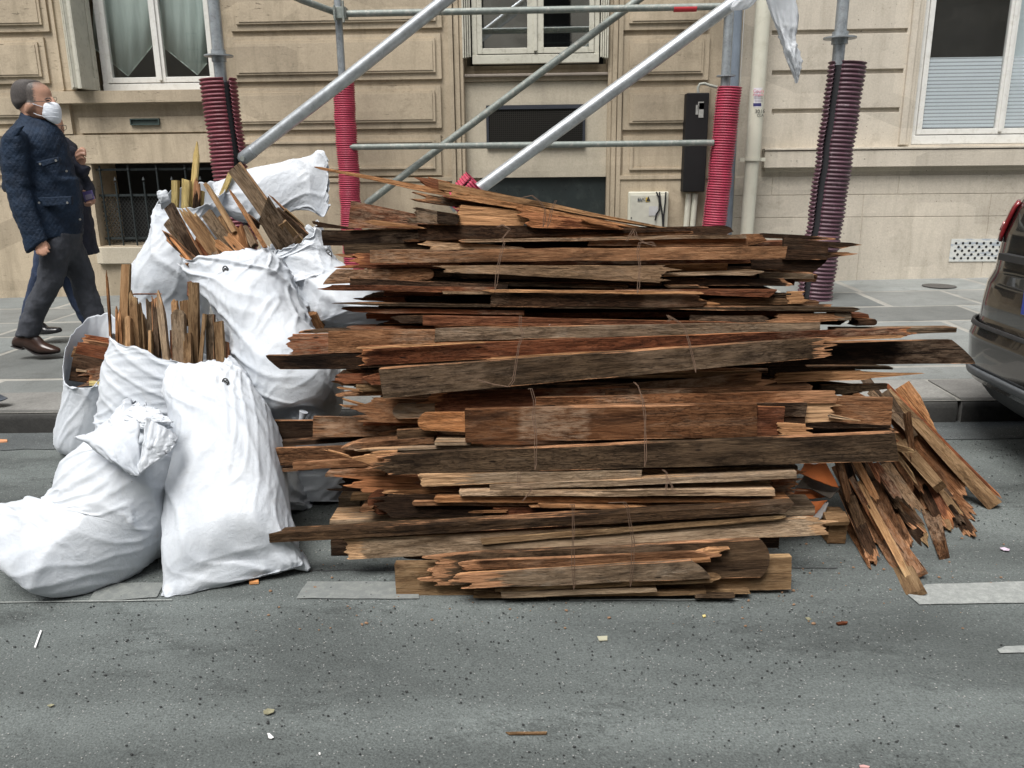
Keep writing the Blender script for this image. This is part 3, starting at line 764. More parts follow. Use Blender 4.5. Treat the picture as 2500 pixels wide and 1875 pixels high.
def board(name, A, B, up, hl, hr, t, mat, endl='cut', endr='cut', label=None, cat='plank', group=None, lift=0, **kw):
    """A, B: middle of the visible face at each end; up: direction across the face"""
    _seed[0] += 1
    X = (B - A); L = X.length; X.normalize(); Zv = (up - X * up.dot(X)).normalized(); Yv = Zv.cross(X)
    if Yv.dot(A - CAM) < 0: Yv = -Yv; 
    V, F, fr = board_mesh(L, hl, hr, t, endl, endr, _seed[0], **kw)
    me = bpy.data.meshes.new(name); me.from_pydata(V, [], F)
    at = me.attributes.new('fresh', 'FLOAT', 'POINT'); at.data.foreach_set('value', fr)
    o = link(name, me, W[mat])
    M = Matrix((X, Yv, Zv)).transposed().to_4x4(); 
    if M.determinant() < 0: me.flip_normals()
    o.matrix_world = Matrix.Translation(A) @ M
    me.update(); tag(o, label, cat, group); return o
def Yf(sy):
    return 2.62 + (1458 - sy) / 978 * .50
def pk(kl, xl, tl, bl, kr, xr, tr, br, mat, el, er, dY, label, group='boards of the tied stacks', t=None, cat='plank', **kw):
    a1, a2 = S(kl, xl, tl), S(kl, xl, bl); b1, b2 = S(kr, xr, tr), S(kr, xr, br)
    sy = (a1[1] + a2[1] + b1[1] + b2[1]) / 4; Y = Yf(sy) + dY
    lean = .10
    hl = (P(a1, Y) - P(a2, Y)).length; hr = (P(b1, Y) - P(b2, Y)).length
    A = P(((a1[0] + a2[0]) / 2, (a1[1] + a2[1]) / 2), Y); B = P(((b1[0] + b2[0]) / 2, (b1[1] + b2[1]) / 2), Y)
    if t is None: t = .020 if max(hl, hr) > .03 else .095
    return board('plank', A, B, Vector((0, lean, 1)), hl, hr, t, mat, el, er, label, cat, group, **kw)
C_, J_, T_ = 'cut', 'jag', 'point'
# ---- top: the sloping bundle
g1 = 'sloping boards on top of the stack'
pk(5, 175, 12, 27, 5, 1050, 170, 212, 'O', T_, J_, .10, 'long thin orange splinter reaching past the pink sleeve over the white bag', g1, t=.02)
pk(5, 850, 72, 130, 5, 1000, 108, 180, 'R', J_, J_, .03, 'short broken board end with a pale knob at the peak of the stack', g1)
pk(5, 965, 108, 160, 6, 330, 404, 414, 'N', C_, C_, .0, 'long sloping board with a pale sawn edge, uppermost of the stack', g1)
pk(5, 1040, 172, 216, 6, 160, 398, 414, 'O', J_, C_, -.03, 'long sloping strip with fresh orange edge just under the uppermost board', g1)
pk(5, 850, 187, 238, 5, 1540, 300, 335, 'G', J_, C_, .05, 'grey sloping board with a torn tip behind the scratched orange board', g1)
pk(5, 1078, 258, 385, 5, 1535, 300, 404, 'O', J_, J_, -.02, 'wide board with frayed orange scratched end under the sloping boards', g1, fz=.35, jl=.018)
pk(5, 1500, 292, 400, 5, 2140, 398, 420, 'R', J_, T_, -.035, 'red-brown board tapering right with a bright orange torn top edge', g1, fz=.25)
pk(5, 1270, 262, 282, 5, 1860, 355, 375, 'N', J_, C_, .02, 'narrow pale strip wedged between the sloping boards', g1)
pk(5, 395, 232, 405, 5, 1090, 372, 412, 'R', C_, C_, .02, 'wide smooth reddish board with a square left end beside the pink sleeve', g1)
pk(5, 800, 272, 375, 5, 1085, 325, 390, 'G', J_, C_, -.04, 'short splintered grey block end on the reddish board', g1)
pk(5, 955, 300, 372, 5, 1085, 320, 384, 'D', C_, C_, -.05, 'short black board end beside the frayed orange board', g1)
pk(5, 470, 345, 380, 5, 860, 398, 412, 'O', T_, J_, -.03, 'pale orange sliver lying on the reddish board', g1, t=.02)
pk(5, 1900, 358, 372, 6, 60, 412, 420, 'O', J_, T_, -.05, 'short orange offcut strip at the lower end of the slope', g1, t=.03)
pk(5, 160, 362, 400, 5, 420, 405, 412, 'D', J_, C_, .12, 'charred ragged splinter pointing to the white bag on top', g1, t=.02)
# ---- second bundle (upper), front boards
g2 = 'boards of the upper tied stack'
pk(5, 228, 420, 518, 5, 860, 412, 500, 'D', C_, C_, .05, 'thick dark board sticking out left at the top of the upper stack', g2)
pk(5, 835, 382, 488, 6, 480, 408, 425, 'D', C_, C_, -.01, 'long dark board with a white-dusted top edge under the slope', g2, t=.07)
pk(5, 747, 480, 494, 6, 500, 428, 444, 'B', J_, C_, .0, 'long thin brown board edge below the white-dusted board', g2)
pk(5, 1100, 478, 498, 6, 840, 446, 470, 'G', J_, C_, -.03, 'thin grey board edge crossing the first twine of the upper stack', g2)
pk(5, 365, 506, 570, 5, 1180, 492, 545, 'L', C_, C_, .03, 'dark olive board with a pale top edge at the left of the upper stack', g2)
pk(5, 880, 486, 548, 5, 1560, 530, 556, 'P', J_, T_, -.005, 'pale planed sliver with a torn left end on the long grey board', g2, t=.02)
pk(5, 1905, 490, 520, 6, 845, 456, 522, 'B', C_, C_, -.01, 'brown board with a pale rim and square right end in the upper stack', g2)
pk(5, 527, 546, 628, 6, 1083, 522, 600, 'B', C_, C_, -.05, 'long square-cut grey-brown board held by both twines of the upper stack', g2, t=.035)
pk(6, 840, 440, 520, 6, 965, 436, 490, 'B', C_, 'slup', .02, 'short brown board end leaning at the right of the upper stack', g2)
pk(6, 1075, 466, 606, 6, 1355, 496, 604, 'D', C_, C_, .03, 'broad black board end at the right of the upper stack', g2)
pk(6, 870, 606, 664, 6, 1345, 604, 690, 'D', C_, 'sldn', .06, 'black board with rounded end under the broad black board end', g2)
pk(6, 940, 438, 466, 6, 1470, 466, 490, 'D', C_, T_, .06, 'upper charred spike aimed at the purple sleeve', g2, t=.05, jr=.10)
pk(6, 1225, 484, 500, 6, 1500, 498, 540, 'D', C_, J_, .05, 'middle charred spike with frayed tip beside the purple sleeve', g2, t=.04, jr=.06)
pk(6, 1340, 556, 600, 6, 1550, 556, 574, 'L', C_, T_, .07, 'longest thin charred spike pointing right past the purple sleeve', g2, t=.03, jr=.04)
pk(5, 300, 568, 586, 5, 700, 584, 610, 'B', T_, C_, .04, 'thin dark spike over the white bag with the eyelet', g2, t=.03)
pk(5, 425, 566, 636, 5, 760, 560, 640, 'R', J_, C_, .03, 'red rotten board end left of the long grey-brown board', g2)
pk(5, 345, 640, 662, 5, 1100, 636, 664, 'R', J_, C_, .02, 'thin red board edge below the rotten board end', g2)
pk(5, 980, 642, 684, 6, 320, 644, 752, 'P', J_, J_, -.03, 'board spattered with white plaster in the upper stack', g2)
pk(5, 225, 672, 764, 5, 930, 664, 730, 'B', 'slup', 'round', .0, 'brown board with slanted left end and rounded right end near the bag', g2)
pk(5, 400, 722, 780, 5, 1400, 768, 800, 'D', C_, C_, -.01, 'black board under the slanted brown board', g2)
pk(5, 760, 672, 706, 6, 300, 700, 770, 'D', J_, C_, .02, 'dark board behind the plastered board', g2)
pk(5, 900, 742, 764, 6, 90, 768, 790, 'L', C_, C_, .01, 'olive board edge between the plastered board and the long red splinter', g2)
pk(5, 195, 766, 800, 5, 1320, 782, 816, 'R', T_, C_, -.03, 'long red splinter tapering left over the white bag', g2, t=.06)
pk(6, 265, 636, 682, 6, 712, 630, 678, 'O', J_, C_, .02, 'short orange-pink board with a fresh torn end behind the plastered board', g2)
pk(6, 310, 690, 712, 6, 965, 672, 702, 'P', C_, T_, .0, 'pale streaked board tapering right in the upper stack', g2)
pk(6, 920, 688, 726, 6, 1265, 698, 728, 'G', C_, C_, .03, 'grey square board tip next to the purple sleeve', g2)
pk(6, 310, 722, 768, 6, 1100, 724, 772, 'D', C_, J_, .03, 'black board with a ragged right end under the grey square tip', g2)
pk(6, 330, 768, 790, 6, 562, 768, 786, 'L', C_, J_, .0, 'short olive board end left of the ragged black board', g2)
pk(5, 990, 808, 824, 5, 1310, 806, 824, 'P', C_, C_, -.05, 'small pale offcut lying before the black boards', g2, t=.03)
pk(5, 1290, 798, 905, 6, 568, 808, 905, 'D', C_, J_, -.03, 'wide black board with a bright peeled top edge at the foot of the upper stack', g2, t=.05)
pk(5, 1296, 797, 813, 6, 565, 808, 826, 'O', J_, J_, -.055, 'bright peeled strip along the wide black board', g2, t=.012, fz=.5)
pk(6, 0, 794, 810, 6, 1030, 796, 846, 'R', C_, 'sldn', .0, 'dark red board with slanted right end below the olive board end', g2)
pk(6, 540, 848, 905, 6, 665, 858, 900, 'O', J_, T_, -.02, 'curled orange shaving at the end of the wide black board', g2, t=.02)
pk(6, 600, 850, 892, 6, 1100, 852, 890, 'L', C_, C_, .03, 'olive board behind the orange shaving', g2)
pk(6, 1110, 808, 884, 6, 1232, 806, 880, 'O', C_, J_, .05, 'fresh split end before the foot of the purple sleeve', g2, fz=.3)
pk(6, 830, 838, 856, 6, 1125, 820, 842, 'L', C_, C_, .05, 'short olive strip beside the fresh split end', g2)
pk(5, 244, 878, 894, 6, 1520, 912, 936, 'L', T_, J_, -.02, 'very long thin olive board at the foot of the upper stack', g2, jl=.2)
pk(5, 330, 910, 938, 5, 1500, 930, 956, 'R', T_, C_, .0, 'thin dark red board under the very long olive board', g2)
pk(5, 430, 850, 866, 5, 740, 840, 876, 'R', T_, C_, .03, 'short red spike over the lying white bag', g2, t=.03)
pk(5, 690, 964, 1012, 5, 900, 962, 1010, 'D', J_, C_, .0, 'short black board stub touching the lying white bag', g2)
pk(5, 862, 960, 1022, 6, 805, 1004, 1028, 'R', C_, J_, -.02, 'long smooth reddish board with nails under the upper stack', g2)
pk(6, 480, 958, 990, 6, 985, 962, 1016, 'D', C_, J_, .0, 'black board with a broken tip right of the nailed reddish board', g2)
pk(6, 985, 952, 1016, 6, 1420, 944, 992, 'B', J_, J_, .0, 'brown board with a fresh pale gash at the right of the stack', g2, fz=.25)
pk(6, 1395, 942, 992, 6, 1500, 940, 990, 'G', C_, C_, .0, 'small grey end with a nail hole right of the pale gash', g2)
pk(6, 1490, 948, 972, 6, 1615, 950, 974, 'R', C_, C_, .04, 'small dark red board end over the paving', g2)
pk(6, 1540, 988, 1026, 6, 1660, 984, 1024, 'D', C_, 'round', .02, 'rounded black block end over the paving', g2)
# ---- middle bundle
g3 = 'boards of the middle tied stack'
pk(5, 360, 1028, 1046, 5, 1100, 1034, 1048, 'R', T_, C_, .04, 'thin red splinter above the middle stack', g3)
pk(5, 60, 1055, 1072, 5, 1400, 1040, 1060, 'L', T_, C_, .02, 'long thin olive board at the top left of the middle stack', g3)
pk(5, 5, 1078, 1205, 5, 520, 1076, 1200, 'R', J_, C_, .0, 'red board with a deep orange tear over the leaning white bag', g3, jl=.05)
pk(5, 258, 1062, 1196, 5, 1500, 1040, 1180, 'B', C_, C_, -.03, 'wide grey-brown board with a knot and square left end', g3)
pk(5, 932, 1042, 1124, 6, 1300, 1000, 1060, 'G', C_, C_, -.055, 'long weathered grey board crossed by both twines of the middle stack', g3)
pk(5, 470, 1158, 1276, 6, 1865, 1038, 1092, 'R', J_, J_, -.085, 'very long red-brown board with pale contact marks across the middle stack', g3, t=.03, jl=.02)
pk(5, 450, 1160, 1174, 5, 1270, 1122, 1134, 'O', J_, T_, -.10, 'long orange splinter peeling from the very long red-brown board', g3, t=.008, fz=.6)
pk(5, 1285, 1226, 1242, 6, 1850, 1078, 1098, 'O', J_, T_, -.095, 'fresh orange strip along the lower edge of the very long board', g3, t=.01, fz=.8)
pk(5, 430, 1270, 1292, 5, 1300, 1232, 1256, 'D', T_, C_, -.06, 'thin black board under the jagged end of the very long board', g3)
pk(5, 598, 1300, 1482, 6, 1358, 1100, 1222, 'L', C_, J_, -.12, 'largest dark board, wide and smooth, across the middle stack', g3, t=.035, jr=.05)
pk(5, -130, 1216, 1302, 6, 2290, 1112, 1262, 'D', 'sldn', 'slup', -.02, 'longest black board, jutting out at both sides of the middle stack', g3, t=.035)
pk(6, 1400, 1046, 1092, 6, 2165, 1038, 1068, 'G', C_, C_, .02, 'thin grey board pointing right above the longest black board', g3)
pk(5, 325, 1330, 1392, 5, 700, 1326, 1388, 'R', J_, C_, .0, 'upper broken red end under the longest black board', g3)
pk(5, 478, 1350, 1405, 5, 640, 1310, 1404, 'R', 'sldn', C_, -.03, 'small hooked red end beside the largest dark board', g3)
pk(5, 440, 1400, 1440, 5, 660, 1402, 1438, 'N', C_, C_, .0, 'small yellowish board end beside the white bag bottom', g3)
pk(5, 300, 1448, 1470, 5, 660, 1432, 1470, 'B', T_, C_, .02, 'pointed brown end under the small yellowish end', g3, t=.05)
pk(5, 315, 1412, 1424, 5, 460, 1432, 1444, 'O', T_, C_, -.02, 'thin orange needle beside the small yellowish end', g3, t=.01)
pk(5, 345, 1480, 1492, 5, 520, 1530, 1548, 'O', T_, C_, .03, 'thin needle of wood near the knotted bag', g3, t=.01)
pk(5, 330, 1522, 1534, 5, 560, 1546, 1562, 'O', T_, C_, .01, 'split orange sliver near the knotted bag', g3, t=.015)
pk(6, 985, 1215, 1330, 6, 1255, 1210, 1330, 'D', C_, 'slup', .0, 'dark board end under the jagged end of the largest dark board', g3)
# ---- fourth bundle
g4 = 'boards of the lower middle tied stack'
pk(6, 1000, 1326, 1390, 6, 1978, 1300, 1342, 'O', J_, T_, .0, 'large fresh orange wedge reaching right over the kerb', g4, fz=.9, jr=.25, t=.03)
pk(6, 1100, 1286, 1312, 6, 1760, 1288, 1300, 'G', C_, J_, .03, 'grey frayed board behind the large orange wedge', g4)
pk(6, 1300, 1400, 1470, 6, 1725, 1392, 1426, 'L', C_, C_, .03, 'grey-green board end under the large orange wedge', g4)
pk(5, 1380, 1462, 1500, 6, 975, 1320, 1408, 'B', C_, J_, -.02, 'brown board with a pleated fresh right end at the top of its stack', g4, fz=.13)
pk(5, 868, 1448, 1580, 6, 100, 1416, 1512, 'R', J_, C_, -.03, 'rough red-brown board with a torn wavy left end', g4, jl=.05)
pk(6, -60, 1432, 1462, 6, 1245, 1406, 1440, 'B', C_, C_, -.045, 'thin brown board edge under the pleated end', g4)
pk(6, -500, 1480, 1530, 6, 1415, 1438, 1512, 'B', C_, J_, -.06, 'long brown board with a fresh striped right end', g4, fz=.26, jr=.02)
pk(6, -500, 1530, 1580, 6, 1215, 1515, 1600, 'D', C_, C_, -.075, 'dark grained board above the wide rough board', g4)
pk(7, 745, 186, 336, 7, 1200, 200, 345, 'B', J_, C_, .0, 'brown board with stepped broken left end near the knotted bag', g4, jl=.06)
pk(7, 930, 230, 320, 7, 1200, 220, 310, 'G', 'round', C_, -.02, 'rounded grey-brown board end beside the stepped one', g4)
pk(7, 1088, 284, 392, 7, 1460, 278, 402, 'O', 'round', C_, -.05, 'bright orange splintered lump left of the wide rough board', g4, fz=.5)
pk(7, 1386, 262, 462, 8, 1036, 228, 430, 'B', C_, C_, -.10, 'wide rough brown board with a grey right end, held by two twines', g4, t=.035)
pk(8, 1030, 240, 425, 8, 1196, 246, 424, 'R', C_, C_, -.08, 'short red-brown board end right of the wide rough board', g4)
pk(8, 1180, 345, 420, 8, 1362, 352, 416, 'O', C_, J_, -.085, 'torn orange stub between the square board ends', g4, fz=.4)
pk(8, 1180, 218, 416, 8, 1342, 216, 416, 'D', C_, C_, -.06, 'dark grained square board end', g4)
pk(8, 1300, 185, 345, 8, 1560, 200, 330, 'P', C_, J_, -.045, 'pale yellow freshly torn board with long teeth', g4, fz=.9, jr=.10)
pk(8, 1500, 288, 310, 8, 1692, 328, 336, 'P', C_, T_, -.05, 'long pale needle of the torn yellow board', g4, t=.008)
pk(8, 1500, 182, 372, 8, 1886, 186, 368, 'B', C_, C_, -.02, 'square brown board end standing out right of the torn yellow board', g4)
pk(8, 1345, 330, 372, 8, 1880, 360, 378, 'D', C_, C_, -.03, 'thin dark board under the square brown board end', g4)
pk(8, 1600, 372, 404, 8, 1770, 374, 402, 'O', C_, J_, .02, 'small orange fringe above the big smooth dark board', g4)
pk(8, 1300, 366, 412, 8, 1905, 372, 410, 'D', C_, J_, .09, 'dark board in the gap above the big smooth dark board', g4)
pk(8, 1250, 330, 372, 8, 1860, 372, 392, 'R', C_, J_, .14, 'reddish board in the gap behind the square brown board end', g4)
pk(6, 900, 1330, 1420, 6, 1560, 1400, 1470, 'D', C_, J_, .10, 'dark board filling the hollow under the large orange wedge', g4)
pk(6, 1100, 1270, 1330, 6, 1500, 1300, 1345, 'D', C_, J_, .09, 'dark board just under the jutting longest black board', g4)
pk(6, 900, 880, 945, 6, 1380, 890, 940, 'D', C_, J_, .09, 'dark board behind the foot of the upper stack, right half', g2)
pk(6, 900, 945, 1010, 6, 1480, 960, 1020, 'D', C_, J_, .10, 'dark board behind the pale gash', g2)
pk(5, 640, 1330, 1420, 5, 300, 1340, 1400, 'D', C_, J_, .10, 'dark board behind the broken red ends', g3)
# ---- fifth bundle
g5 = 'boards of the lower tied stack'
pk(7, 840, 548, 672, 8, 1930, 408, 582, 'L', J_, 'slup', -.10, 'big smooth dark board with a pale top edge running far right', g5, t=.035, jr=.015)
pk(7, 650, 528, 610, 7, 900, 520, 650, 'O', T_, C_, -.07, 'torn orange tongue at the left end of the big smooth dark board', g5, jl=.10, fz=.4)
pk(7, 690, 512, 524, 7, 1500, 486, 500, 'P', T_, C_, -.05, 'thin pale splinter along the top of the big smooth dark board', g5, t=.03)
pk(7, 1195, 464, 490, 7, 1420, 462, 484, 'P', C_, C_, -.07, 'small pale offcut lying on the big smooth dark board', g5)
pk(7, 510, 512, 522, 7, 670, 556, 568, 'O', T_, T_, -.02, 'thin crossed splinter left of the big smooth dark board', g5, t=.01)
pk(7, 570, 478, 520, 7, 1190, 440, 476, 'B', T_, C_, -.01, 'brown board with a wedge-shaped left tip', g5)
pk(7, 960, 388, 470, 7, 1200, 380, 480, 'L', C_, C_, .0, 'dark round-cornered board end in the hollow of the stack', g5)
pk(7, 420, 306, 430, 7, 1250, 320, 425, 'B', C_, C_, .08, 'wide reddish board in shade below the knotted bag', g5)
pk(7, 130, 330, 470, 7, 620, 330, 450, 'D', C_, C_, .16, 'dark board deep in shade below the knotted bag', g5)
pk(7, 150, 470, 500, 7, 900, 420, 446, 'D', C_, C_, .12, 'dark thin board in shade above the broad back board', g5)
pk(7, 180, 506, 615, 7, 860, 486, 580, 'B', C_, C_, .04, 'broad brown board running back behind the tall white bag', g5)
pk(7, 300, 602, 644, 7, 900, 560, 606, 'B', C_, C_, .02, 'brown board with blunt left end, lower of the back boards', g5)
pk(7, 190, 634, 656, 7, 420, 628, 644, 'B', C_, C_, .06, 'short brown strip beside the tall white bag', g5)
pk(7, 500, 662, 684, 7, 880, 650, 676, 'B', C_, C_, -.02, 'thin board stub above the broken red board', g5)
pk(7, 580, 690, 772, 7, 760, 690, 776, 'D', J_, C_, .03, 'frayed dark board end beside the shaded bags', g5)
pk(7, 650, 680, 780, 7, 1480, 700, 800, 'R', J_, C_, -.01, 'split red board with long orange cracks', g5, jl=.10, fz=.5)
pk(7, 840, 768, 790, 7, 1400, 782, 806, 'O', T_, C_, -.03, 'long orange splinter under the split red board', g5, t=.03)
pk(7, 770, 770, 922, 7, 866, 770, 920, 'R', 'round', C_, .0, 'charred rounded block end beneath the split red board', g5)
pk(7, 855, 786, 942, 7, 1500, 780, 930, 'D', J_, C_, -.02, 'thick cracked black board low in the stack', g5)
pk(7, 720, 880, 910, 7, 800, 876, 900, 'B', 'round', C_, -.01, 'small brown stub on the pale pallet board', g5)
pk(7, 1112, 664, 746, 7, 2500, 645, 690, 'P', J_, C_, -.08, 'pale board with a frayed left end, top of the lower stack', g5, fz=.3, jl=.02)
pk(8, -60, 645, 692, 8, 1290, 620, 640, 'L', C_, C_, -.05, 'long olive board edge under the big smooth dark board', g5)
pk(7, 1548, 740, 772, 8, 1282, 654, 696, 'P', C_, C_, -.09, 'long pale planed strip with square left end in the lower stack', g5)
pk(8, 1100, 620, 672, 8, 1300, 622, 668, 'R', C_, J_, .0, 'red-brown board end beside the orange card', g5)
pk(8, 1120, 690, 812, 8, 1276, 700, 806, 'R', C_, J_, .0, 'notched red-brown board end facing the crumpled card', g5)
pk(7, 1354, 776, 806, 8, 1148, 764, 804, 'P', C_, C_, -.085, 'rough pale strip with toothed edge in the lower stack', g5)
pk(7, 1190, 812, 846, 8, 1240, 820, 846, 'O', 'round', C_, -.06, 'orange strip with rounded left end in the lower stack', g5)
pk(7, 1052, 840, 866, 8, 1000, 850, 880, 'B', 'round', C_, -.04, 'brown strip with rounded left end, lowest of its stack', g5)
# ---- bottom bundle
g6 = 'boards of the bottom tied stack'
pk(7, 1404, 904, 916, 7, 1640, 900, 912, 'O', T_, C_, -.05, 'fine orange needle above the square beam', g6, t=.012)
pk(7, 1610, 884, 930, 8, 300, 876, 898, 'R', J_, T_, -.04, 'torn red splinter lying on the square beam', g6)
pk(7, 1850, 858, 880, 8, 330, 876, 892, 'O', J_, T_, -.07, 'curved orange strip ending at the twine on the square beam', g6)
pk(7, 140, 1046, 1102, 8, 1268, 856, 912, 'L', C_, 'sldn', -.13, 'long square beam with pale top, sticking out left to the tall bag', g6, t=.06)
pk(7, 1494, 1078, 1112, 8, 1240, 926, 950, 'N', C_, T_, -.12, 'wany-edged brown strip tapering right under the square beam', g6, t=.05)
pk(7, 640, 1082, 1206, 8, 1490, 942, 1046, 'P', J_, J_, -.10, 'long pale board stained black at the right with frayed ends', g6, jl=.02, fz=.10)
pk(7, 1000, 1190, 1202, 7, 1240, 1200, 1218, 'D', T_, C_, -.06, 'thin dark splinter under the frayed pale board', g6)
pk(8, 930, 1066, 1130, 8, 1172, 1064, 1132, 'D', C_, C_, -.02, 'dark board end behind the cracked grey board', g6)
pk(7, 1200, 1190, 1370, 8, 1112, 1088, 1314, 'L', J_, 'round', -.20, 'wide grey board with cracked crust and torn left end', g6, t=.03, jl=.07, jr=.03)
pk(7, 1345, 1226, 1276, 8, 745, 1160, 1215, 'B', J_, J_, -.23, 'brown wavy board across the cracked grey board', g6, fz=.09)
pk(8, 715, 1150, 1186, 8, 842, 1146, 1166, 'O', J_, J_, -.24, 'pink-orange torn tip on the brown wavy board', g6, fz=.4)
pk(7, 1370, 1312, 1392, 8, 738, 1212, 1326, 'G', J_, 'slup', -.25, 'grey board with bright bark edge and slanted right end', g6, fz=.22, jr=.06)
pk(7, 1376, 1306, 1322, 8, 738, 1208, 1224, 'O', J_, C_, -.245, 'bright orange edge strip lying along the grey board', g6, t=.03, fz=.9)
pk(7, 1575, 1394, 1412, 8, 762, 1320, 1352, 'N', C_, J_, -.22, 'light brown strip under the grey board', g6)
pk(7, 945, 1242, 1436, 8, 1250, 1196, 1394, 'N', C_, C_, -.16, 'widest light brown plank standing on edge on the asphalt', g6, t=.03)
pk(7, 1440, 1424, 1452, 8, 710, 1406, 1430, 'N', C_, C_, -.19, 'light strip lying on the asphalt before the widest plank', g6)
pk(7, 1620, 1412, 1452, 8, 400, 1390, 1412, 'P', C_, C_, -.21, 'pale square-ended strip lowest of the bottom stack', g6)
pk(8, 600, 1410, 1428, 8, 992, 1408, 1424, 'N', C_, C_, -.18, 'short light strip poking out right on the asphalt', g6)
pk(8, 640, 1434, 1450, 8, 888, 1434, 1450, 'L', C_, C_, -.20, 'shortest olive strip on the asphalt at the foot of the stack', g6)

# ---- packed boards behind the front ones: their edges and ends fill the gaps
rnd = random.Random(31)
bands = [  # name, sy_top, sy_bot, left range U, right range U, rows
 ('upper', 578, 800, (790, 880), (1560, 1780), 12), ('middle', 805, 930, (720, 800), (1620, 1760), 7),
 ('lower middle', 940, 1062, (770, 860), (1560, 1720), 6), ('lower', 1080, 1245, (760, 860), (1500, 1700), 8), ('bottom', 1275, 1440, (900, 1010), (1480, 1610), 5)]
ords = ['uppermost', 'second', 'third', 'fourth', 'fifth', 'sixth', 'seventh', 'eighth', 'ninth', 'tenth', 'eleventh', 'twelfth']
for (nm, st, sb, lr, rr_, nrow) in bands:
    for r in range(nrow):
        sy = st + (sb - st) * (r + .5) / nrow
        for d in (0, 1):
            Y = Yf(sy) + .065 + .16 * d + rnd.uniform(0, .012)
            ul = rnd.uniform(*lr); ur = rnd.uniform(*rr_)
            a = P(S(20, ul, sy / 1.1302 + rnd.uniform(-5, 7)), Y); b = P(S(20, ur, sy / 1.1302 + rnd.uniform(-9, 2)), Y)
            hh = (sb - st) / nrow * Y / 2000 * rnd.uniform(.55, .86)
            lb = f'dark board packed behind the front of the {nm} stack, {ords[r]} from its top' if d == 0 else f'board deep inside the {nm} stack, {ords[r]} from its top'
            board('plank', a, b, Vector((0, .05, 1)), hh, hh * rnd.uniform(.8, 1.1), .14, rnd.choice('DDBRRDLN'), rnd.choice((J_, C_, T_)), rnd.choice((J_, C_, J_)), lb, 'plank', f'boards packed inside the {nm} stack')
# top cover row so that the stack is solid behind the slope
for i in range(4):
    Y = 3.22 + .13 * i; a = P(S(20, rnd.uniform(720, 800), 505 + 2 * i), Y); b = P(S(20, rnd.uniform(1480, 1620), 500 + 2 * i), Y)
    board('plank', a, b, Vector((0, .1, 1)), .04, .04, .12, 'DBLD'[i], J_, J_, f'{ords[i]} board from the front lying across the back top of the upper stack', 'plank', 'boards packed inside the upper stack')

# ---- pallet under the stack
Yp0 = Yf(S(7, 600, 980)[1]) - .0
pal = empty('pallet', (P(S(7, 1200, 1000), 2.9).x, 2.95, 0), 'old wooden pallet with pale top board carrying the stacked boards', 'pallet')
def as_part(o, parent, name=None):
    for k in ('label', 'category', 'group'): 
        if k in o: del o[k]
    if name: o.name = name
    mw = o.matrix_world.copy(); o.parent = parent; o.matrix_parent_inverse = (Matrix.Translation(parent.location)).inverted(); o.matrix_basis = mw; return o
Y = 2.80
a = P(S(7, 527, 985), Y); b = P(S(8, 1400, 900), Y)
as_part(board('deck_board', a, b, Vector((0, 0, 1)), .034, .034, .12, 'P'), pal)
for i, yy in enumerate((3.05, 3.3, 3.55)):
    as_part(board('deck_board', Vector((a.x + .02, yy, a.z)), Vector((b.x, yy, b.z)), Vector((0, 0, 1)), .022, .022, .10, 'N'), pal)
def block(k, x0, y0, x1, y1, Y, mat, dep=.10):
    p = P(S(k, x0, y1), Y); q_ = P(S(k, x1, y0), Y); z0 = p.z; z1_ = q_.z
    A_ = Vector((p.x, Y, (z0 + z1_) / 2)); B_ = Vector((q_.x, Y, (z0 + z1_) / 2))
    as_part(board('block', A_, B_, Vector((0, 0, 1)), z1_ - z0, z1_ - z0, dep, mat), pal)
block(7, 540, 1074, 655, 1182, 2.77, 'D'); block(9, 745, 1006, 885, 1180, 2.85, 'N'); block(7, 590, 820, 715, 905, 3.2, 'G')
block(7, 1500, 1080, 1620, 1185, 2.80, 'D')
as_part(board('bearer', P(S(9, 730, 1000), 2.84), P(S(9, 885, 998), 2.84), Vector((0, 0.9, .4)), .05, .05, .02, 'N'), pal)

# ---- heap leaning off the right end of the stack
def stick(k, x1, y1, x2, y2, wpx, Y1, Y2, mat, e1, e2, label, group, t=.02, w2=None, cat='plank', tilt=0.0, name='plank', **kw):
    s1, s2 = S(k, x1, y1), S(k, x2, y2); sc = CROP[k][2]
    if Y2 is None: Y2 = G(s2, .012).y
    if s1[1] > 880: Y1 = min(Y1, G(s1, .015).y)
    if s2[1] > 880: Y2 = min(Y2, G(s2, .015).y)
    A, B = P(s1, Y1), P(s2, Y2)
    dx, dy = s2[0] - s1[0], s2[1] - s1[1]; l_ = math.hypot(dx, dy); nx, ny = -dy / l_, dx / l_
    hw = wpx / sc / 2
    Am = P((s1[0] + nx * hw, s1[1] + ny * hw), Y1) - P((s1[0] - nx * hw, s1[1] - ny * hw), Y1)
    w_b = (w2 or wpx) / sc / 2
    Bm = P((s2[0] + nx * w_b, s2[1] + ny * w_b), Y2) - P((s2[0] - nx * w_b, s2[1] - ny * w_b), Y2)
    up = Am.normalized() + Vector((0, tilt, 0))
    return board(name, A, B, up, Am.length, Bm.length, t, mat, e1, e2, label, cat, group, **kw)
g7 = 'boards slumped off the right end of the stack'
stick(9, 1250, 110, 1520, 460, 110, 3.75, 3.55, 'O', C_, T_, 'orange hardboard triangle behind the slumped boards by the kerb', g7, t=.006)
stick(9, 1145, 110, 1925, 890, 32, 3.55, None, 'R', C_, T_, 'outermost thin red lath sliding toward the parked car', g7, t=.03)
stick(9, 1150, 150, 1880, 930, 60, 3.50, None, 'N', C_, C_, 'longest pale timber sliding right onto the asphalt', g7, t=.035, w2=105)
stick(9, 1240, 360, 1700, 850, 150, 3.50, 3.22, 'B', C_, J_, 'wide flat brown board under the longest pale timber', g7, w2=230)
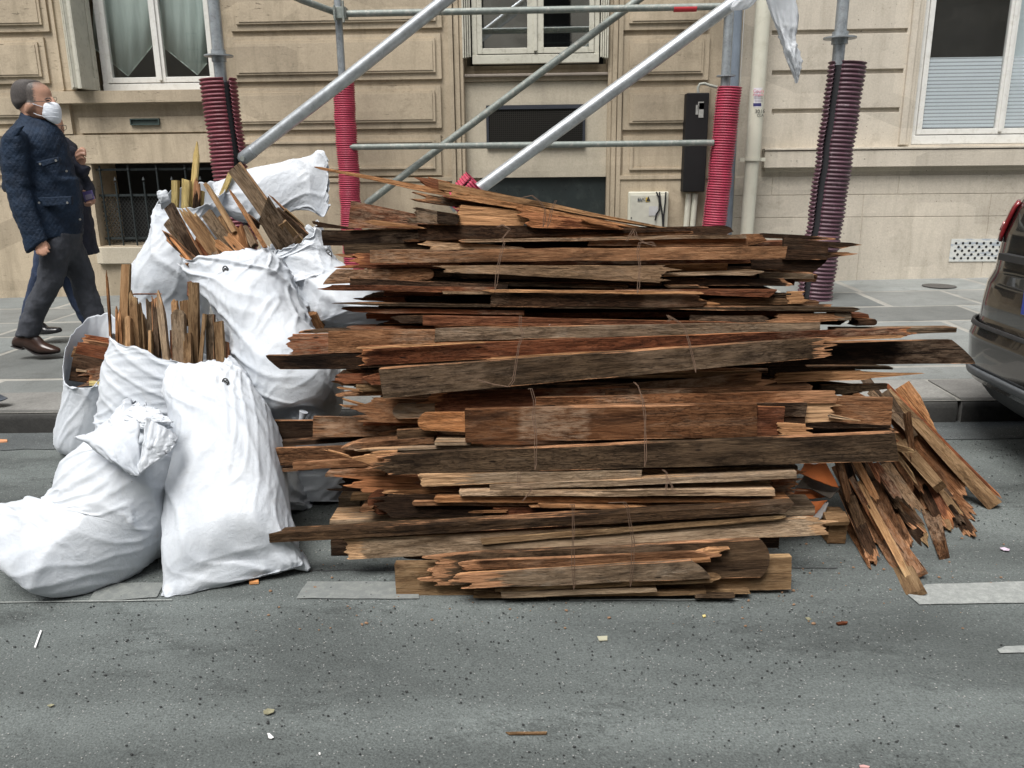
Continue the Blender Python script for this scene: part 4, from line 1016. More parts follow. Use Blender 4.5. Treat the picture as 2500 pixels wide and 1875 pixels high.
stick(9, 1180, 430, 1490, 780, 80, 3.40, 3.10, 'N', C_, C_, 'square pale batten between the wide brown boards', g7, t=.05)
stick(9, 1240, 560, 1390, 810, 150, 3.40, 3.15, 'B', C_, J_, 'brown board with crumbling end left of the square batten', g7)
stick(9, 1520, 820, 1720, 990, 90, 3.35, 3.22, 'B', C_, J_, 'ragged brown board end sagging below the wide flat board', g7, fz=.15)
stick(9, 1560, 900, 1710, 1110, 90, 3.40, 3.28, 'D', C_, J_, 'dark shredded board end nearest the drain side of the heap', g7)
stick(9, 1480, 840, 1640, 1060, 90, 3.38, 3.22, 'D', C_, J_, 'dark broken board end under the ragged brown one', g7)
stick(9, 1185, 540, 1330, 740, 28, 3.15, 3.05, 'N', C_, J_, 'short thin lath under the corner of the big dark board', g7)
stick(9, 1190, 530, 1320, 560, 40, 3.10, 3.05, 'N', C_, J_, 'stubby pale offcut at the corner of the big dark board', g7)
stick(9, 1290, 290, 1320, 560, 40, 3.20, 3.10, 'B', C_, J_, 'frayed stub behind the corner of the big dark board', g7)
stick(9, 1130, 640, 1370, 960, 82, 3.15, 2.95, 'G', C_, J_, 'blue-grey board with split end in the slumped heap', g7, w2=70)
stick(9, 1080, 670, 1250, 925, 100, 3.20, 3.00, 'L', C_, J_, 'greenish weathered board left of the blue-grey one', g7)
stick(9, 1160, 800, 1370, 1060, 70, 3.25, 3.02, 'B', C_, J_, 'brown board just under the blue-grey board', g7)
stick(9, 1270, 900, 1430, 1190, 70, 3.25, None, 'N', C_, T_, 'pale spear-shaped board reaching the asphalt mid heap', g7, w2=60)
stick(9, 1420, 880, 1535, 1270, 120, 3.25, None, 'B', C_, 'slant', 'board with pale edge and rotten corner touching the asphalt', g7, w2=70)
stick(9, 1500, 920, 1565, 1080, 50, 3.24, 3.12, 'N', C_, J_, 'short narrow board beside the one with the rotten corner', g7)
stick(9, 1040, 640, 1115, 790, 30, 3.08, 3.00, 'R', C_, T_, 'small red splinter above the greenish board', g7)
stick(9, 930, 610, 1080, 885, 50, 3.05, 2.95, 'O', C_, J_, 'orange lath with a torn tip in the slumped heap', g7)
stick(9, 820, 600, 895, 885, 50, 2.98, 2.90, 'B', C_, J_, 'short brown lath by the orange card', g7)
stick(9, 1050, 760, 1270, 1240, 95, 3.15, 2.85, 'B', C_, J_, 'long brown board in the middle of the slumped heap', g7)
stick(9, 900, 730, 1150, 1180, 40, 3.00, 2.80, 'R', C_, J_, 'stringy red lath with hanging fibres', g7, fz=.5)
stick(9, 950, 760, 1300, 1410, 50, 3.03, None, 'N', C_, J_, 'long light lath lying on the lowest wide board', g7)
stick(9, 1000, 900, 1320, 1400, 130, 3.08, None, 'B', C_, C_, 'wide warm-brown board reaching furthest toward the white marking', g7, w2=190)
stick(9, 1180, 1200, 1340, 1510, 130, 2.85, None, 'N', C_, C_, 'yellowish board end poking from under the wide warm-brown board', g7)
stick(9, 850, 780, 1060, 1290, 90, 3.05, None, 'D', C_, J_, 'dark board on the asphalt beside the square post', g7)
stick(9, 900, 860, 1010, 1150, 68, 2.95, 2.80, 'L', C_, C_, 'square post end resting by the pallet block', g7, t=.05, w2=72)
stick(9, 860, 600, 960, 900, 70, 3.15, 3.0, 'D', C_, C_, 'dark board rising behind the orange card', g7)
stick(9, 1130, 150, 1330, 460, 60, 3.45, 3.3, 'L', C_, C_, 'olive board at the top of the slumped heap', g7)
stick(9, 1030, 150, 1300, 420, 45, 3.45, 3.3, 'G', C_, C_, 'grey lath at the top of the slumped heap', g7)

stick(9, 900, 560, 1250, 1050, 120, 3.38, 3.12, 'D', C_, J_, 'black board buried in the middle of the slumped heap', g7)
stick(9, 1050, 480, 1400, 900, 120, 3.48, 3.24, 'D', C_, J_, 'dark board buried under the square batten', g7)
stick(9, 1200, 480, 1560, 900, 110, 3.55, 3.30, 'D', C_, J_, 'dark board buried under the longest pale timber', g7)
stick(9, 820, 640, 1100, 1180, 110, 3.22, 3.0, 'B', C_, J_, 'shaded brown board behind the square post', g7)
stick(9, 1180, 300, 1360, 560, 80, 3.40, 3.3, 'B', C_, J_, 'brown board end behind the corner of the big dark board', g7)
stick(9, 1200, 950, 1380, 1150, 80, 3.22, 3.05, 'D', C_, J_, 'dark ragged board end in the hollow of the slumped heap', g7)
stick(9, 1380, 860, 1500, 1060, 80, 3.30, 3.12, 'B', C_, J_, 'brown ragged end left of the board with the rotten corner', g7)
stick(9, 850, 150, 1150, 300, 60, 3.35, 3.3, 'B', C_, J_, 'brown board end above the square brown board', g7)
stick(9, 900, 420, 1230, 520, 60, 3.30, 3.2, 'R', C_, J_, 'reddish board end above the corner of the big dark board', g7)
stick(9, 1000, 60, 1200, 330, 60, 3.60, 3.5, 'D', C_, J_, 'dark board end at the back of the slumped heap', g7)
rh = random.Random(5)
for i_, (x1, y1, x2, y2, w_, m_, lb) in enumerate([
 (1230, 520, 1440, 960, 60, 'B', 'narrow brown board with a torn foot right of the blue-grey board'), (1290, 600, 1500, 1020, 60, 'D', 'narrow black board right of the blue-grey board'),
 (1330, 640, 1590, 1040, 70, 'R', 'reddish board sagging beyond the board with the rotten corner'), (1400, 700, 1650, 1010, 60, 'N', 'tan lath under the ragged brown board'),
 (1450, 760, 1690, 1060, 50, 'B', 'thin brown lath nearest the shredded dark end'), (1150, 900, 1300, 1180, 60, 'B', 'brown stub above the warm-brown board'),
 (1100, 860, 1400, 1120, 50, 'D', 'dark lath crossing under the spear-shaped board'), (980, 640, 1010, 880, 44, 'D', 'dark stub between the orange lath and the short brown lath'),
 (1060, 640, 1230, 880, 60, 'R', 'reddish board behind the greenish weathered one'), (860, 1000, 1040, 1310, 60, 'B', 'brown board end under the square post')]):
    stick(9, x1, y1, x2, y2, w_, 3.42 - (i_ % 3) * .03 if x1 > 1200 else 3.12, None if i_ in (9,) else (3.18 if x1 > 1200 else 2.98), m_, C_, J_, lb, g7)
# crumpled orange card between the stack and the heap
m_card, t_, b_ = new_mat('orange_card'); q = NT(t_); v_, _ = obj_coord(q, False)
geo = q.n('ShaderNodeNewGeometry'); cc = q.mix(geo.outputs['Backfacing'], (.55, .15, .035), (.30, .24, .19))
cc = q.mix(q.ramp(q.noise(v_, 22, 6, .7), [(.52, 0), (.7, .6)]), cc, (.20, .10, .06)); q.l(cc, b_.inputs['Base Color']); b_.inputs['Roughness'].default_value = .75
card = empty('cardboard', (P(S(9, 700, 800), 3.0).x, 3.0, .3), 'crumpled orange cardboard stuffed between the stack and the slumped boards', 'cardboard')
def sheet_pts(name, pts, Y0, mat, parent, sag=.02, n=10, dY=0.05):
    """four-cornered crumpled sheet"""
    a, b, c, d = [P(S(9, *p), Y0 + (p_i in (2, 3)) * dY) for p_i, p in enumerate(pts)]
    V = []; F = []
    for j in range(n + 1):
        for i in range(n + 1):
            u, w_ = i / n, j / n
            p = a.lerp(b, u).lerp(d.lerp(c, u), w_)
            nn = noise.noise(p * 14) * .012 + noise.noise(p * 34) * .005
            V.append((p.x, p.y + nn - sag * math.sin(math.pi * u), p.z + nn * .6))
    for j in range(n):
        for i in range(n): k = j * (n + 1) + i; F.append([k, k + 1, k + n + 2, k + n + 1])
    o = mesh(name, V, F, mat, parent); s_ = o.modifiers.new('s', 'SOLIDIFY'); s_.thickness = .004; return o
sheet_pts('card_flap', [(560, 700), (820, 790), (735, 630), (590, 628)], 2.98, m_card, card)
sheet_pts('card_flap', [(500, 940), (640, 1000), (745, 880), (560, 885)], 2.88, m_card, card)
m_cin = simple('card_inside', (.09, .075, .06), .85, var=.3, scale=30)
sheet_pts('card_fold', [(530, 800), (760, 870), (828, 800), (600, 720)], 2.96, m_cin, card, -.04)
sheet_pts('card_fold', [(640, 1000), (715, 1000), (750, 895), (725, 890)], 2.885, simple('card_grey', (.33, .32, .31), .8), card)
sheet_pts('card_fold', [(520, 850), (700, 880), (820, 830), (560, 760)], 3.02, m_card, card)

# ---- twine
M_twine = simple('rusty_twine', (.11, .065, .04), .8, var=.3, scale=60)
def twine(pts, label, off=.04, dbl=.006, Ys=None):
    m = MB()
    for s_ in (0, 1):
        W_ = []
        for (k, x, y) in pts:
            s = S(k, x, y); Y = (Yf(s[1]) - .15) if Ys is None else Ys; W_.append(P(s, Y))
        dense = []
        for a, b in zip(W_, W_[1:]):
            n = max(2, int((b - a).length / .02))
            for i in range(n):
                p = a.lerp(b, i / n); dense.append(p + Vector((dbl * s_ + .004 * noise.noise(p * 17 + Vector((s_ * 9, 0, 0))), .006 * noise.noise(p * 21), 0)))
        dense.append(W_[-1]); m.tube(dense, .0012, 5)
    o = m.build('twine', M_twine, None, True); tag(o, label, 'twine', 'twine ties round the board stacks'); return o
twine([(5, 1330, 400), (5, 1360, 385), (5, 1405, 412), (5, 1385, 440), (5, 1352, 480), (5, 1368, 500), (5, 1350, 560), (5, 1335, 640), (5, 1325, 690), (5, 1318, 800)], 'twine with a loose bow round the upper stack, near the plastered patch')
twine([(6, 70, 490), (6, 120, 410), (6, 130, 460), (6, 180, 500), (6, 255, 520), (6, 230, 495), (6, 150, 500), (6, 140, 560), (6, 155, 650), (6, 145, 820)], 'twine with two long loops round the right half of the upper stack')
twine([(5, 1475, 960), (5, 1470, 1020), (5, 1490, 1080), (5, 1462, 1150), (5, 1450, 1240), (5, 1430, 1370), (5, 1400, 1410), (5, 1300, 1395), (5, 1210, 1370), (5, 1215, 1362)], 'twine trailing a loose tail over the largest dark board')
twine([(6, 330, 1000), (6, 350, 985), (6, 330, 958), (6, 400, 1000), (6, 440, 1040), (6, 470, 1130), (6, 485, 1200), (6, 515, 1320)], 'slanting twine round the right half of the middle stack')
twine([(7, 1785, 130), (7, 1800, 125), (7, 1822, 200), (7, 1815, 300), (7, 1828, 400), (7, 1830, 640)], 'left twine of the lower middle stack, over the wide rough board')
twine([(8, 250, 85), (8, 275, 110), (8, 305, 200), (8, 318, 300), (8, 315, 400), (8, 320, 620)], 'right twine of the lower middle stack, over the wide rough board')
twine([(7, 1725, 655), (7, 1720, 740), (7, 1800, 745), (7, 1805, 765), (7, 1750, 840)], 'short twine knot on the left of the lower stack')
twine([(8, 430, 640), (8, 455, 660), (8, 450, 800)], 'straight twine on the right of the lower stack')
twine([(8, 455, 690), (8, 485, 740), (8, 490, 770), (8, 540, 795)], 'loose twine end on the right of the lower stack')
twine([(7, 2050, 865), (7, 2066, 860), (7, 2068, 1000), (7, 2062, 1100), (7, 2068, 1250), (7, 2075, 1400)], 'left twine round the bottom stack', Ys=2.385)
twine([(8, 90, 850), (8, 190, 845), (8, 212, 880), (8, 222, 980), (8, 242, 1100), (8, 238, 1230), (8, 230, 1380)], 'right twine round the bottom stack', Ys=2.385)
twine([(5, 1480, 215), (5, 1545, 200), (5, 1600, 240), (5, 1630, 290), (5, 1622, 400)], 'left twine over the sloping boards', Ys=3.0)
twine([(5, 1700, 230), (5, 1672, 290), (5, 1650, 400)], 'right twine over the sloping boards', Ys=3.0)
twine([(9, 1180, 290), (9, 1250, 305), (9, 1400, 350)], 'twine across the top of the slumped heap', Ys=3.25)
twine([(10, 1330, 740), (10, 1370, 690), (10, 1390, 680), (10, 1410, 700)], 'pinkish string in the mouth of the bag with boards', Ys=3.3)
# ------------------------------------------------------------------ woven plastic rubble bags
def bag_mat():
    m, t, b = new_mat('woven_white_plastic'); q = NT(t); v, oi = obj_coord(q)
    c = q.ramp(q.noise(v, 4, 7, .65, .4), [(.3, (.47, .51, .56)), (.6, (.58, .615, .655))])
    d = q.ramp(q.noise(v, 9, 8, .75, .8), [(.57, 0), (.76, .5)]); c = q.mix(d, c, (.36, .35, .33))
    sp = q.ramp(q.noise(v, 60, 3, .7), [(.73, 0), (.77, .8)]); c = q.mix(sp, c, (.22, .20, .18))
    q.l(c, b.inputs['Base Color']); b.inputs['Roughness'].default_value = .55; b.inputs['Specular IOR Level'].default_value = .35
    b.inputs['Sheen Weight'].default_value = .1
    sep = q.n('ShaderNodeSeparateXYZ'); q.l(v, sep.inputs[0])
    wv = q.math('MULTIPLY', q.math('SINE', q.math('MULTIPLY', q.math('ADD', sep.outputs[0], q.math('MULTIPLY', sep.outputs[1], .6)), 1100)), q.math('SINE', q.math('MULTIPLY', sep.outputs[2], 1100)))
    fine = q.noise(q.vscale(v, (1, 1, 1.6)), 38, 7, .72, 1.2)
    b1 = q.bump(wv, .10, .0012, b)
    cr = q.noise(q.vscale(v, (1.5, 1, .55)), 9, 4, .6, 1.6)
    crr = q.math('POWER', q.math('SUBTRACT', 1.0, q.math('ABSOLUTE', q.math('MULTIPLY', q.math('SUBTRACT', cr, .5), 6))), 3)
    b2 = q.bump(crr, .10, .010, b, b1)
    q.bump(fine, .24, .010, b, b2)
    # a little light comes through the cloth
    ts = q.n('ShaderNodeBsdfTranslucent'); ts.inputs['Color'].default_value = (.7, .72, .74, 1)
    mx = q.n('ShaderNodeMixShader'); mx.inputs[0].default_value = .08; q.l(b.outputs[0], mx.inputs[1]); q.l(ts.outputs[0], mx.inputs[2])
    q.l(mx.outputs[0], t.nodes['Material Output'].inputs['Surface']); return m
M_bag = bag_mat()
def ridge(n, w=3.0): return max(0.0, 1 - abs(n) * w) ** 2
def catmull(seq, t):
    n = len(seq) - 1; i = min(int(t), n - 1); f = t - i
    p0 = seq[max(i - 1, 0)]; p1 = seq[i]; p2 = seq[i + 1]; p3 = seq[min(i + 2, n)]
    return .5 * ((2 * p1) + (p2 - p0) * f + (2 * p0 - 5 * p1 + 4 * p2 - p3) * f * f + (3 * p1 - p0 - 3 * p2 + p3) * f ** 3)
def loft(name, k, st, mat, parent=None, nu=72, nv=90, wr=None, close0=True, close1=True, power=2.3, mouth=None, clamp=True, smooth=True, solid=0.0, seed=0):
    """surface through stations (xL,yL,xR,yR,YL,YR,depth) read off the photo; each station is an oval between its two outline points"""
    A = [P(S(k, s[0], s[1]), s[4]) for s in st]; B = [P(S(k, s[2], s[3]), s[5]) for s in st]; D = [s[6] for s in st]
    V = []; F = []; n = len(st) - 1
    off = Vector((seed * 3.7, seed * 1.9, seed * 5.3))
    rings = []
    for j in range(nv + 1):
        t = n * j / nv; a = catmull(A, t); b = catmull(B, t); d = catmull([Vector((x, 0, 0)) for x in D], t).x
        c = (a + b) / 2; h = (b - a) / 2
        t2 = min(n, t + .02); t1 = max(0, t - .02)
        sp = ((catmull(A, t2) + catmull(B, t2)) - (catmull(A, t1) + catmull(B, t1))).normalized()
        dv = h.cross(sp)
        dv = dv.normalized() if dv.length > 1e-6 else Vector((0, 1, 0))
        if dv.y < 0: dv = -dv
        ring = []
        for i in range(nu):
            ph = 2 * math.pi * i / nu; cs, sn = math.cos(ph), math.sin(ph); e = 2 / power
            x = math.copysign(abs(cs) ** e, cs); y = math.copysign(abs(sn) ** e, sn)
            p = c + h * x + dv * (d * y)
            nrm = (h.normalized() * x * d + dv * y * h.length)
            nrm = nrm.normalized() if nrm.length > 1e-9 else dv
            if mouth and j > nv * .72:      # near side of the rim hangs lower than the far side
                f = (j / nv - .72) / .28
                if y < 0: p -= sp * mouth[0] * f * (-y) 
                else: p += sp * mouth[1] * f * y
            if wr:
                s_ = j / nv
                amp = wr.get('amp', .012); ax = wr.get('ax', (1, 1, 1)); q3 = Vector((p.x * ax[0], p.y * ax[1], p.z * ax[2])) + off
                n1 = noise.noise(q3 * wr.get('f', 4)); warp = Vector((n1, noise.noise(q3 * 3 + Vector((7, 7, 7))), 0)) * .8
                skew = wr.get('skew', .6)
                u = x * h.length if False else ph
                # long drawn creases following the cloth
                cr = Vector(((ph / 6.283 + skew * s_) * wr.get('nc', 7), s_ * wr.get('ns', 2.2), seed)) + warp * .5
                r1 = ridge(noise.noise(cr), 2.6) - .25
                cr2 = Vector(((ph / 6.283 - skew * .7 * s_) * wr.get('nc', 7) * 2.3, s_ * wr.get('ns', 2.2) * 2.4, seed + 5)) + warp
                r2 = ridge(noise.noise(cr2), 3.2) - .2
                cr3 = Vector(((ph / 6.283 + .2 * s_) * 30, s_ * 26, seed + 9)) + warp * 2.2
                r3 = ridge(noise.noise(cr3), 3) - .2
                mask = .35 + .65 * max(0, min(1, .5 + 1.6 * noise.noise(q3 * 2.2 + Vector((3, 1, 4)))))
                disp = amp * (n1 * 1.3 + mask * (1.35 * r1 + .62 * r2 + .16 * r3))
                if wr.get('gather0') and s_ < .2:
                    g = (1 - s_ / .2); disp += wr['gather0'] * g * math.sin(ph * 11 + 2 * noise.noise(q3 * 5)) * h.length
                if wr.get('gather1') and s_ > .8:
                    g = (s_ - .8) / .2; disp += wr['gather1'] * g * math.sin(ph * 9 + 3 * noise.noise(q3 * 5)) * h.length
                if wr.get('rim') and s_ > .9:
                    g = (s_ - .9) / .1; p += sp * (wr['rim'] * g * (noise.noise(Vector((cs * 2.2, sn * 2.2, seed + 3))) + .5 * noise.noise(Vector((cs * 6, sn * 6, seed)))))
                p = p + nrm * disp
            if clamp:
                g = gz(p.x) + .004
                if p.y > 4.27: g += .13
                if p.z < g: p.z = g
            ring.append(p)
        rings.append(ring)
    for r_ in rings: V += [tuple(p) for p in r_]
    for j in range(nv):
        for i in range(nu):
            a = j * nu + i; b = j * nu + (i + 1) % nu; F.append((a, b, b + nu, a + nu))
    for (do, j) in ((close0, 0), (close1, nv)):
        if do:
            c = sum((Vector(p) for p in rings[j]), Vector()) / nu; V.append(tuple(c)); ci = len(V) - 1
            for i in range(nu):
                a = j * nu + i; b = j * nu + (i + 1) % nu; F.append((ci, b, a) if j == 0 else (ci, a, b))
    me = bpy.data.meshes.new(name); me.from_pydata(V, [], F)
    bm = bmesh.new(); bm.from_mesh(me); bmesh.ops.recalc_face_normals(bm, faces=bm.faces[:]); bm.to_mesh(me); bm.free()
    o = link(name, me, mat, parent, smooth)
    if solid: s_ = o.modifiers.new('s', 'SOLIDIFY'); s_.thickness = solid; s_.offset = -1
    return o
gb = 'white woven bags full of broken wood'
def bag(k, st, label, **kw):
    o = loft('rubble_bag', k, st, M_bag, None, **kw); tag(o, label, 'bag', gb); return o
# A: slumped bag at the front left
st = [(-25, 1195, 70, 1270, 2.66, 2.50, .10), (-14, 1160, 120, 1296, 2.68, 2.50, .17), (5, 1128, 185, 1290, 2.70, 2.50, .21), (45, 1110, 240, 1255, 2.72, 2.55, .22), (88, 1103, 300, 1208, 2.74, 2.60, .22),
      (122, 1090, 345, 1155, 2.75, 2.66, .21), (143, 1055, 368, 1090, 2.76, 2.72, .20), (157, 1015, 382, 1020, 2.78, 2.76, .19), (182, 975, 388, 968, 2.80, 2.80, .17), (228, 935, 378, 930, 2.82, 2.82, .13), (262, 905, 352, 903, 2.84, 2.84, .075), (285, 868, 330, 880, 2.86, 2.86, .035)]
A_ = bag(20, st, 'slumped white bag lying bent on the asphalt at the front with its top folded over', nu=150, nv=150, wr=dict(amp=.016, nc=6, ns=2.6, skew=.9, gather1=.05, rim=.03), close1=False, solid=.002, seed=1)
# its folded-over mouth and the crumpled collar
def cloth(name, k, quad, Y, parent, bulge=.03, n=26, amp=.014, seed=0, Yc=None):
    """four-sided cloth flap, corner depths Y[0..3]"""
    c = [P(S(k, *p), y) for p, y in zip(quad, Y)]
    V = []; F = []
    for j in range(n + 1):
        for i in range(n + 1):
            u, w_ = i / n, j / n; p = c[0].lerp(c[1], u).lerp(c[3].lerp(c[2], u), w_)
            s_ = Vector((u * 5 + seed, w_ * 2.2, seed)); r_ = ridge(noise.noise(s_), 2.6); r2 = ridge(noise.noise(Vector((u * 11 - w_ * 3, w_ * 6, seed + 2))), 3)
            p += Vector((.006 * noise.noise(p * 20), -bulge * math.sin(math.pi * u) * math.sin(math.pi * min(1, w_ * .9 + .1)) - amp * r_ - amp * .5 * r2, .008 * noise.noise(p * 16 + Vector((9, 0, 0)))))
            V.append(tuple(p))
    for j in range(n):
        for i in range(n): a = j * (n + 1) + i; F.append((a, a + 1, a + n + 2, a + n + 1))
    o = mesh(name, V, F, M_bag, parent, True); s_ = o.modifiers.new('s', 'SOLIDIFY'); s_.thickness = .004; return o
cloth('folded_mouth', 4, [(478, 1205), (880, 1085), (888, 1440), (860, 1452)], (2.60, 2.64, 2.515, 2.52), A_, .05, amp=.009, seed=2)
cloth('folded_mouth', 4, [(930, 1080), (1135, 1215), (1100, 1280), (880, 1445)], (2.62, 2.66, 2.62, 2.52), A_, .02, amp=.009, seed=4)
cloth('crumpled_collar', 20, [(262, 925), (290, 872), (345, 884), (376, 925)], (2.68, 2.76, 2.76, 2.70), A_, .02, amp=.009, seed=6)
cloth('crumpled_collar', 20, [(308, 912), (318, 893), (362, 897), (374, 915)], (2.64, 2.70, 2.70, 2.66), A_, .015, amp=.008, seed=9)
# B: tall bag standing in front
st = [(354, 1301, 657, 1222, 2.475, 2.63, .018), (357, 1288, 652, 1205, 2.49, 2.64, .05), (361, 1262, 641, 1178, 2.54, 2.66, .10), (361, 1200, 623, 1120, 2.62, 2.72, .17), (368, 1100, 612, 1050, 2.74, 2.80, .19), (384, 1000, 595, 950, 2.84, 2.88, .18),
      (379, 915, 572, 885, 2.92, 2.96, .16), (370, 850, 547, 835, 2.98, 3.0, .13), (365, 810, 525, 800, 3.02, 3.04, .10), (366, 783, 498, 773, 3.05, 3.06, .07)]
B_ = bag(20, st, 'tallest white bag standing upright in front with a flat seamed bottom', nu=150, nv=150, wr=dict(amp=.013, nc=8, ns=1.4, skew=.5, gather0=.03, rim=.02), close1=False, solid=.002, power=2.6, mouth=(.03, .02), seed=3)
# bottom corners: twisted ears of cloth
def ear(k, x, y, Y, r, parent, dirv):
    p = P(S(k, x, y), Y); m = MB(); m.tube([p, p + Vector(dirv) * .4, p + Vector(dirv)], [r, r * .8, r * .25], 9)
    o = m.build('bag_ear', M_bag, parent, True); return o
ear(20, 372, 1290, 2.49, .022, B_, (-.04, -.02, -.012)); ear(20, 640, 1208, 2.66, .035, B_, (.05, -.02, -.03))
# eyelet rings
M_eye = simple('frayed_hole', (.05, .05, .05), .9)
def eyelet(k, x, y, Y, parent, r=.011):
    p = P(S(k, x, y), Y); 
    m = MB(); pts = [p + Vector((r * math.cos(a) * 1.0, 0, r * math.sin(a) * 1.3)) for a in [i * math.pi / 5 for i in range(11)]]; m.tube(pts, .003, 6, False)
    m.tube([p + Vector((0, .004, 0)), p + Vector((0, .0045, 0))], r * .8, 8); m.build('eyelet', M_eye, parent)
# C: bag behind and left of B holding upright laths
st = [(196, 1130, 470, 1160, 3.10, 3.15, .12), (200, 1060, 480, 1080, 3.10, 3.15, .16), (214, 930, 480, 930, 3.10, 3.15, .18), (222, 880, 470, 910, 3.10, 3.15, .18), (232, 815, 470, 870, 3.12, 3.14, .17), (240, 760, 478, 830, 3.13, 3.15, .16), (243, 722, 484, 800, 3.14, 3.16, .15)]
bag(20, st, 'white bag full of upright laths just behind the tallest bag', nu=140, nv=120, wr=dict(amp=.015, nc=7, ns=1.6, skew=1.3, rim=.02), close1=False, solid=.002, mouth=(.0, .015), seed=5)
# D: leftmost bag with dark offcuts
st = [(432, 1310, 760, 1330, 3.98, 4.02, .10), (385, 1250, 740, 1300, 3.98, 4.02, .15), (372, 1165, 730, 1200, 3.98, 4.02, .17), (412, 1000, 735, 1000, 3.98, 4.02, .17), (432, 870, 735, 880, 3.98, 4.02, .17), (436, 760, 730, 760, 3.98, 4.02, .17), (430, 640, 735, 640, 3.98, 4.02, .17)]
bag(4, st, 'leftmost white bag with a wide open mouth showing dark offcuts', nu=130, nv=110, wr=dict(amp=.012, nc=6, ns=1.2, skew=.2, rim=.02), close1=False, solid=.002, mouth=(.19, .14), seed=7)
# E: long bag leaning across, knotted bottom to the lower right
st = [(641, 927, 662, 927, 3.10, 3.10, .015), (628, 925, 684, 918, 3.12, 3.12, .05), (603, 918, 713, 900, 3.15, 3.16, .11), (575, 896, 735, 862, 3.18, 3.20, .16), (549, 856, 730, 812, 3.22, 3.24, .19), (520, 800, 702, 755, 3.26, 3.28, .19), (494, 745, 668, 700, 3.30, 3.32, .18),
      (468, 690, 642, 640, 3.34, 3.36, .17), (436, 628, 618, 588, 3.38, 3.40, .15), (412, 598, 602, 556, 3.40, 3.42, .13), (391, 572, 576, 536, 3.42, 3.44, .11)]
E_ = bag(20, st, 'long white bag leaning across the others with its knotted bottom over the boards', nu=150, nv=160, wr=dict(amp=.015, nc=6, ns=2.4, skew=1.0, gather0=.10, rim=.035), close1=False, solid=.002, mouth=(.03, .04), seed=11)
m = MB(); kp = P(S(20, 652, 905), 3.06)
m.tube([kp + Vector((.01, 0, .03)), kp, kp + Vector((-.012, -.005, -.03)), kp + Vector((-.02, 0, -.05))], [.018, .011, .010, .012], 9)
m.tube([kp + Vector((-.014, 0, -.03)), kp + Vector((-.022, -.006, -.052)), kp + Vector((-.012, -.004, -.062))], [.007, .008, .006], 8)
m.tube([kp + Vector((-.006, 0, -.025)), kp + Vector((.008, -.006, -.05)), kp + Vector((.002, -.004, -.065))], [.007, .008, .006], 8)
m.build('knot', M_bag, E_, True)
# F: bag behind, running down under the stack
st = [(700, 712, 880, 706, 3.56, 3.50, .05), (680, 704, 868, 672, 3.58, 3.52, .12), (655, 680, 832, 632, 3.6, 3.56, .15), (630, 640, 785, 592, 3.64, 3.64, .17), (606, 590, 728, 560, 3.66, 3.66, .16), (590, 556, 704, 520, 3.68, 3.68, .15), (574, 534, 684, 482, 3.70, 3.70, .14)]
F_ = bag(20, st, 'white bag with a ragged open mouth, half buried under the upper stack', nu=140, nv=120, wr=dict(amp=.013, nc=5, ns=1.6, skew=.9, rim=.04), close1=False, solid=.002, mouth=(.10, .05), seed=13)
# G: back bag with yellow boards
st = [(250, 1010, 430, 1010, 3.80, 3.84, .10), (255, 900, 435, 900, 3.82, 3.84, .17), (262, 760, 440, 760, 3.84, 3.86, .18), (275, 650, 448, 650, 3.86, 3.88, .18), (286, 590, 455, 600, 3.86, 3.88, .18), (328, 526, 470, 535, 3.88, 3.90, .16), (342, 462, 476, 465, 3.90, 3.92, .14), (350, 425, 480, 418, 3.90, 3.92, .13)]
G_ = bag(20, st, 'white bag at the back left with yellow boards sticking out of it', nu=130, nv=120, wr=dict(amp=.014, nc=6, ns=1.6, skew=.6, rim=.03), close1=False, solid=.002, mouth=(.06, .05), seed=17)
cloth('torn_corner', 10, [(395, 350), (420, 440), (345, 455), (315, 372)], (3.80, 3.80, 3.78, 3.78), G_, .01, n=14, amp=.004, seed=8)
# H: empty flopping top of a bag at the back
st = [(775, 480, 735, 330, 3.95, 4.0, .03), (930, 575, 880, 262, 3.98, 4.03, .05), (1080, 590, 1050, 200, 4.0, 4.05, .06), (1220, 545, 1220, 155, 4.0, 4.05, .055), (1350, 500, 1380, 110, 4.0, 4.05, .045), (1460, 505, 1480, 85, 4.0, 4.05, .03), (1560, 552, 1562, 62, 4.0, 4.05, .012), (1600, 470, 1598, 120, 4.0, 4.05, .006)]
bag(10, st, 'limp empty white bag lying open on top at the back, before the dark red sleeve', nu=130, nv=130, wr=dict(amp=.012, nc=3, ns=1.4, skew=.4, rim=.02), close1=False, solid=.002, seed=19, power=2.0)
# J: crumpled bag between E and F with a wood chunk
st = [(1250, 1000, 1330, 960, 3.56, 3.56, .03), (1290, 1080, 1420, 1070, 3.54, 3.54, .06), (1330, 1170, 1470, 1180, 3.52, 3.52, .08), (1380, 1300, 1500, 1290, 3.52, 3.52, .08), (1420, 1400, 1560, 1400, 3.52, 3.52, .05)]
bag(10, st, 'crumpled white bag squeezed between the leaning bag and the half buried one', nu=60, nv=50, wr=dict(amp=.02, nc=4, ns=2), seed=21)
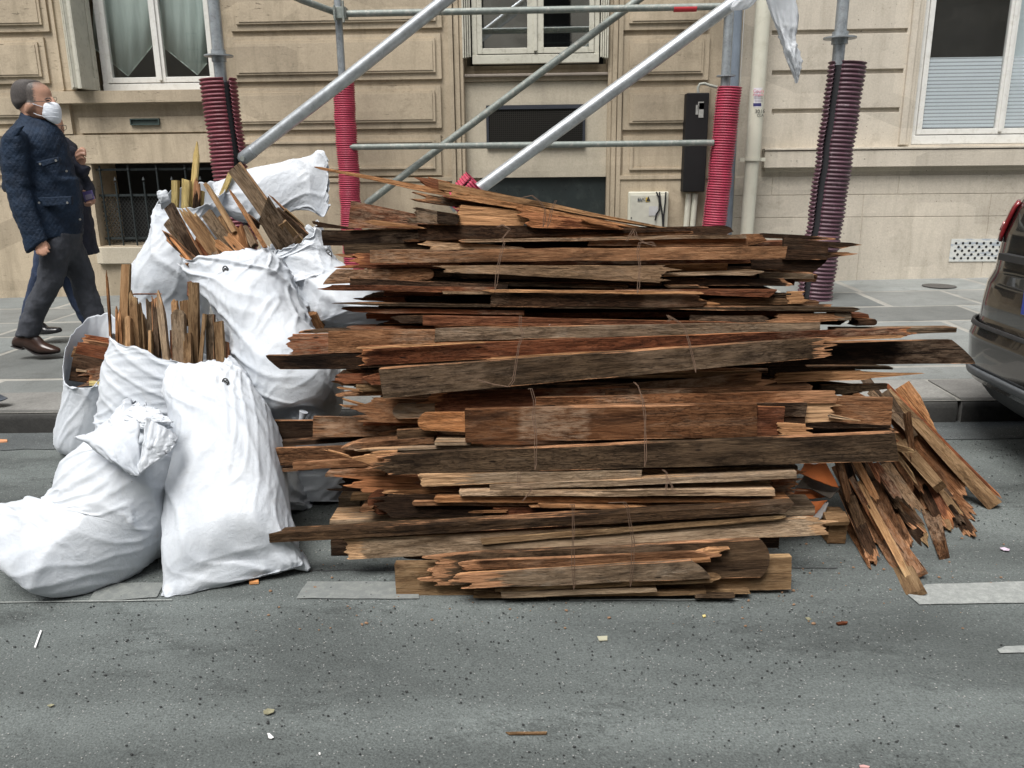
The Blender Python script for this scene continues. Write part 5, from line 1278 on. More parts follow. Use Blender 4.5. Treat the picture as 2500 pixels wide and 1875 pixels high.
# I: two shaded bags low behind
st = [(610, 1108, 668, 1104, 3.22, 3.22, .08), (600, 1090, 664, 1080, 3.24, 3.24, .13), (600, 1050, 648, 1040, 3.26, 3.26, .13), (600, 1000, 632, 1000, 3.3, 3.3, .10), (600, 950, 630, 950, 3.3, 3.3, .05)]
bag(20, st, 'white bag in deep shade between the tallest bag and the stack', nu=60, nv=60, wr=dict(amp=.014, nc=5, ns=2), seed=23)
st = [(668, 1096, 745, 1102, 3.35, 3.35, .09), (650, 1085, 748, 1085, 3.37, 3.37, .14), (640, 1040, 752, 1040, 3.40, 3.40, .15), (632, 1005, 748, 1005, 3.42, 3.42, .13), (640, 960, 740, 960, 3.42, 3.42, .05)]
bag(20, st, 'shaded white bag showing beneath the boards left of the pallet', nu=60, nv=60, wr=dict(amp=.014, nc=6, ns=2), seed=27)

def on_surface(o, k, x, y):
    """where the sight line through that spot of the photo meets the bag"""
    d = ray(S(k, x, y)).normalized(); best = None
    from mathutils.bvhtree import BVHTree
    me = o.data; bv = BVHTree.FromPolygons([v.co for v in me.vertices], [tuple(p.vertices) for p in me.polygons])
    h = bv.ray_cast(CAM, d); return h[0] if h[0] else None
def eyelet_on(o, k, x, y, r=.011):
    p = on_surface(o, k, x, y)
    if p is None: return
    p = p + (CAM - p).normalized() * .004; m = MB()
    pts = [p + Vector((r * math.cos(a), 0, r * 1.2 * math.sin(a))) for a in [i * math.pi / 6 for i in range(13)]]; m.tube(pts, .0028, 6, False)
    m.tube([p + Vector((-r * .8, 0, -r * .3)), p + Vector((r * .6, -.002, r * .7))], .0022, 5); m.tube([p + Vector((-r * .6, 0, r * .7)), p + Vector((r * .8, -.002, -r * .5))], .0022, 5)
    m.build('eyelet', M_eye, o)
eyelet_on(B_, 20, 487, 825); eyelet_on(E_, 20, 487, 582); eyelet_on(F_, 20, 709, 549, .016)

# ------------------------------------------------------------------ wood standing in the bags
def laths(group, rows, Yb, Ye):
    for (x1, y1, x2, y2, w_, m_, e2, lab, *ex) in rows:
        dY = ex[0] if ex else 0; m_ = {'B': 'N', 'L': 'G'}.get(m_, m_)
        stick(10, x1, y1, x2, y2, w_, Yb + dY, Ye + dY, m_, C_, e2, lab, group, t=ex[1] if len(ex) > 1 else .02, cat='wood scrap', name='wood_scrap')
laths('boards in the back left bag', [
 (440, 640, 452, 280, 46, 'Y', C_, 'shorter yellow board with a square top in the back bag', 0, .02), (520, 640, 532, 268, 56, 'Y', C_, 'broad yellow board with a square top in the back bag', .02, .02),
 (568, 560, 620, -30, 40, 'Y', T_, 'tallest yellow board, pointed, rising before the cellar window', .05), (600, 560, 616, 292, 48, 'D', J_, 'dark brown board with a jagged top among the yellow ones', -.02),
 (630, 560, 650, 352, 32, 'Y', C_, 'small yellow strip beside the dark jagged board', .0), (735, 540, 868, 222, 36, 'Y', C_, 'slanting yellow lath behind the wide pale board', .1)], 3.84, 3.86)
laths('boards in the leaning bag', [
 (640, 900, 400, 470, 72, 'D', C_, 'dark grey square-ended board at the left of the leaning bag', 0), (600, 860, 385, 590, 60, 'G', C_, 'grey board behind the dark square-ended one', .06),
 (600, 890, 395, 700, 50, 'D', J_, 'dark rotten board lowest at the left of the leaning bag', -.02), (560, 880, 405, 690, 18, 'O', T_, 'pale strip along the rotten board', -.04), (780, 860, 540, 520, 95, 'B', J_, 'wide brown splintered board in the middle of the leaning bag', 0),
 (880, 800, 680, 520, 82, 'G', C_, 'grey board right of the wide splintered one', .05), (900, 800, 770, 560, 60, 'B', C_, 'brown board partly hidden behind the pole', .09),
 (890, 660, 660, 275, 28, 'N', J_, 'long thin pole with a frayed tip', .02, .03), (1120, 775, 850, 325, 22, 'O', T_, 'thin pinkish lath with a pointed tip', -.02, .02),
 (960, 800, 905, 600, 88, 'O', J_, 'pale orange board at the right of the leaning bag', -.02), (1040, 760, 965, 620, 50, 'G', 'round', 'grey-brown board at the mouth corner of the leaning bag', -.01),
 (880, 840, 745, 735, 52, 'O', 'round', 'curved orange offcut at the mouth rim', -.05), (940, 800, 830, 680, 60, 'O', J_, 'orange splintered offcut above the mouth rim', -.03),
 (540, 900, 490, 820, 24, 'O', J_, 'tiny pale stub at the left mouth corner', -.05), (760, 850, 700, 720, 50, 'L', C_, 'dark stub deep in the mouth', -.01), (700, 860, 590, 720, 50, 'R', J_, 'reddish board between the dark and the wide board', .03)], 3.38, 3.46)
laths('boards in the half buried bag', [
 (1310, 740, 890, 185, 108, 'P', C_, 'wide pale board leaning highest out of the ragged mouth', .06, .03), (1290, 780, 1078, 440, 150, 'L', 'slant', 'wide weathered board with a knot and nail holes', -.03, .03),
 (1430, 700, 1200, 500, 60, 'D', C_, 'dark brown board right of the knotted one', .05), (1400, 760, 1255, 600, 66, 'B', C_, 'brown board low in the ragged mouth', .0),
 (1425, 650, 1155, 382, 11, 'D', T_, 'thin dark lath crossing to the ragged mouth', .08, .01), (1410, 640, 1275, 520, 46, 'N', C_, 'pale board behind the thin dark lath', .09), (1080, 620, 985, 540, 40, 'D', J_, 'dark stub between the two open bags', .03)], 3.66, 3.60)
stick(10, 1530, 1400, 1470, 1290, 75, 3.44, 3.42, 'O', C_, C_, 'square orange-brown chunk between the two leaning bags', 'loose chunks', t=.06, cat='wood scrap', name='wood_scrap')
laths('upright laths in the bag behind the tallest', [
 (62, 1520, 76, 908, 62, 'B', C_, 'tallest upright plank at the left of the bag of laths', 0), (18, 1520, 12, 1215, 18, 'O', T_, 'very thin lath leaning outermost left', -.04, .01), (44, 1520, 30, 1235, 22, 'O', T_, 'thin orange lath before the tallest plank', -.05, .01),
 (-35, 1480, -62, 960, 15, 'O', T_, 'wire-thin pale splinter left of the tallest plank', -.03, .01), (95, 1540, 96, 1292, 40, 'N', 'round', 'short rounded peg before the tallest plank', -.06, .03),
 (160, 1560, 134, 1140, 60, 'N', J_, 'light brown upright lath with a knot', -.02), (205, 1580, 182, 1160, 44, 'B', T_, 'brown upright lath with a spiky tip', .0), (225, 1580, 215, 1330, 34, 'L', J_, 'greyish lath behind the knotted one', .05), (268, 1600, 256, 1150, 46, 'G', J_, 'grey frayed upright lath', .02),
 (318, 1620, 292, 1130, 36, 'D', J_, 'narrow dark upright lath', .0), (262, 1580, 262, 1400, 22, 'N', C_, 'short light peg before the narrow dark lath', -.04), (388, 1640, 316, 1065, 48, 'P', T_, 'pale lath with a chiselled point leaning left', -.04), (430, 1640, 425, 1400, 24, 'R', C_, 'reddish sliver beside the rounded lath', .02),
 (482, 1680, 468, 1245, 96, 'G', 'round', 'wide upright board with a rounded top', -.05), (450, 1300, 444, 1172, 42, 'B', J_, 'split lath tip behind the rounded board', .02), (545, 1700, 542, 1425, 56, 'N', C_, 'short square-topped peg before the tall brown lath', -.07),
 (592, 1700, 584, 1040, 72, 'B', C_, 'tall brown upright lath beside the leaning bag', -.02), (522, 1360, 516, 1178, 62, 'N', C_, 'light board behind the rounded board', .03), (640, 1640, 672, 1275, 28, 'N', C_, 'thin lath leaning right', -.03, .01),
 (716, 1660, 714, 1282, 58, 'L', C_, 'grey-green upright board near the leaning bag', .0), (790, 1660, 774, 1338, 60, 'N', C_, 'light upright board, rightmost but one of the laths', -.02), (842, 1660, 838, 1480, 26, 'R', C_, 'reddish stub tucked against the leaning bag', .0),
 (560, 1140, 562, 1035, 30, 'R', C_, 'red-brown piece behind the tall brown lath', .05)], 3.12, 3.18)
stick(10, 95, 1135, 300, 1130, 10, 3.26, 3.26, 'R', C_, J_, 'thin red slat lying level across the laths', 'upright laths in the bag behind the tallest', t=.01, cat='wood scrap', name='wood_scrap')
def inbag(x0, yt0, yb0, x1, yt1, yb1, Y, m_, lab, e='cut'):
    a1, a2, b1, b2 = S(4, x0, yt0), S(4, x0, yb0), S(4, x1, yt1), S(4, x1, yb1)
    A, B = P(((a1[0] + a2[0]) / 2, (a1[1] + a2[1]) / 2), Y), P(((b1[0] + b2[0]) / 2, (b1[1] + b2[1]) / 2), Y)
    board('wood_scrap', A, B, Vector((0, .25, 1)), (P(a1, Y) - P(a2, Y)).length, (P(b1, Y) - P(b2, Y)).length, .03, m_, e, C_, lab, 'wood scrap', 'dark offcuts in the leftmost bag')
inbag(505, 560, 640, 715, 590, 660, 4.06, 'R', 'hindmost dark offcut in the leftmost bag', J_)
inbag(520, 590, 660, 720, 625, 700, 4.02, 'B', 'offcut with a notched top in the leftmost bag', J_)
inbag(476, 608, 710, 715, 655, 760, 3.98, 'R', 'largest dark red offcut in the leftmost bag')
inbag(456, 645, 700, 500, 650, 720, 4.0, 'N', 'light stub behind the blackened offcut')
inbag(450, 682, 850, 645, 725, 880, 3.94, 'D', 'blackened offcut with a pale rim in the leftmost bag')
inbag(545, 790, 900, 720, 745, 880, 3.92, 'R', 'rough reddish offcut at the front of the leftmost bag', J_)
inbag(565, 856, 884, 720, 868, 890, 3.875, 'Y', 'yellowish batten on the rim of the leftmost bag')
inbag(482, 780, 795, 548, 790, 802, 3.925, 'P', 'small pale sliver on the blackened offcut')
# ------------------------------------------------------------------ scaffold
def galv(name, base, dirtc, amt, rough=.42, metal=.55):
    m, t, b = new_mat(name); q = NT(t); v, _ = obj_coord(q, False)
    c = q.ramp(q.noise(v, 14, 6, .65), [(.3, tuple(x * .8 for x in base)), (.7, tuple(x * 1.15 for x in base))])
    d = q.ramp(q.noise(v, 22, 8, .75, .5), [(.5, 0), (.62, amt)]); c = q.mix(d, c, dirtc)
    q.l(c, b.inputs['Base Color']); b.inputs['Metallic'].default_value = metal; b.inputs['Roughness'].default_value = rough
    q.bump(q.noise(v, 60, 4, .6), .3, .002, b); return m
M_galv = galv('galvanised_steel', (.34, .37, .39), (.14, .14, .13), .4)
M_galv2 = galv('bright_galvanised', (.44, .47, .49), (.22, .23, .24), .35, .38, .6)
M_old = galv('weathered_tube', (.19, .215, .20), (.36, .35, .31), .6, .6, .3)
scaf = empty('scaffold', (0, 8.0, .13), 'grey steel scaffold of posts, level tubes and long slanting braces before the house', 'scaffold')
YF, YB = 7.62, 8.33
def post(k, xt, yt, base, Y, r, mat, ztop=4.2):
    p = P(S(k, xt, yt), Y); q_ = G(base, .13) if base else None
    b_ = Vector((q_.x, Y, gz(q_.x, 9))) if base else None
    if b_ is None: d = Vector((p.x, Y, 0)); b_ = Vector((p.x, Y, gz(p.x, 9)))
    u = (p - b_) / (p.z - b_.z); top = b_ + u * (ztop - b_.z)
    MB().tube([b_, top], r, 20).build('standard', mat, scaf, True); return b_, u
pRF = post(3, 1060, 0, (1989, 728), YF, .050, M_galv)
pLF = post(1, 1350, 0, None, YF, .052, M_galv)
pLB = post(2, 62, 0, None, YB, .036, M_galv)
pRB = post(3, 338, 60, None, YB, .044, M_galv)
def flange(b_u, z, r, mat=M_galv):
    b_, u = b_u; p = b_ + u * (z - b_.z); ax = u.normalized()
    o = MB().tube([p - ax * .006, p + ax * .006], r, 28); o.tube([p - ax * .05, p + ax * .05], r * .50, 20); o.build('rosette', mat, scaf, True)
flange(pRF, P(S(3, 1035, 241), YF).z, .135); flange(pLF, P(S(1, 1375, 354), YF).z, .125); flange(pRB, P(S(3, 318, 481), YB).z, .085)
MB().tube([P(S(2, 70, 88), YB - .06), P(S(3, 330, 40), YB - .06)], .031, 16).build('ledger', M_old, scaf, True)
MB().tube([P(S(2, 140, 931), YB - .06), P(S(3, 240, 903), YB - .06)], .029, 16).build('ledger', M_old, scaf, True)
MB().tube([P(S(2, 60, 82), YB - .02), P(S(1, 1910, 0), 8.0), P(S(1, 1600, -140), YF)], .031, 16).build('transom', M_old, scaf, True)
MB().tube([P(S(2, 245, 1290), YB + .06), P(S(2, 740, 912), YB + .06), P(S(2, 1990, -20), YB + .06), P(S(2, 2600, -480), YB + .06)], .036, 16).build('brace', M_old, scaf, True)
MB().tube([P(S(1, 1535, 1005), YF - .04), P(S(1, 2203, 490), YF - .04), P((1083 + 250, -196), YF - .04)], .056, 20).build('brace', M_galv2, scaf, True)
MB().tube([P((1100, 505), YF - .04), P((1178, 455), YF - .04), P((1800, 0), YF - .04), P((2070, -197), YF - .04)], .056, 20).build('brace', M_galv2, scaf, True)
# flattened brace end with its bolt
pe = P(S(1, 1535, 1005), YF - .06); d_ = (P(S(1, 2203, 490), YF - .06) - pe).normalized()
MB().tube([pe - d_ * .03, pe - d_ * .0, pe + d_ * .12], [.035, .058, .060], 16).build('brace_end', M_galv, scaf, True)
pb_ = P(S(1, 1532, 1004), YF - .13); MB().tube([pb_, pb_ + Vector((0, .06, 0))], .022, 10).build('bolt', M_old, scaf)
# clamp at the back left joint
pc = P(S(2, 80, 88), YB - .03); cb = MB().box(pc.x - .05, pc.x + .07, YB - .11, YB - .005, pc.z - .05, pc.z + .05); cb.tube([pc + Vector((.05, -.09, -.09)), pc + Vector((.05, -.09, .10))], .012, 8); cb.tube([pc + Vector((-.03, -.1, -.08)), pc + Vector((-.03, -.1, .06))], .010, 8)
bevel(cb.build('coupler', M_old, scaf), .006)
pr_ = P(S(3, 55, 52), YB - .06); MB().tube([pr_ + Vector((-.10, 0, 0)), pr_ + Vector((.11, 0, 0))], .0325, 16).build('red_tape', simple('red_tape', (.45, .03, .04), .6), scaf, True)

def plastic(name, colr, dirtc, amt):
    m, t, b = new_mat(name); q = NT(t); v, _ = obj_coord(q, False)
    c = q.ramp(q.noise(v, 7, 5, .6), [(.3, tuple(x * .82 for x in colr)), (.7, tuple(x * 1.15 for x in colr))])
    d = q.ramp(q.noise(v, 16, 8, .75, .3), [(.56, 0), (.66, amt)]); c = q.mix(d, c, dirtc)
    q.l(c, b.inputs['Base Color']); b.inputs['Roughness'].default_value = .5; return m
M_sr = plastic('dusty_red_plastic', (.16, .036, .050), (.30, .16, .17), .5)
M_pk = plastic('pink_red_plastic', (.38, .042, .082), (.55, .25, .28), .25)
M_pl = plastic('plum_plastic', (.085, .040, .055), (.34, .29, .31), .5)
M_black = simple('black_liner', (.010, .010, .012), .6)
def sleeve(name, p0, p1, r, pitch, mat, gap_at, gap, label, liner=True, white=None):
    """corrugated plastic duct split along one side and clipped round the post"""
    e = empty(name, tuple(p0), label, 'protective sleeve', 'corrugated sleeves on the scaffold posts')
    ax = (p1 - p0); L = ax.length; ax.normalize(); ux = Vector((1, 0, 0)); ux = (ux - ax * ux.dot(ax)).normalized(); uy = ax.cross(ux)
    n = int(L / pitch); per = 6; seg = 40; V = []; F = []
    for j in range(n * per + 1):
        t_ = j / per; ph = (j % per) / per
        s_ = .5 + .5 * math.cos(2 * math.pi * ph); rr = r * (1 - .13 * (1 - s_ ** .55)) * (1 + .035 * noise.noise(Vector((t_ * .3, r * 9, 2))))
        bend = .010 * noise.noise(Vector((t_ * .17, 3, r * 50)))
        for i in range(seg + 1):
            a = gap_at + gap / 2 + (2 * math.pi - gap) * i / seg
            gw = .05 * noise.noise(Vector((t_ * .25, 1, i == 0))) if i in (0, seg) else 0
            p = p0 + ax * (t_ * pitch) + ux * (math.cos(a + gw) * rr + bend) + uy * (math.sin(a + gw) * rr); V.append(tuple(p))
    for j in range(n * per):
        for i in range(seg): a = j * (seg + 1) + i; F.append((a, a + 1, a + seg + 2, a + seg + 1))
    o = mesh('sleeve_shell', V, F, mat, e, True); s_ = o.modifiers.new('s', 'SOLIDIFY'); s_.thickness = .006; s_.offset = -1
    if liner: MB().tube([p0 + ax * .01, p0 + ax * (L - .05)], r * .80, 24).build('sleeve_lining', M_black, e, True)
    if white:
        m = MB()
    return e
zc = P(S(3, 1083, 378), YF).z; b_, u = pRF
top = P(S(3, 1090, 380), YF); bot = P((1988, 729), YF); bot.z = gz(bot.x, 9) + .004
sleeve('protective_sleeve', bot, top, .158, .0358, M_pl, R(222), R(26), 'plum corrugated sleeve with white scuffs at its foot, round the post before the limestone wall')
tl = P(S(1, 1377, 492), YF); bl = Vector((tl.x + (pLF[1].x) * (tl.z - .2) * -1 + .0, YF, gz(tl.x, 9) + .01))
# its foot follows the line read at the lower edge
bq = P(S(1, 1470, 1168), YF); dd_ = (tl - bq) / (tl.z - bq.z); bl = tl - dd_ * (tl.z - gz(tl.x, 9) - .01)
sleeve('protective_sleeve', bl, tl, .162, .0345, M_sr, R(318), R(22), 'dusty dark red corrugated sleeve with a black slit, rising behind the white bags')
tm = P(S(2, 98, 522), YB); bq = P(S(2, 150, 1420), YB); dd_ = (tm - bq) / (tm.z - bq.z); bm_ = tm - dd_ * (tm.z - gz(tm.x, 9) - .01)
sleeve('protective_sleeve', bm_, tm, .108, .0205, M_pk, R(120), R(15), 'pink-red corrugated sleeve crossed by the thin orange splinter')
tr_ = P(S(3, 340, 545), YB); bq = P(S(3, 242, 1450), YB); dd_ = (tr_ - bq) / (tr_.z - bq.z); bm_ = tr_ - dd_ * (tr_.z - gz(tr_.x, 9) - .01)
sleeve('protective_sleeve', bm_, tr_, .118, .0240, M_pk, R(190), R(14), 'pink-red corrugated sleeve beside the cream downpipe')
# short loose piece round the brace foot
p0 = P(S(2, 850, 1235), YF - .04); p1 = P(S(2, 938, 1150), YF - .04); dd_ = (p1 - p0).normalized()
sleeve('protective_sleeve', p0 - dd_ * .12, p1 + Vector((0, 0, 0)), .125, .026, M_pk, R(250), R(10), 'short pink-red corrugated piece round the foot of the slanting brace', True)
# white paint scuffs on the plum sleeve's foot
M_scuff = worn_paint('white_scuff', .0); 
# hanging translucent plastic sheet
m_ps, t_, b_2 = new_mat('milky_sheet'); q = NT(t_); b_2.inputs['Base Color'].default_value = (.74, .77, .80, 1); b_2.inputs['Roughness'].default_value = .35
tr = q.n('ShaderNodeBsdfTransparent'); ts = q.n('ShaderNodeBsdfTranslucent'); ts.inputs['Color'].default_value = (.8, .83, .86, 1)
m1 = q.n('ShaderNodeMixShader'); m1.inputs[0].default_value = .35; q.l(b_2.outputs[0], m1.inputs[1]); q.l(ts.outputs[0], m1.inputs[2])
m2 = q.n('ShaderNodeMixShader'); m2.inputs[0].default_value = .16; q.l(m1.outputs[0], m2.inputs[1]); q.l(tr.outputs[0], m2.inputs[2]); q.l(m2.outputs[0], t_.nodes['Material Output'].inputs['Surface'])
Yh = 7.5
st = [(570, -50, 745, -50, Yh, Yh, .08), (572, -20, 752, -20, Yh, Yh, .08), (585, 60, 762, 90, Yh, Yh, .06), (625, 160, 755, 180, Yh, Yh, .05), (665, 250, 745, 250, Yh, Yh, .04), (705, 330, 752, 320, Yh, Yh, .03), (738, 420, 776, 400, Yh, Yh, .02), (756, 480, 775, 470, Yh, Yh, .014), (764, 526, 768, 524, Yh, Yh, .006)]
ps = loft('plastic_sheet', 3, st, m_ps, None, nu=60, nv=80, wr=dict(amp=.02, nc=9, ns=1.2, skew=.1), clamp=False, solid=.001, seed=31)
tag(ps, 'torn strip of milky plastic sheet hanging from the scaffold over the downpipe', 'plastic sheet')
st = [(385, -50, 560, -50, Yh, Yh, .05), (388, -20, 530, -20, Yh, Yh, .05), (355, 40, 470, 45, Yh, Yh, .03), (352, 66, 430, 62, Yh, Yh, .01)]
loft('sheet_fold', 3, st, m_ps, ps, nu=40, nv=30, wr=dict(amp=.02, nc=7, ns=1.2, skew=.1), clamp=False, seed=33)

# ------------------------------------------------------------------ pipes and boxes on the wall
M_pvc = simple('cream_pipe_paint', (.56, .55, .46), .45, var=.05, scale=3, dirt=((.3, .28, .2), .3))
dp = empty('downpipe', (P(S(3, 448, 1460), 8.62).x, 8.62, .2), 'cream rainwater downpipe with a torn poster, at the joint of the two houses', 'downpipe')
Yd = 8.62
pt_, pm_, pb2 = P(S(3, 553, 0), Yd), P(S(3, 487, 985), Yd), P(S(3, 447, 1462), Yd)
dd_ = (pt_ - pb2) / (pt_.z - pb2.z); zz = gz(pb2.x, 9)
MB().tube([pb2 - dd_ * (pb2.z - zz), pm_], .0665, 28).build('pipe_length', M_pvc, dp, True)
MB().tube([pm_ - dd_ * .03, pt_ + dd_ * 4], .0735, 28).build('pipe_length', M_pvc, dp, True)
MB().tube([pm_ - dd_ * .05, pm_ - dd_ * .02], .082, 28).box(pm_.x - .125, pm_.x - .07, Yd - .01, Yd + .02, pm_.z - .055, pm_.z - .02).box(pm_.x + .07, pm_.x + .125, Yd - .01, Yd + .02, pm_.z - .055, pm_.z - .02).build('pipe_clip', M_pvc, dp)
def wrap(name, k, x0, y0, x1, y1, mat, off, parent=dp):
    V = []; F = []; n = 14
    cx = (S(3, 532, 500)[0])
    for (y_) in (y0, y1):
        s0 = S(k, x0, y_); s1 = S(k, x1, y_); c = P(((S(3, 553 - (y_ * 0.0672), 0)[0]), S(k, 0, y_)[1]), Yd) if k == 3 else None
        for i in range(n + 1):
            x = P((s0[0] + (s1[0] - s0[0]) * i / n, s0[1]), Yd).x; dx = max(-.072, min(.072, x - c.x)); rr = .0735 + off
            V.append((c.x + dx, Yd - math.sqrt(max(0, rr * rr - dx * dx)), P(s0, Yd).z))
    for i in range(n): F.append((i, i + 1, n + 2 + i, n + 1 + i))
    return mesh(name, V, F, mat, parent, True)
M_paper = simple('white_paper', (.62, .60, .64), .7)
ps_ = wrap('poster', 3, 484, 560, 553, 682, M_paper, .001)
wrap('poster_band', 3, 480, 656, 530, 676, simple('navy_print', (.03, .03, .12), .7), .002, ps_)
def text(s, k, x, y, Y, size, mat, parent, tilt=0.0, name='lettering'):
    c = bpy.data.curves.new(name, 'FONT'); c.body = s; c.size = size; c.extrude = .0005; c.materials.append(mat)
    o = bpy.data.objects.new(name, c); col.objects.link(o); bpy.context.view_layer.update()
    me = bpy.data.meshes.new_from_object(o.evaluated_get(bpy.context.evaluated_depsgraph_get())); bpy.data.objects.remove(o)
    p = P(S(k, x, y), Y); M = Matrix.Translation(p) @ Matrix.Rotation(R(90), 4, 'X') @ Matrix.Rotation(tilt, 4, 'Z')
    me.transform(M); me.materials.clear(); return link(name, me, mat, parent)
M_ink = simple('black_ink', (.02, .02, .02), .7); M_pinkink = simple('pink_ink', (.55, .14, .2), .7); M_greyink = simple('grey_ink', (.2, .2, .22), .7)
text('Cours', 3, 488, 586, Yd - .0765, .042, M_pinkink, ps_); text("d'anglais", 3, 486, 606, Yd - .0765, .032, M_pinkink, ps_)
for i in range(4): wrap('print_line', 3, 488, 616 + 10 * i, 540, 619 + 10 * i, M_greyink, .0018, ps_)
text('3016', 3, 499, 716, Yd - .0765, .050, M_ink, dp); text('CLA', 3, 512, 738, Yd - .0765, .036, M_ink, dp)
# blue-grey pipe behind the sleeve
gp = MB().tube([P(S(3, 388, 60), 8.70), P(S(3, 322, 1470), 8.70)], .055, 20)
a = P(S(3, 388, 60), 8.70); b = P(S(3, 322, 1470), 8.70); dd_ = (a - b) / (a.z - b.z)
gp = MB().tube([b - dd_ * (b.z - gz(b.x, 9) - .005), a + dd_ * 4], .052, 20).build('drain_pipe', simple('blue_grey_plastic', (.20, .24, .29), .45), None, True)
tag(gp, 'thin blue-grey pipe running up the wall behind the sleeve', 'pipe')
# black cabinet with conduits
r_ = WR(3, 48, 588, 214, 1212, 8.62)
cab = empty('cable_box', (r_[0], 8.7, r_[2]), 'tall black cable box fixed on the cream wall beside the pink sleeve', 'cable box')
a1, a2 = P(S(3, 70, 588), 8.62), P(S(3, 217, 588), 8.62); b1, b2 = P(S(3, 42, 1215), 8.62), P(S(3, 180, 1215), 8.62)
x0, x1 = (a1.x + b1.x) / 2, (a2.x + b2.x) / 2
bevel(MB().box(x0, x1, 8.62, 8.78, b1.z, a1.z).build('box_body', simple('black_box_paint', (.012, .0115, .012), .6, var=.15, scale=3, spec=.2), cab), .01)
lb_ = MB(); l0, l1 = P(S(3, 124, 745), 8.615), P(S(3, 176, 692), 8.615); lb_.box(l0.x + .03, l1.x, 8.614, 8.619, l0.z, l0.z + .14); lb_.box(l0.x, l0.x + .025, 8.614, 8.619, l0.z + .03, l0.z + .12); lb_.box(l0.x + .02, l1.x, 8.614, 8.619, l0.z + .15, l1.z)
lb_.build('torn_label', simple('torn_paper', (.30, .30, .28), .8, var=.3, scale=40), cab)
cd = MB()
for xx in (82, 122):
    a, b = P(S(3, xx, 1225), 8.70), P(S(3, xx - 18, 1450), 8.70); d2 = (a - b) / (a.z - b.z); cd.tube([b - d2 * (b.z - .2), a], .030, 14)
cd.build('conduit', M_pvc, cab, True)
MB().tube([P(S(3, *p), 8.66) for p in ((142, 590), (140, 555), (152, 532), (180, 528), (215, 540), (262, 552))], .014, 10).build('cable', simple('grey_cable', (.32, .33, .29), .6), cab, True)
# meter box
a1, a2 = P(S(2, 1903, 1215), 8.70), P(S(2, 2162, 1215), 8.70); b1 = P(S(2, 1900, 1500), 8.70); c1 = P(S(2, 2150, 1500), 8.70)
gbx = empty('meter_cabinet', ((a1.x + a2.x) / 2, 8.7, b1.z), 'small cream meter cabinet with yellow sticker and hanging black cables low on the wall', 'meter cabinet')
x0, x1 = (a1.x + b1.x) / 2, (a2.x + c1.x) / 2
bevel(MB().box(x0, x1, 8.72, 8.80, b1.z, a1.z).build('cabinet_body', M_pvc, gbx), .012)
bevel(MB().box(x0 + .02, x1 - .03, 8.705, 8.718, b1.z + .02, a1.z - .03).build('cabinet_door', simple('cabinet_door_paint', (.50, .49, .42), .5), gbx), .006)
def patch(k, x0_, y0_, x1_, y1_, Y, mat, parent, name):
    a = P(S(k, x0_, y1_), Y); b = P(S(k, x1_, y0_), Y); return MB().box(a.x, b.x, Y - .003, Y, a.z, b.z).build(name, mat, parent)
patch(2, 1960, 1258, 1990, 1273, 8.703, simple('grey_plate', (.25, .27, .27), .6), gbx, 'name_plate'); text('EUC', 2, 1961, 1271, 8.698, .045, M_ink, gbx)
ys = patch(2, 2012, 1250, 2032, 1277, 8.703, simple('warning_yellow', (.55, .38, .06), .6), gbx, 'warning_sticker')
tri = MB(); a = P(S(2, 2015, 1273), 8.698); tri.v += [tuple(a), (a.x + .045, a.y, a.z), (a.x + .022, a.y, a.z + .05)]; tri.f.append([0, 1, 2]); tri.build('warning_mark', M_ink, ys)
patch(2, 2032, 1305, 2090, 1365, 8.703, simple('faded_paper', (.46, .46, .46), .7), gbx, 'faded_sticker')
patch(2, 1918, 1375, 1926, 1384, 8.703, M_black, gbx, 'lock')
cb = MB()
for pts in (((2080, 1215), (2096, 1250), (2100, 1290), (2098, 1330), (2080, 1355), (2072, 1395)), ((2100, 1215), (2104, 1270), (2118, 1360), (2122, 1440)), ((2140, 1215), (2136, 1280), (2126, 1370), (2124, 1440))):
    cb.tube([P(S(2, *p), 8.69) for p in pts], .008, 8)
cb.build('hanging_cable', M_black, gbx, True)
# ------------------------------------------------------------------ people
M_skin = simple('skin', (.40, .22, .15), .5, var=.12, scale=14); M_hair = simple('grey_brown_hair', (.050, .043, .040), .7, var=.35, scale=90, bump=.6, bscale=300)
m_jk, t_, b_ = new_mat('quilted_navy'); q = NT(t_); v_, _ = obj_coord(q, False)
c_ = q.ramp(q.noise(v_, 10, 6, .65), [(.3, (.004, .010, .022)), (.7, (.012, .027, .055))]); 
sep = q.n('ShaderNodeSeparateXYZ'); q.l(v_, sep.inputs[0])
a_ = q.math('MULTIPLY', q.math('ADD', sep.outputs[0], sep.outputs[1]), 26); bb = q.math('MULTIPLY', sep.outputs[2], 26)
f1 = q.math('ABSOLUTE', q.math('SINE', q.math('MULTIPLY', q.math('ADD', a_, bb), 3.14))); f2 = q.math('ABSOLUTE', q.math('SINE', q.math('MULTIPLY', q.math('SUBTRACT', a_, bb), 3.14)))
hq = q.math('POWER', q.math('MULTIPLY', f1, f2), .4)
c_ = q.mix(q.ramp(hq, [(.20, .25), (.4, 0)]), c_, (.005, .011, .024)); q.l(c_, b_.inputs['Base Color']); b_.inputs['Roughness'].default_value = .72; b_.inputs['Specular IOR Level'].default_value = .25
q.bump(q.math('ADD', hq, q.math('MULTIPLY', q.noise(q.vscale(v_, (1, 1, 2.6)), 14, 7, .72, 1.2), 3.4)), .38, .008, b_); M_jacket = m_jk
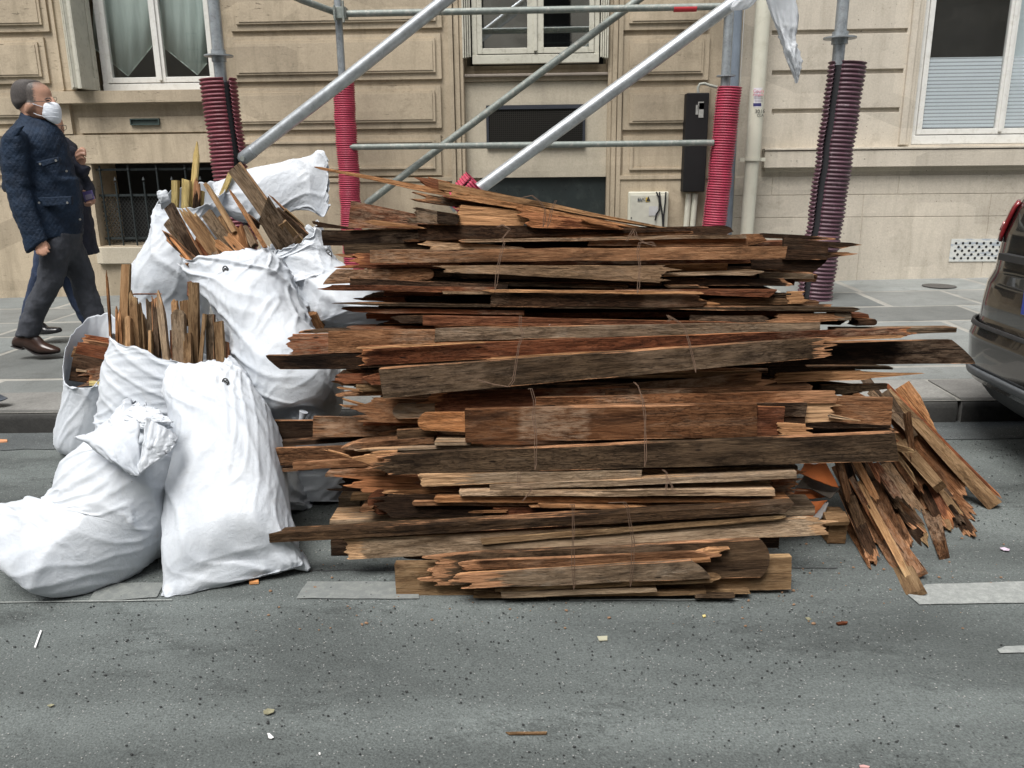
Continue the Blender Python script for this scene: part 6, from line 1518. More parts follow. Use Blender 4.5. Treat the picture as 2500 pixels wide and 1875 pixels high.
def cloth_mat(name, c, bs=.5):
    m, t, b = new_mat(name); q = NT(t); v, _ = obj_coord(q, False)
    q.l(q.ramp(q.noise(q.vscale(v, (1, 1, .4)), 12, 6, .65, .5), [(.3, tuple(x * .65 for x in c)), (.7, tuple(x * 1.3 for x in c))]), b.inputs['Base Color']); b.inputs['Roughness'].default_value = .85
    q.bump(q.noise(v, 26, 6, .65, .8), bs, .010, b); return m
M_jeans = cloth_mat('charcoal_trousers', (.034, .038, .048)); M_navy2 = cloth_mat('dark_navy_cloth', (.010, .013, .026)); M_blue = cloth_mat('navy_trousers', (.014, .026, .06))
M_shoe = simple('brown_leather', (.035, .018, .013), .28, var=.3, scale=20); M_shoe2 = simple('black_leather', (.012, .012, .014), .25); M_sole = simple('shoe_sole', (.012, .01, .01), .6)
M_mask = simple('mask_cloth', (.66, .70, .76), .7, var=.03); M_wire = simple('glasses_frame', (.02, .02, .02), .3)
YM = 5.75
def body_loft(parts, name, mat, parent, voxel, smooth=6, nu=28):
    """several tapering limbs grown into one continuous skin"""
    V = []; F = []
    for (k, st) in parts:
        A = [P(S(k, s[0], s[1]), s[4]) for s in st]; B = [P(S(k, s[2], s[3]), s[5]) for s in st]; n = len(st) - 1; nv = n * 6; base = len(V)
        for j in range(nv + 1):
            t = n * j / nv; a = catmull(A, t); b = catmull(B, t); d = catmull([Vector((s[6], 0, 0)) for s in st], t).x; c = (a + b) / 2; h = (b - a) / 2
            t2 = min(n, t + .05); t1 = max(0, t - .05); sp = ((catmull(A, t2) + catmull(B, t2)) - (catmull(A, t1) + catmull(B, t1)))
            sp = sp.normalized() if sp.length > 1e-8 else Vector((0, 0, 1)); dv = h.cross(sp); dv = dv.normalized() if dv.length > 1e-8 else Vector((0, 1, 0))
            for i in range(nu):
                ph = 2 * math.pi * i / nu; V.append(tuple(c + h * math.cos(ph) + dv * (d * math.sin(ph))))
        for j in range(nv):
            for i in range(nu): a = base + j * nu + i; b = base + j * nu + (i + 1) % nu; F.append((a, b, b + nu, a + nu))
        F.append(tuple(base + i for i in range(nu))[::-1]); F.append(tuple(base + nv * nu + i for i in range(nu)))
    me = bpy.data.meshes.new(name); me.from_pydata(V, [], F); bm = bmesh.new(); bm.from_mesh(me); bmesh.ops.recalc_face_normals(bm, faces=bm.faces[:]); bm.to_mesh(me); bm.free()
    o = link(name, me, mat, parent, True)
    if voxel:
        r_ = o.modifiers.new('r', 'REMESH'); r_.mode = 'VOXEL'; r_.voxel_size = voxel; r_.use_smooth_shade = True
        s_ = o.modifiers.new('s', 'SMOOTH'); s_.iterations = smooth; s_.factor = .5
    return o
tex = bpy.data.textures.new('folds', 'CLOUDS'); tex.noise_scale = .06; tex.noise_depth = 3
def folds(o, amt): d = o.modifiers.new('d', 'DISPLACE'); d.texture = tex; d.strength = amt; d.mid_level = .5; return o
man = empty('person', (G(S(11, 330, 1600), .13).x, YM, .07), 'walking man in a blue quilted jacket, dark trousers, brown shoes and a white face mask', 'person')
ya, yb = YM - .22, YM + .2
Y0 = YM
finger = lambda x0, y0, x1, y1, x2, y2, w_, Y: (11, [(x0 - w_, y0, x0 + w_, y0, Y, Y, .009), ((x1 - w_), y1, (x1 + w_), y1, Y - .004, Y - .004, .009), (x2 - w_ * .8, y2, x2 + w_ * .8, y2, Y, Y, .007)])
body_parts = [
 (12, [(275, 720, 560, 740, Y0, Y0, .07), (275, 640, 500, 690, Y0, Y0, .065), (270, 560, 530, 650, Y0, Y0, .062), (215, 500, 610, 640, Y0, Y0, .066), (175, 430, 655, 560, Y0, Y0, .074), (158, 370, 640, 470, Y0, Y0, .078), (158, 310, 612, 395, Y0, Y0, .080), (172, 255, 598, 320, Y0, Y0, .078), (205, 208, 555, 250, Y0, Y0, .068), (260, 180, 480, 200, Y0, Y0, .048), (310, 172, 410, 178, Y0, Y0, .022)]),
 (12, [(590, 420, 632, 372, Y0, Y0, .008), (600, 450, 652, 410, Y0, Y0, .012), (610, 480, 672, 450, Y0, Y0, .016), (620, 510, 660, 490, Y0, Y0, .018)]),   # nose
 (12, [(298, 560, 350, 560, Y0 - .080, Y0 - .078, .010), (292, 510, 392, 520, Y0 - .086, Y0 - .082, .012), (296, 465, 405, 480, Y0 - .088, Y0 - .084, .013), (320, 438, 380, 445, Y0 - .084, Y0 - .082, .010)]),   # ear
 (0, [(125, 600, 175, 580, Y0, Y0, .09), (90, 540, 175, 540, Y0, Y0, .12), (60, 450, 160, 450, Y0, Y0, .14), (42, 380, 145, 380, Y0, Y0, .18), (50, 330, 130, 335, Y0, Y0, .14), (62, 300, 118, 305, Y0, Y0, .07)]),
 (11, [(70, 20, 230, 20, ya, ya, .045), (150, 240, 310, 210, ya, ya, .042), (240, 420, 340, 370, ya, ya, .036), (300, 540, 395, 500, ya - .02, ya - .02, .026), (305, 590, 420, 545, ya - .02, ya - .02, .024), (318, 625, 440, 590, ya - .02, ya - .02, .022), (335, 655, 455, 625, ya - .02, ya - .02, .018)]),
 finger(338, 640, 348, 672, 372, 690, 16, ya - .035), finger(368, 640, 380, 680, 404, 698, 16, ya - .038), finger(398, 632, 412, 672, 436, 690, 16, ya - .036), finger(426, 618, 440, 652, 458, 664, 15, ya - .03),
 (11, [(400, 560, 440, 575, ya + .012, ya + .012, .012), (425, 600, 460, 605, ya + .02, ya + .02, .011), (440, 635, 468, 636, ya + .02, ya + .02, .009)]),   # thumb
 (11, [(540, 560, 690, 560, Y0 + .06, Y0 + .06, .05), (640, 800, 780, 780, Y0 + .1, Y0 + .1, .07), (705, 1000, 840, 970, Y0 + .1, Y0 + .1, .055), (800, 1250, 920, 1220, Y0 + .1, Y0 + .1, .05), (870, 1400, 950, 1380, Y0 + .1, Y0 + .1, .04)]),
 (11, [(520, 560, 640, 560, Y0 - .03, Y0 - .03, .05), (430, 760, 550, 780, Y0 - .09, Y0 - .09, .05), (390, 940, 520, 930, Y0 - .1, Y0 - .1, .055), (240, 1200, 400, 1170, Y0 - .1, Y0 - .1, .05), (180, 1400, 300, 1400, Y0 - .1, Y0 - .1, .04)])]
def head_skin():
    m, t, b = new_mat('skin_and_short_hair'); q = NT(t); v, _ = obj_coord(q, False)
    sep = q.n('ShaderNodeSeparateXYZ'); q.l(v, sep.inputs[0])
    X = lambda x: P(S(12, x, 400), Y0 - .07).x; Z = lambda y: P(S(12, 400, y), Y0 - .07).z
    nz = q.math('MULTIPLY', q.math('SUBTRACT', q.noise(v, 70, 5, .7), .5), .05)
    xx = q.math('ADD', sep.outputs[0], nz); zz = q.math('ADD', sep.outputs[2], nz)
    def step(s_, e0, e1):
        mr = q.n('ShaderNodeMapRange'); mr.inputs[1].default_value = e0; mr.inputs[2].default_value = e1; q.l(s_, mr.inputs[0]); return mr.outputs[0]
    back = q.math('MULTIPLY', step(xx, X(435), X(395)), step(zz, Z(470), Z(435)))
    top = q.math('MULTIPLY', q.math('MULTIPLY', step(q.math('ADD', zz, q.math('MULTIPLY', xx, -.35)), Z(300) - .35 * X(420), Z(200) - .35 * X(420)), .8), step(xx, X(590), X(540)))
    hm = q.math('MAXIMUM', back, top)
    base = q.ramp(q.noise(v, 14, 6, .6), [(.3, (.33, .17, .11)), (.7, (.45, .26, .18))])
    hair = q.ramp(q.noise(q.vscale(v, (1, 1, .4)), 160, 4, .7), [(.3, (.035, .03, .028)), (.7, (.10, .085, .075))])
    q.l(q.mix(hm, base, hair), b.inputs['Base Color']); b.inputs['Roughness'].default_value = .6; return m
body_loft(body_parts, 'body', head_skin(), man, .0065, 4)
hs_ = [(12, [(225, 530, 360, 510, Y0, Y0, .060), (172, 455, 440, 470, Y0, Y0, .0835), (150, 380, 500, 445, Y0, Y0, .087), (146, 310, 500, 380, Y0, Y0, .0885), (160, 248, 490, 310, Y0, Y0, .086), (194, 198, 470, 232, Y0, Y0, .076), (248, 168, 470, 192, Y0, Y0, .058), (300, 160, 400, 168, Y0, Y0, .022)])]
body_loft(hs_, 'hair', M_hair, man, .006, 3)
mk = body_loft([(12, [(490, 478, 655, 436, Y0, Y0, .048), (490, 500, 690, 462, Y0, Y0, .056), (492, 540, 716, 520, Y0, Y0, .060), (498, 580, 722, 590, Y0, Y0, .060), (540, 620, 720, 635, Y0, Y0, .054), (590, 655, 705, 680, Y0, Y0, .045), (650, 690, 680, 700, Y0, Y0, .018)])], 'face_mask', M_mask, man, 0)
ms = MB(); yy = Y0 - .078
ms.tube([P(S(12, *p), y) for p, y in (((362, 446), yy - .006), ((430, 468), yy + .001), ((505, 492), Y0 - .064))], .0022, 6); ms.tube([P(S(12, *p), y) for p, y in (((398, 566), yy - .004), ((450, 588), yy + .004), ((520, 606), Y0 - .062))], .0022, 6)
ms.build('mask_strap', M_mask, mk, True)
for i_, yl in enumerate((510, 560, 610)):
    MB().tube([P(S(12, *p), y) for p, y in (((520, yl + 6), Y0 - .070), ((600, yl - 4), Y0 - .072), ((700, yl + 8), Y0 - .035))], .0022, 6).build('mask_pleat', M_mask, mk, True)
gm = MB()
gm.tube([P(S(12, *p), y) for p, y in (((300, 436), Y0 - .082), ((430, 430), Y0 - .085), ((545, 425), Y0 - .07))], .002, 6)
for (cx, cy, yy2, rx) in ((578, 415, Y0 - .050, 34), (655, 400, Y0 + .005, 22)):
    gm.tube([P(S(12, cx + rx * math.cos(a), cy + 24 * math.sin(a)), yy2) for a in [i * math.pi / 7 for i in range(15)]], .0018, 6, False)
gm.build('glasses', M_wire, man, True)
ey = MB(); e0 = P(S(12, 570, 418), Y0 - .048); ey.tube([e0 + Vector((-.012, 0, 0)), e0, e0 + Vector((.012, .004, .001))], [.002, .006, .002], 8); ey.build('eye', simple('dark_eye', (.03, .02, .02), .2), man)
eb = MB().tube([P(S(12, *p), Y0 - .056) for p in ((530, 402), (565, 388), (600, 386))], [.002, .004, .002], 6); eb.build('eyebrow', M_hair, man)
# trousers
tr_parts = [(11, [(480, 440, 710, 440, Y0, Y0, .13), (465, 520, 735, 505, Y0, Y0, .15), (470, 620, 740, 600, Y0 + .03, Y0 + .03, .14), (560, 760, 800, 720, Y0 + .08, Y0 + .08, .095), (640, 900, 858, 850, Y0 + .1, Y0 + .1, .075), (680, 1010, 866, 960, Y0 + .1, Y0 + .1, .07), (740, 1180, 925, 1120, Y0 + .1, Y0 + .1, .065), (800, 1310, 975, 1270, Y0 + .1, Y0 + .1, .062), (850, 1430, 1010, 1390, Y0 + .1, Y0 + .1, .06)]),
 (11, [(450, 520, 700, 520, Y0 - .04, Y0 - .04, .12), (400, 650, 640, 680, Y0 - .08, Y0 - .08, .10), (370, 780, 605, 800, Y0 - .09, Y0 - .09, .088), (352, 900, 585, 920, Y0 - .1, Y0 - .1, .075), (300, 1010, 540, 1020, Y0 - .1, Y0 - .1, .068), (240, 1130, 480, 1120, Y0 - .1, Y0 - .1, .066), (195, 1270, 410, 1250, Y0 - .1, Y0 - .1, .064), (160, 1390, 370, 1400, Y0 - .1, Y0 - .1, .060), (152, 1430, 350, 1440, Y0 - .1, Y0 - .1, .058)])]
folds(body_loft(tr_parts, 'trousers', M_jeans, man, .011, 4), .022)
# jacket with its near sleeve
jk = [(11, [(300, 560, 738, 498, Y0, Y0, .19), (240, 480, 735, 470, Y0, Y0, .19), (150, 300, 738, 300, Y0, Y0, .19), (100, 120, 720, 120, Y0, Y0, .185), (90, -20, 700, -20, Y0, Y0, .185)]),
 (12, [(80, 1500, 905, 1450, Y0, Y0, .185), (60, 1250, 850, 1250, Y0, Y0, .19), (50, 1050, 800, 1050, Y0, Y0, .20), (70, 900, 765, 930, Y0, Y0, .205), (120, 800, 740, 860, Y0, Y0, .185), (180, 720, 715, 800, Y0, Y0, .14), (230, 640, 690, 750, Y0, Y0, .100), (258, 575, 660, 715, Y0, Y0, .088), (264, 545, 560, 660, Y0, Y0, .084)]),
 (12, [(120, 790, 300, 790, ya + .03, ya + .03, .05), (45, 880, 320, 860, ya, ya, .062), (28, 1000, 335, 1000, ya, ya, .064), (38, 1250, 350, 1250, ya, ya, .062), (75, 1450, 370, 1430, ya, ya, .060)]),
 (11, [(62, 60, 270, 60, ya, ya, .060), (95, 180, 300, 160, ya - .01, ya - .01, .058), (135, 290, 325, 250, ya - .02, ya - .02, .056), (185, 430, 365, 370, ya - .02, ya - .02, .052), (215, 560, 400, 460, ya - .02, ya - .02, .048), (246, 684, 436, 548, ya - .02, ya - .02, .044)])]
jo = folds(body_loft(jk, 'jacket', M_jacket, man, .011, 3), .020)
def slab(name, k, quad, Y, th, mat, parent):
    a = [P(S(k, *p), Y) for p in quad]; V = [tuple(p) for p in a] + [tuple(p + Vector((0, th, 0))) for p in a]
    o = mesh(name, V, [(0, 1, 2, 3), (7, 6, 5, 4), (0, 4, 5, 1), (1, 5, 6, 2), (2, 6, 7, 3), (3, 7, 4, 0)], mat, parent); bevel(o, .006); return o
slab('pocket_flap', 12, [(425, 1150), (690, 1085), (708, 1140), (500, 1212)], Y0 - .203, .03, M_jacket, jo)
slab('pocket_flap', 11, [(338, 160), (655, 145), (655, 230), (400, 242)], Y0 - .200, .03, M_jacket, jo)
slab('epaulette', 12, [(85, 845), (190, 845), (280, 715), (200, 735)], ya - .055, .02, M_jacket, jo)
M_snap = simple('metal_snap', (.5, .5, .48), .3, .8)
for (k, x, y, yy2) in ((12, 480, 1172, Y0 - .207), (12, 668, 1132, Y0 - .207), (11, 362, 207, Y0 - .206), (11, 622, 207, Y0 - .206), (12, 795, 1258, Y0 - .13), (11, 738, 360, Y0 - .1)):
    p = P(S(k, x, y), yy2); MB().tube([p, p + Vector((0, -.004, 0))], .0075, 10).build('snap_button', M_snap, jo)
# brown shoe, heel lifting; the other foot is behind the bags
Ys = Y0 - .1
sh = body_loft([(11, [(160, 1425, 122, 1470, Ys, Ys, .026), (220, 1405, 118, 1518, Ys, Ys, .036), (310, 1410, 225, 1545, Ys, Ys, .038), (365, 1440, 300, 1572, Ys, Ys, .040), (410, 1490, 380, 1592, Ys, Ys, .045), (480, 1520, 470, 1592, Ys, Ys, .044), (530, 1542, 528, 1585, Ys, Ys, .034), (550, 1562, 550, 1578, Ys, Ys, .016)])], 'shoe', M_shoe, man, .005, 3)
sl_ = MB(); pts = [(120, 1522), (170, 1540), (228, 1552), (236, 1532), (300, 1570), (360, 1596), (450, 1600), (545, 1582)]
so_ = body_loft([(11, [(x, y - 6, x, y + 6, Ys, Ys, w_) for (x, y), w_ in zip(pts, (.03, .034, .034, .032, .036, .046, .045, .02))])], 'sole', M_sole, sh, 0)
body_loft([(11, [(900, 1400, 860, 1480, Y0 + .1, Y0 + .1, .035), (960, 1400, 900, 1530, Y0 + .1, Y0 + .1, .04), (1040, 1440, 1020, 1530, Y0 + .1, Y0 + .1, .045), (1110, 1490, 1110, 1525, Y0 + .1, Y0 + .1, .03)])], 'shoe', M_shoe, man, .006, 3)
# second walker, mostly hidden behind the first
Y2 = 6.25
w2 = empty('person', (G(S(11, 470, 1415), .13).x, Y2, .07), 'second walker in glasses and a long dark coat, half hidden, holding a phone', 'person')
fi = lambda k, pts, w_, Y: (k, [(x - w_ * .2, y - w_, x + w_ * .2, y + w_, Y, Y, .009) for (x, y) in pts])
bp = [(12, [(520, 900, 700, 900, Y2, Y2, .06), (480, 800, 735, 830, Y2, Y2, .07), (480, 720, 752, 780, Y2, Y2, .076), (490, 640, 735, 690, Y2, Y2, .076), (520, 570, 700, 600, Y2, Y2, .06), (570, 540, 640, 545, Y2, Y2, .03)]),
 (12, [(1050, 1260, 940, 1230, Y2 - .2, Y2 - .2, .03), (1010, 1190, 895, 1150, Y2 - .2, Y2 - .2, .028), (1000, 1130, 890, 1090, Y2 - .2, Y2 - .2, .026), (990, 1070, 895, 1040, Y2 - .2, Y2 - .2, .022)]),
 fi(12, [(900, 1050), (960, 1010), (1015, 1020), (1035, 1060)], 22, Y2 - .22), fi(12, [(905, 1090), (975, 1055), (1020, 1070), (1025, 1100)], 21, Y2 - .23), fi(12, [(915, 1130), (975, 1100), (1005, 1115), (1000, 1135)], 20, Y2 - .23), fi(12, [(925, 1020), (970, 990), (1010, 1000), (1030, 1030)], 20, Y2 - .2), fi(12, [(990, 1180), (1020, 1130), (1025, 1090)], 18, Y2 - .18),
 (12, [(1130, 1560, 1060, 1520, Y2 - .2, Y2 - .2, .03), (1135, 1620, 1040, 1610, Y2 - .22, Y2 - .22, .026), (1120, 1660, 1010, 1650, Y2 - .22, Y2 - .22, .022)]),
 fi(12, [(1100, 1640), (1040, 1650), (1000, 1640)], 14, Y2 - .26), fi(12, [(1090, 1665), (1040, 1670), (1005, 1662)], 13, Y2 - .25), fi(12, [(985, 1500), (1000, 1490), (1020, 1500)], 12, Y2 - .24),
 (0, [(110, 560, 200, 560, Y2, Y2, .13), (110, 450, 195, 450, Y2, Y2, .14), (110, 370, 165, 370, Y2, Y2, .13), (112, 340, 145, 340, Y2, Y2, .06)]),
 (11, [(360, 700, 540, 700, Y2 - .05, Y2 - .05, .07), (270, 1000, 400, 1000, Y2 - .05, Y2 - .05, .055), (230, 1300, 330, 1300, Y2 - .05, Y2 - .05, .04)]), (11, [(520, 700, 700, 700, Y2 + .1, Y2 + .1, .07), (620, 1000, 720, 1000, Y2 + .1, Y2 + .1, .055), (760, 1250, 850, 1250, Y2 + .1, Y2 + .1, .04)])]
body_loft(bp, 'body', M_skin, w2, .0065, 3)
body_loft([(12, [(440, 760, 620, 740, Y2, Y2, .08), (440, 680, 640, 680, Y2, Y2, .084), (470, 600, 690, 640, Y2, Y2, .082), (530, 540, 670, 560, Y2, Y2, .06)])], 'hair', M_hair, w2, .008, 3)
g2 = MB(); g2.tube([P(S(12, 762 + 32 * math.cos(a), 742 + 30 * math.sin(a)), Y2 - .06) for a in [i * math.pi / 7 for i in range(15)]], .002, 6, False); g2.tube([P(S(12, 660, 712), Y2 - .08), P(S(12, 790, 714), Y2 - .06)], .002, 6); g2.build('glasses', M_wire, w2, True)
ct = [(11, [(500, 660, 885, 682, Y2, Y2, .20), (470, 560, 862, 600, Y2, Y2, .19), (450, 400, 838, 440, Y2, Y2, .18), (450, 250, 805, 260, Y2, Y2, .17), (440, 50, 770, 60, Y2, Y2, .17)]),
 (12, [(420, 1550, 1000, 1560, Y2, Y2, .17), (420, 1300, 930, 1250, Y2, Y2, .17), (420, 1100, 890, 1080, Y2, Y2, .18), (430, 970, 862, 950, Y2, Y2, .19), (460, 890, 800, 880, Y2, Y2, .13), (500, 850, 740, 850, Y2, Y2, .08)]),
 (12, [(800, 1000, 880, 960, Y2 - .18, Y2 - .18, .06), (860, 1240, 960, 1130, Y2 - .2, Y2 - .2, .055), (920, 1330, 1010, 1180, Y2 - .2, Y2 - .2, .05), (1010, 1340, 1075, 1200, Y2 - .2, Y2 - .2, .045)]),
 (12, [(900, 1300, 1060, 1330, Y2 - .1, Y2 - .1, .06), (960, 1400, 1115, 1430, Y2 - .15, Y2 - .15, .055), (1010, 1500, 1135, 1530, Y2 - .18, Y2 - .18, .045), (1060, 1580, 1135, 1590, Y2 - .19, Y2 - .19, .04)])]
folds(body_loft(ct, 'coat', M_navy2, w2, .012, 3), .02)
folds(body_loft([(11, [(330, 640, 560, 640, Y2 - .05, Y2 - .05, .09), (300, 860, 470, 880, Y2 - .05, Y2 - .05, .08), (235, 1080, 420, 1060, Y2 - .05, Y2 - .05, .07), (185, 1290, 400, 1250, Y2 - .05, Y2 - .05, .065), (178, 1370, 385, 1360, Y2 - .05, Y2 - .05, .06)]), (11, [(500, 640, 760, 640, Y2 + .1, Y2 + .1, .09), (570, 880, 700, 850, Y2 + .1, Y2 + .1, .08), (630, 1060, 735, 1020, Y2 + .1, Y2 + .1, .07), (720, 1250, 860, 1160, Y2 + .1, Y2 + .1, .065), (800, 1370, 930, 1290, Y2 + .1, Y2 + .1, .06)])], 'trousers', M_blue, w2, .012, 3), .02)
Ys = Y2 - .05
body_loft([(11, [(330, 1330, 300, 1400, Ys, Ys, .03), (395, 1310, 350, 1418, Ys, Ys, .038), (430, 1345, 430, 1420, Ys, Ys, .042), (490, 1350, 495, 1412, Ys, Ys, .042), (540, 1355, 545, 1402, Ys, Ys, .035), (566, 1375, 566, 1395, Ys, Ys, .015)])], 'shoe', M_shoe2, w2, .006, 3)
body_loft([(11, [(860, 1290, 830, 1350, Y2 + .1, Y2 + .1, .03), (960, 1290, 930, 1370, Y2 + .1, Y2 + .1, .04), (1030, 1340, 1030, 1370, Y2 + .1, Y2 + .1, .03)])], 'shoe', M_shoe2, w2, .008, 3)
ph = MB(); a = [P(S(12, *p), Y2 - .245) for p in ((980, 1510), (1085, 1485), (1118, 1590), (1015, 1622))]; ph.v = [tuple(p) for p in a] + [tuple(p + Vector((.003, .009, 0))) for p in a]; ph.f = [(0, 1, 2, 3), (7, 6, 5, 4), (0, 4, 5, 1), (1, 5, 6, 2), (2, 6, 7, 3), (3, 7, 4, 0)]
po = ph.build('phone', simple('purple_phone_case', (.12, .10, .26), .4)); tag(po, 'purple-grey phone held by the half hidden walker', 'phone')
a = [P(S(12, *p), Y2 - .248) for p in ((1010, 1545), (1090, 1525), (1108, 1580), (1025, 1605))]; mesh('phone_panel', [tuple(p) for p in a], [(0, 1, 2, 3)], simple('phone_grey', (.30, .27, .36), .4), po)

# ------------------------------------------------------------------ parked car at the right edge
m_car, t_, b_ = new_mat('brown_grey_car_paint'); q = NT(t_); v_, _ = obj_coord(q, False)
q.l(q.ramp(q.noise(v_, 3, 7, .7), [(.3, (.009, .008, .008)), (.7, (.016, .014, .013))]), b_.inputs['Base Color']); b_.inputs['Roughness'].default_value = .15; b_.inputs['Coat Weight'].default_value = 1.0; b_.inputs['Metallic'].default_value = .0; b_.inputs['Coat Roughness'].default_value = .02
M_tyre = simple('tyre_rubber', (.018, .018, .018), .85, var=.2, scale=30); M_plas = simple('black_bumper_plastic', (.022, .023, .025), .5, var=.2, scale=40); M_trim = simple('grey_bumper_trim', (.10, .11, .12), .45)
car = empty('parked_car', (4.0, 3.42, gz(4.0)), 'dark brown-grey hatchback parked at the kerb, only its rear corner in view', 'car')
sil = [(2340, 1180, .30), (2500, 1016, .26), (2435, 971, .0), (2404, 930, 0), (2397, 885, 0), (2399, 824, 0), (2417, 783, 0), (2424, 743, 0), (2437, 697, 0), (2455, 667, 0), (2467, 616, 0), (2475, 576, 0), (2495, 515, 0)]
prof = []
for (sx, sy, _) in sil[1:]:
    p = P((sx, sy), 4.02); prof.append((p.z - gz(2.3), p.x - .045))
prof = [(.20, prof[0][1] + .12)] + prof
prof += [(prof[-1][0] + .12, prof[-1][1] + .05), (prof[-1][0] + .28, prof[-1][1] + .16), (1.62, prof[-1][1] + .42)]
Yc, HW, LEN = 3.42, .875, 4.1
def wide(z): return HW * (1 - .02 * max(0, z - .9) / .3 - .16 * max(0, (z - 1.0)) / .6) * (1 if z > .3 else .96)
def xfront(z): return 2.25 + LEN - (0 if z < .75 else (z - .75) * (1.6 if z < 1.0 else 2.2) + (0 if z < 1.0 else 0))
def ring(z, xr, nseg=14, rc=.42):
    w_ = wide(z); xf = xfront(z); pts = []
    rc = min(rc, w_ * .8, (xf - xr) * .4)
    for (cx, cy, a0) in ((xr + rc, Yc + w_ - rc, 90), (xr + rc, Yc - w_ + rc, 180), (xf - rc, Yc - w_ + rc, 270), (xf - rc, Yc + w_ - rc, 0)):
        for i in range(nseg + 1):
            a = R(a0 + 90 * i / nseg); e = 2 / 2.6
            pts.append(Vector((cx + rc * math.copysign(abs(math.cos(a)) ** e, math.cos(a)), cy + rc * math.copysign(abs(math.sin(a)) ** e, math.sin(a)), gz(3.0) + z)))
    return pts
zs_ = []
for i in range(len(prof) - 1):
    for j in range(5): t = j / 5; zs_.append((prof[i][0] * (1 - t) + prof[i + 1][0] * t, prof[i][1] * (1 - t) + prof[i + 1][1] * t))
zs_.append(prof[-1])
def car_part(name, sel, mat, grow=0.0):
    Z = [z for z in zs_ if sel[0] <= z[0] <= sel[1]]; V = []; F = []
    rings = [ring(z[0], z[1] - grow) for z in Z]; n = len(rings[0])
    for r_ in rings: V += [tuple(p) for p in r_]
    for j in range(len(rings) - 1):
        for i in range(n): F.append((j * n + i, j * n + (i + 1) % n, (j + 1) * n + (i + 1) % n, (j + 1) * n + i))
    F.append(tuple(range(n))[::-1]); F.append(tuple((len(rings) - 1) * n + i for i in range(n)))
    return mesh(name, V, F, mat, car, True)
zt = prof[-1][0]
bo = car_part('body', (.50, 2), m_car); bo.modifiers.new('es', 'EDGE_SPLIT').split_angle = R(50)
bu = car_part('bumper', (.30, .585), m_car, .018); bu.modifiers.new('es', 'EDGE_SPLIT').split_angle = R(50)
lw = car_part('lower_bumper', (.15, .44), M_plas, .008); lw.modifiers.new('es', 'EDGE_SPLIT').split_angle = R(50)
def strip(name, za, zb, grow, mat, i0=0, i1=29, parent=bu, nn=3):
    V = []; F = []; n = 15 * 2
    def xr(z):
        for a, b in zip(prof, prof[1:]):
            if a[0] <= z <= b[0]: return a[1] + (b[1] - a[1]) * (z - a[0]) / (b[0] - a[0])
        return prof[0][1]
    for j in range(nn + 1):
        z = za + (zb - za) * j / nn; r_ = ring(z, xr(z) - grow); V += [tuple(p) for p in r_[i0:i1 + 1]]
    m_ = i1 - i0 + 1
    for j in range(nn):
        for i in range(m_ - 1): F.append((j * m_ + i, j * m_ + i + 1, (j + 1) * m_ + i + 1, (j + 1) * m_ + i))
    o = mesh(name, V, F, mat, parent, True); s_ = o.modifiers.new('s', 'SOLIDIFY'); s_.thickness = .012; s_.offset = 0; return o
strip('bumper_trim', .335, .375, .030, M_trim)
strip('bumper_shelf', .572, .592, .022, M_plas)
tl_ = strip('taillight', .97, 1.16, .012, simple('red_lamp', (.16, .008, .012), .12, var=.1, spec=.8), 5, 11, car, 6)
strip('taillight_rim', 1.02, 1.06, .018, simple('lamp_chrome', (.4, .2, .2), .2, .5), 6, 10, tl_)
# tailgate seam, window and plate
MB().box(2.36, 2.40, Yc - .60, Yc + .60, gz(3) + 1.16, gz(3) + 1.20).build('gate_seam', M_plas, bo)
def zx(z):
    for a, b in zip(prof, prof[1:]):
        if a[0] <= z <= b[0]: return a[1] + (b[1] - a[1]) * (z - a[0]) / (b[0] - a[0])
    return prof[-1][1]
pz = .74; px_ = zx(pz) - .012
pl_ = MB().box(px_ - .004, px_ + .02, Yc - .26, Yc + .26, gz(3) + pz - .055, gz(3) + pz + .055).build('licence_plate', simple('plate_white', (.6, .6, .58), .4), car); bevel(pl_, .004)
MB().box(px_ - .0065, px_ - .0045, Yc + .215, Yc + .258, gz(3) + pz - .052, gz(3) + pz + .052).build('plate_band', simple('plate_blue', (.02, .05, .32), .4), pl_)
MB().box(px_ - .01, px_ + .03, Yc - .5, Yc + .5, gz(3) + .90, gz(3) + .93).build('gate_handle', M_plas, car)
for wx in (2.98, 5.55):
    for sy_ in (Yc - .80, Yc + .62):
        m = MB(); r_ = .31; z0 = gz(wx) + r_
        m.tube([(wx, sy_, z0), (wx, sy_ + .01, z0), (wx, sy_ + .17, z0), (wx, sy_ + .18, z0)], [r_ * .93, r_, r_, r_ * .93], 36); wo = m.build('wheel', M_tyre, car, True)
        MB().tube([(wx, sy_ - .006, z0), (wx, sy_ + .02, z0)], [r_ * .6, r_ * .66], 30).build('rim', simple('alloy', (.3, .3, .31), .35, .8), wo, True)
# side glass band
for ss in (1, -1):
    MB().box(3.0, 5.0, Yc + ss * .80 - .01, Yc + ss * .80 + .01, gz(3.5) + 1.02, gz(3.5) + 1.30).build('side_window', simple('dark_glass', (.01, .012, .014), .08), car)
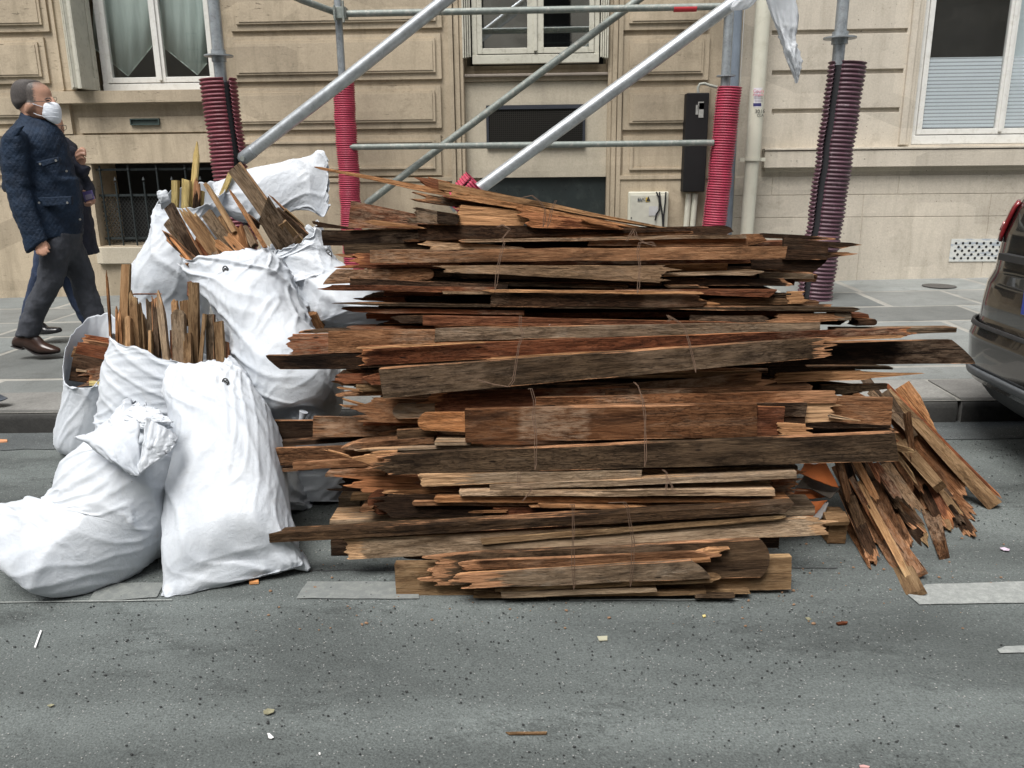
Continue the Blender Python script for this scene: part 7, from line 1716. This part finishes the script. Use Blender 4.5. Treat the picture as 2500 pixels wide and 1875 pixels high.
# rounded toes of shoes cut by the picture's edge
def toe(k, x0, y0, x1, y1, Y, mat, label):
    sc_ = .22 * 2000 / Y
    o = body_loft([(k, [(x0 - sc_, y0 - sc_ * .12, x0 - sc_, y1, Y, Y, .036), (x0 - sc_ * .5, y0 - sc_ * .05, x0 - sc_ * .5, y1, Y, Y, .045), (x0 - 20, y0 + 4, x0 - 20, y1, Y, Y, .045), (x1 - 12, y0 + 14, x1 - 12, y1 - 1, Y, Y, .036), (x1, (y0 + y1) / 2 + 4, x1, (y0 + y1) / 2 + 6, Y, Y, .01)])], 'shoe', mat, None, 0)
    tag(o, label, 'shoe'); return o
toe(0, 4, 956, 17, 980, 4.40, simple('slate_shoe', (.05, .06, .075), .5), 'tip of a slate blue shoe on the kerb stone')
toe(0, 0, 1752, 8, 1806, 1.86, simple('pale_blue_shoe', (.17, .22, .26), .6), 'tip of a pale blue-grey shoe on the near asphalt')

# ------------------------------------------------------------------ litter and grit
def flake(name, k, pts, h, mat, label, cat, th=.002, curl=.0):
    b = [G(S(k, *p), h) for p in pts]; n = len(b); c = sum(b, Vector()) / n
    V = [tuple(p + Vector((0, 0, curl * (p - c).length))) for p in b] + [tuple(p + Vector((0, 0, th + curl * (p - c).length))) for p in b] + [tuple(c), tuple(c + Vector((0, 0, th)))]
    F = []
    for i in range(n): j = (i + 1) % n; F += [(i, j, n + j, n + i), (2 * n, j, i), (2 * n + 1, n + i, n + j)]
    o = mesh(name, V, F, mat); tag(o, label, cat); return o
M_white = simple('white_litter', (.75, .75, .74), .6); M_leaf = simple('dry_leaf', (.20, .19, .12), .8, var=.3, scale=60); M_chip = W['O']
CROP[14] = (0, 1100, 2.141); CROP[15] = (1500, 1300, 2.212)
flake('paper_straw', 14, [(179, 1032), (188, 1033), (219, 946), (212, 943)], .003, M_white, 'thin white stick lying on the asphalt at the left', 'straw', .004)
flake('paper_scrap', 14, [(1398, 1484), (1410, 1484), (1432, 1506), (1418, 1512), (1404, 1506)], .003, M_white, 'small white torn scrap on the near asphalt', 'paper', .001, .25)
flake('paper_scrap', 14, [(1665, 1583), (1674, 1580), (1676, 1590), (1668, 1592)], .003, M_white, 'tiny white crumb near the bottom edge of the road', 'paper')
flake('dry_leaf', 14, [(1376, 1370), (1400, 1356), (1436, 1362), (1432, 1376), (1400, 1386), (1380, 1384)], .003, M_leaf, 'brown curled leaf on the asphalt below the white scrap line', 'leaf', .001, .3)
flake('dry_leaf', 14, [(246, 1338), (270, 1328), (286, 1334), (262, 1344)], .003, M_leaf, 'pale forked leaf at the lower left of the road', 'leaf', .001, .3)
flake('cigarette_butt', 14, [(1302, 686), (1352, 684), (1353, 697), (1304, 700)], .003, simple('cigarette_orange', (.55, .25, .09), .7), 'orange cigarette butt in front of the tallest bag', 'cigarette butt', .008)
flake('cigarette_butt', 4, [(0, 1232), (46, 1234), (47, 1245), (0, 1250)], .003, simple('cigarette_tan', (.50, .24, .12), .7), 'tan cigarette butt in the gutter at the left', 'cigarette butt', .008)
flake('wood_chip', 4, [(366, 1290), (410, 1286), (413, 1297), (372, 1300)], .003, M_chip, 'orange wood chip beside the leftmost bag', 'wood chip', .004)
flake('wood_chip', 15, [(1196, 494), (1226, 486), (1260, 488), (1256, 496), (1210, 502)], .003, W['R'], 'reddish wood chip on the road right of the stack', 'wood chip', .005)
flake('wood_chip', 20, [(1092, 1583), (1182, 1582), (1180, 1587), (1100, 1588)], .003, W['N'], 'long thin wood sliver near the bottom of the road', 'wood chip', .003)
flake('wood_chip', 15, [(474, 450), (490, 446), (494, 456), (480, 460)], .003, simple('yellow_chip', (.55, .45, .18), .7), 'small yellow chip before the bottom stack', 'wood chip', .003)
flake('sweet_wrapper', 15, [(2080, 92), (2104, 88), (2134, 98), (2130, 106), (2100, 102)], .003, simple('wrapper', (.55, .45, .55), .4, var=.4, scale=60), 'small white and pink wrapper on the road at the right', 'wrapper', .002, .3)
flake('flat_pebble', 15, [(1030, 460), (1050, 458), (1064, 470), (1045, 476)], .003, M_leaf, 'flattened olive leaf right of the bottom stack', 'leaf', .001)
flake('paper_scrap', 15, [(1322, 1262), (1345, 1258), (1378, 1268), (1374, 1276), (1326, 1276)], .003, simple('pink_paper', (.45, .25, .24), .7), 'pink paper scrap at the bottom of the road', 'paper', .001, .2)
flake('stone_chip', 20, [(1290, 1376), (1312, 1375), (1312, 1384), (1294, 1385)], .003, simple('tan_stone', (.35, .34, .25), .8), 'pale round fleck on the road before the stack', 'stone chip', .003)
rg = random.Random(77)
def grit(name, n, box, smin, smax, mat, label, h=.003, cl=.0):
    V = []; F = []
    for _ in range(n):
        sx = rg.uniform(*box[0:2]); sy = rg.uniform(*box[2:4])
        x = rg.uniform(*box[0:2]); y = rg.uniform(*box[2:4])
        if cl and noise.noise(Vector((x * 1.1, y * 1.7, 5))) < rg.uniform(-.45, .25): continue
        r = smin + (smax - smin) * rg.random() ** 3; z = SLOPE * x + h
        a0 = rg.uniform(0, 6.28); st = rg.uniform(1, 1.6); base = len(V); m_ = 6
        for lv, (rr, zz) in enumerate(((1, .0), (.85, .7))):
            for i in range(m_):
                a = 6.28 * i / m_ + a0; q_ = rg.uniform(.75, 1.2); V.append((x + r * rr * q_ * math.cos(a) * st, y + r * rr * q_ * math.sin(a), z + r * zz * rg.uniform(.8, 1.2)))
        V.append((x, y, z + r * 1.1))
        for i in range(m_):
            j = (i + 1) % m_; F += [(base + i, base + j, base + m_ + j, base + m_ + i), (base + m_ + i, base + m_ + j, base + 2 * m_)]
    o = mesh(name, V, F, mat); tag(o, label, 'gravel', None, 'stuff'); return o
grit('gravel', 13000, (-2.4, 2.4, 1.25, 4.1), .0007, .0032, simple('dark_grit', (.020, .022, .022), .8, var=.4, scale=200), 'dark grit scattered over the asphalt', cl=1)
grit('gravel', 1500, (-2.4, 2.4, 1.25, 4.1), .0008, .0022, simple('pale_grit', (.30, .30, .28), .8, var=.3, scale=200), 'pale grit scattered over the asphalt')
grit('gravel', 260, (-1.0, 1.7, 2.25, 2.9), .001, .005, simple('wood_crumbs', (.20, .12, .07), .8, var=.4, scale=200), 'wood crumbs strewn around the foot of the stack')
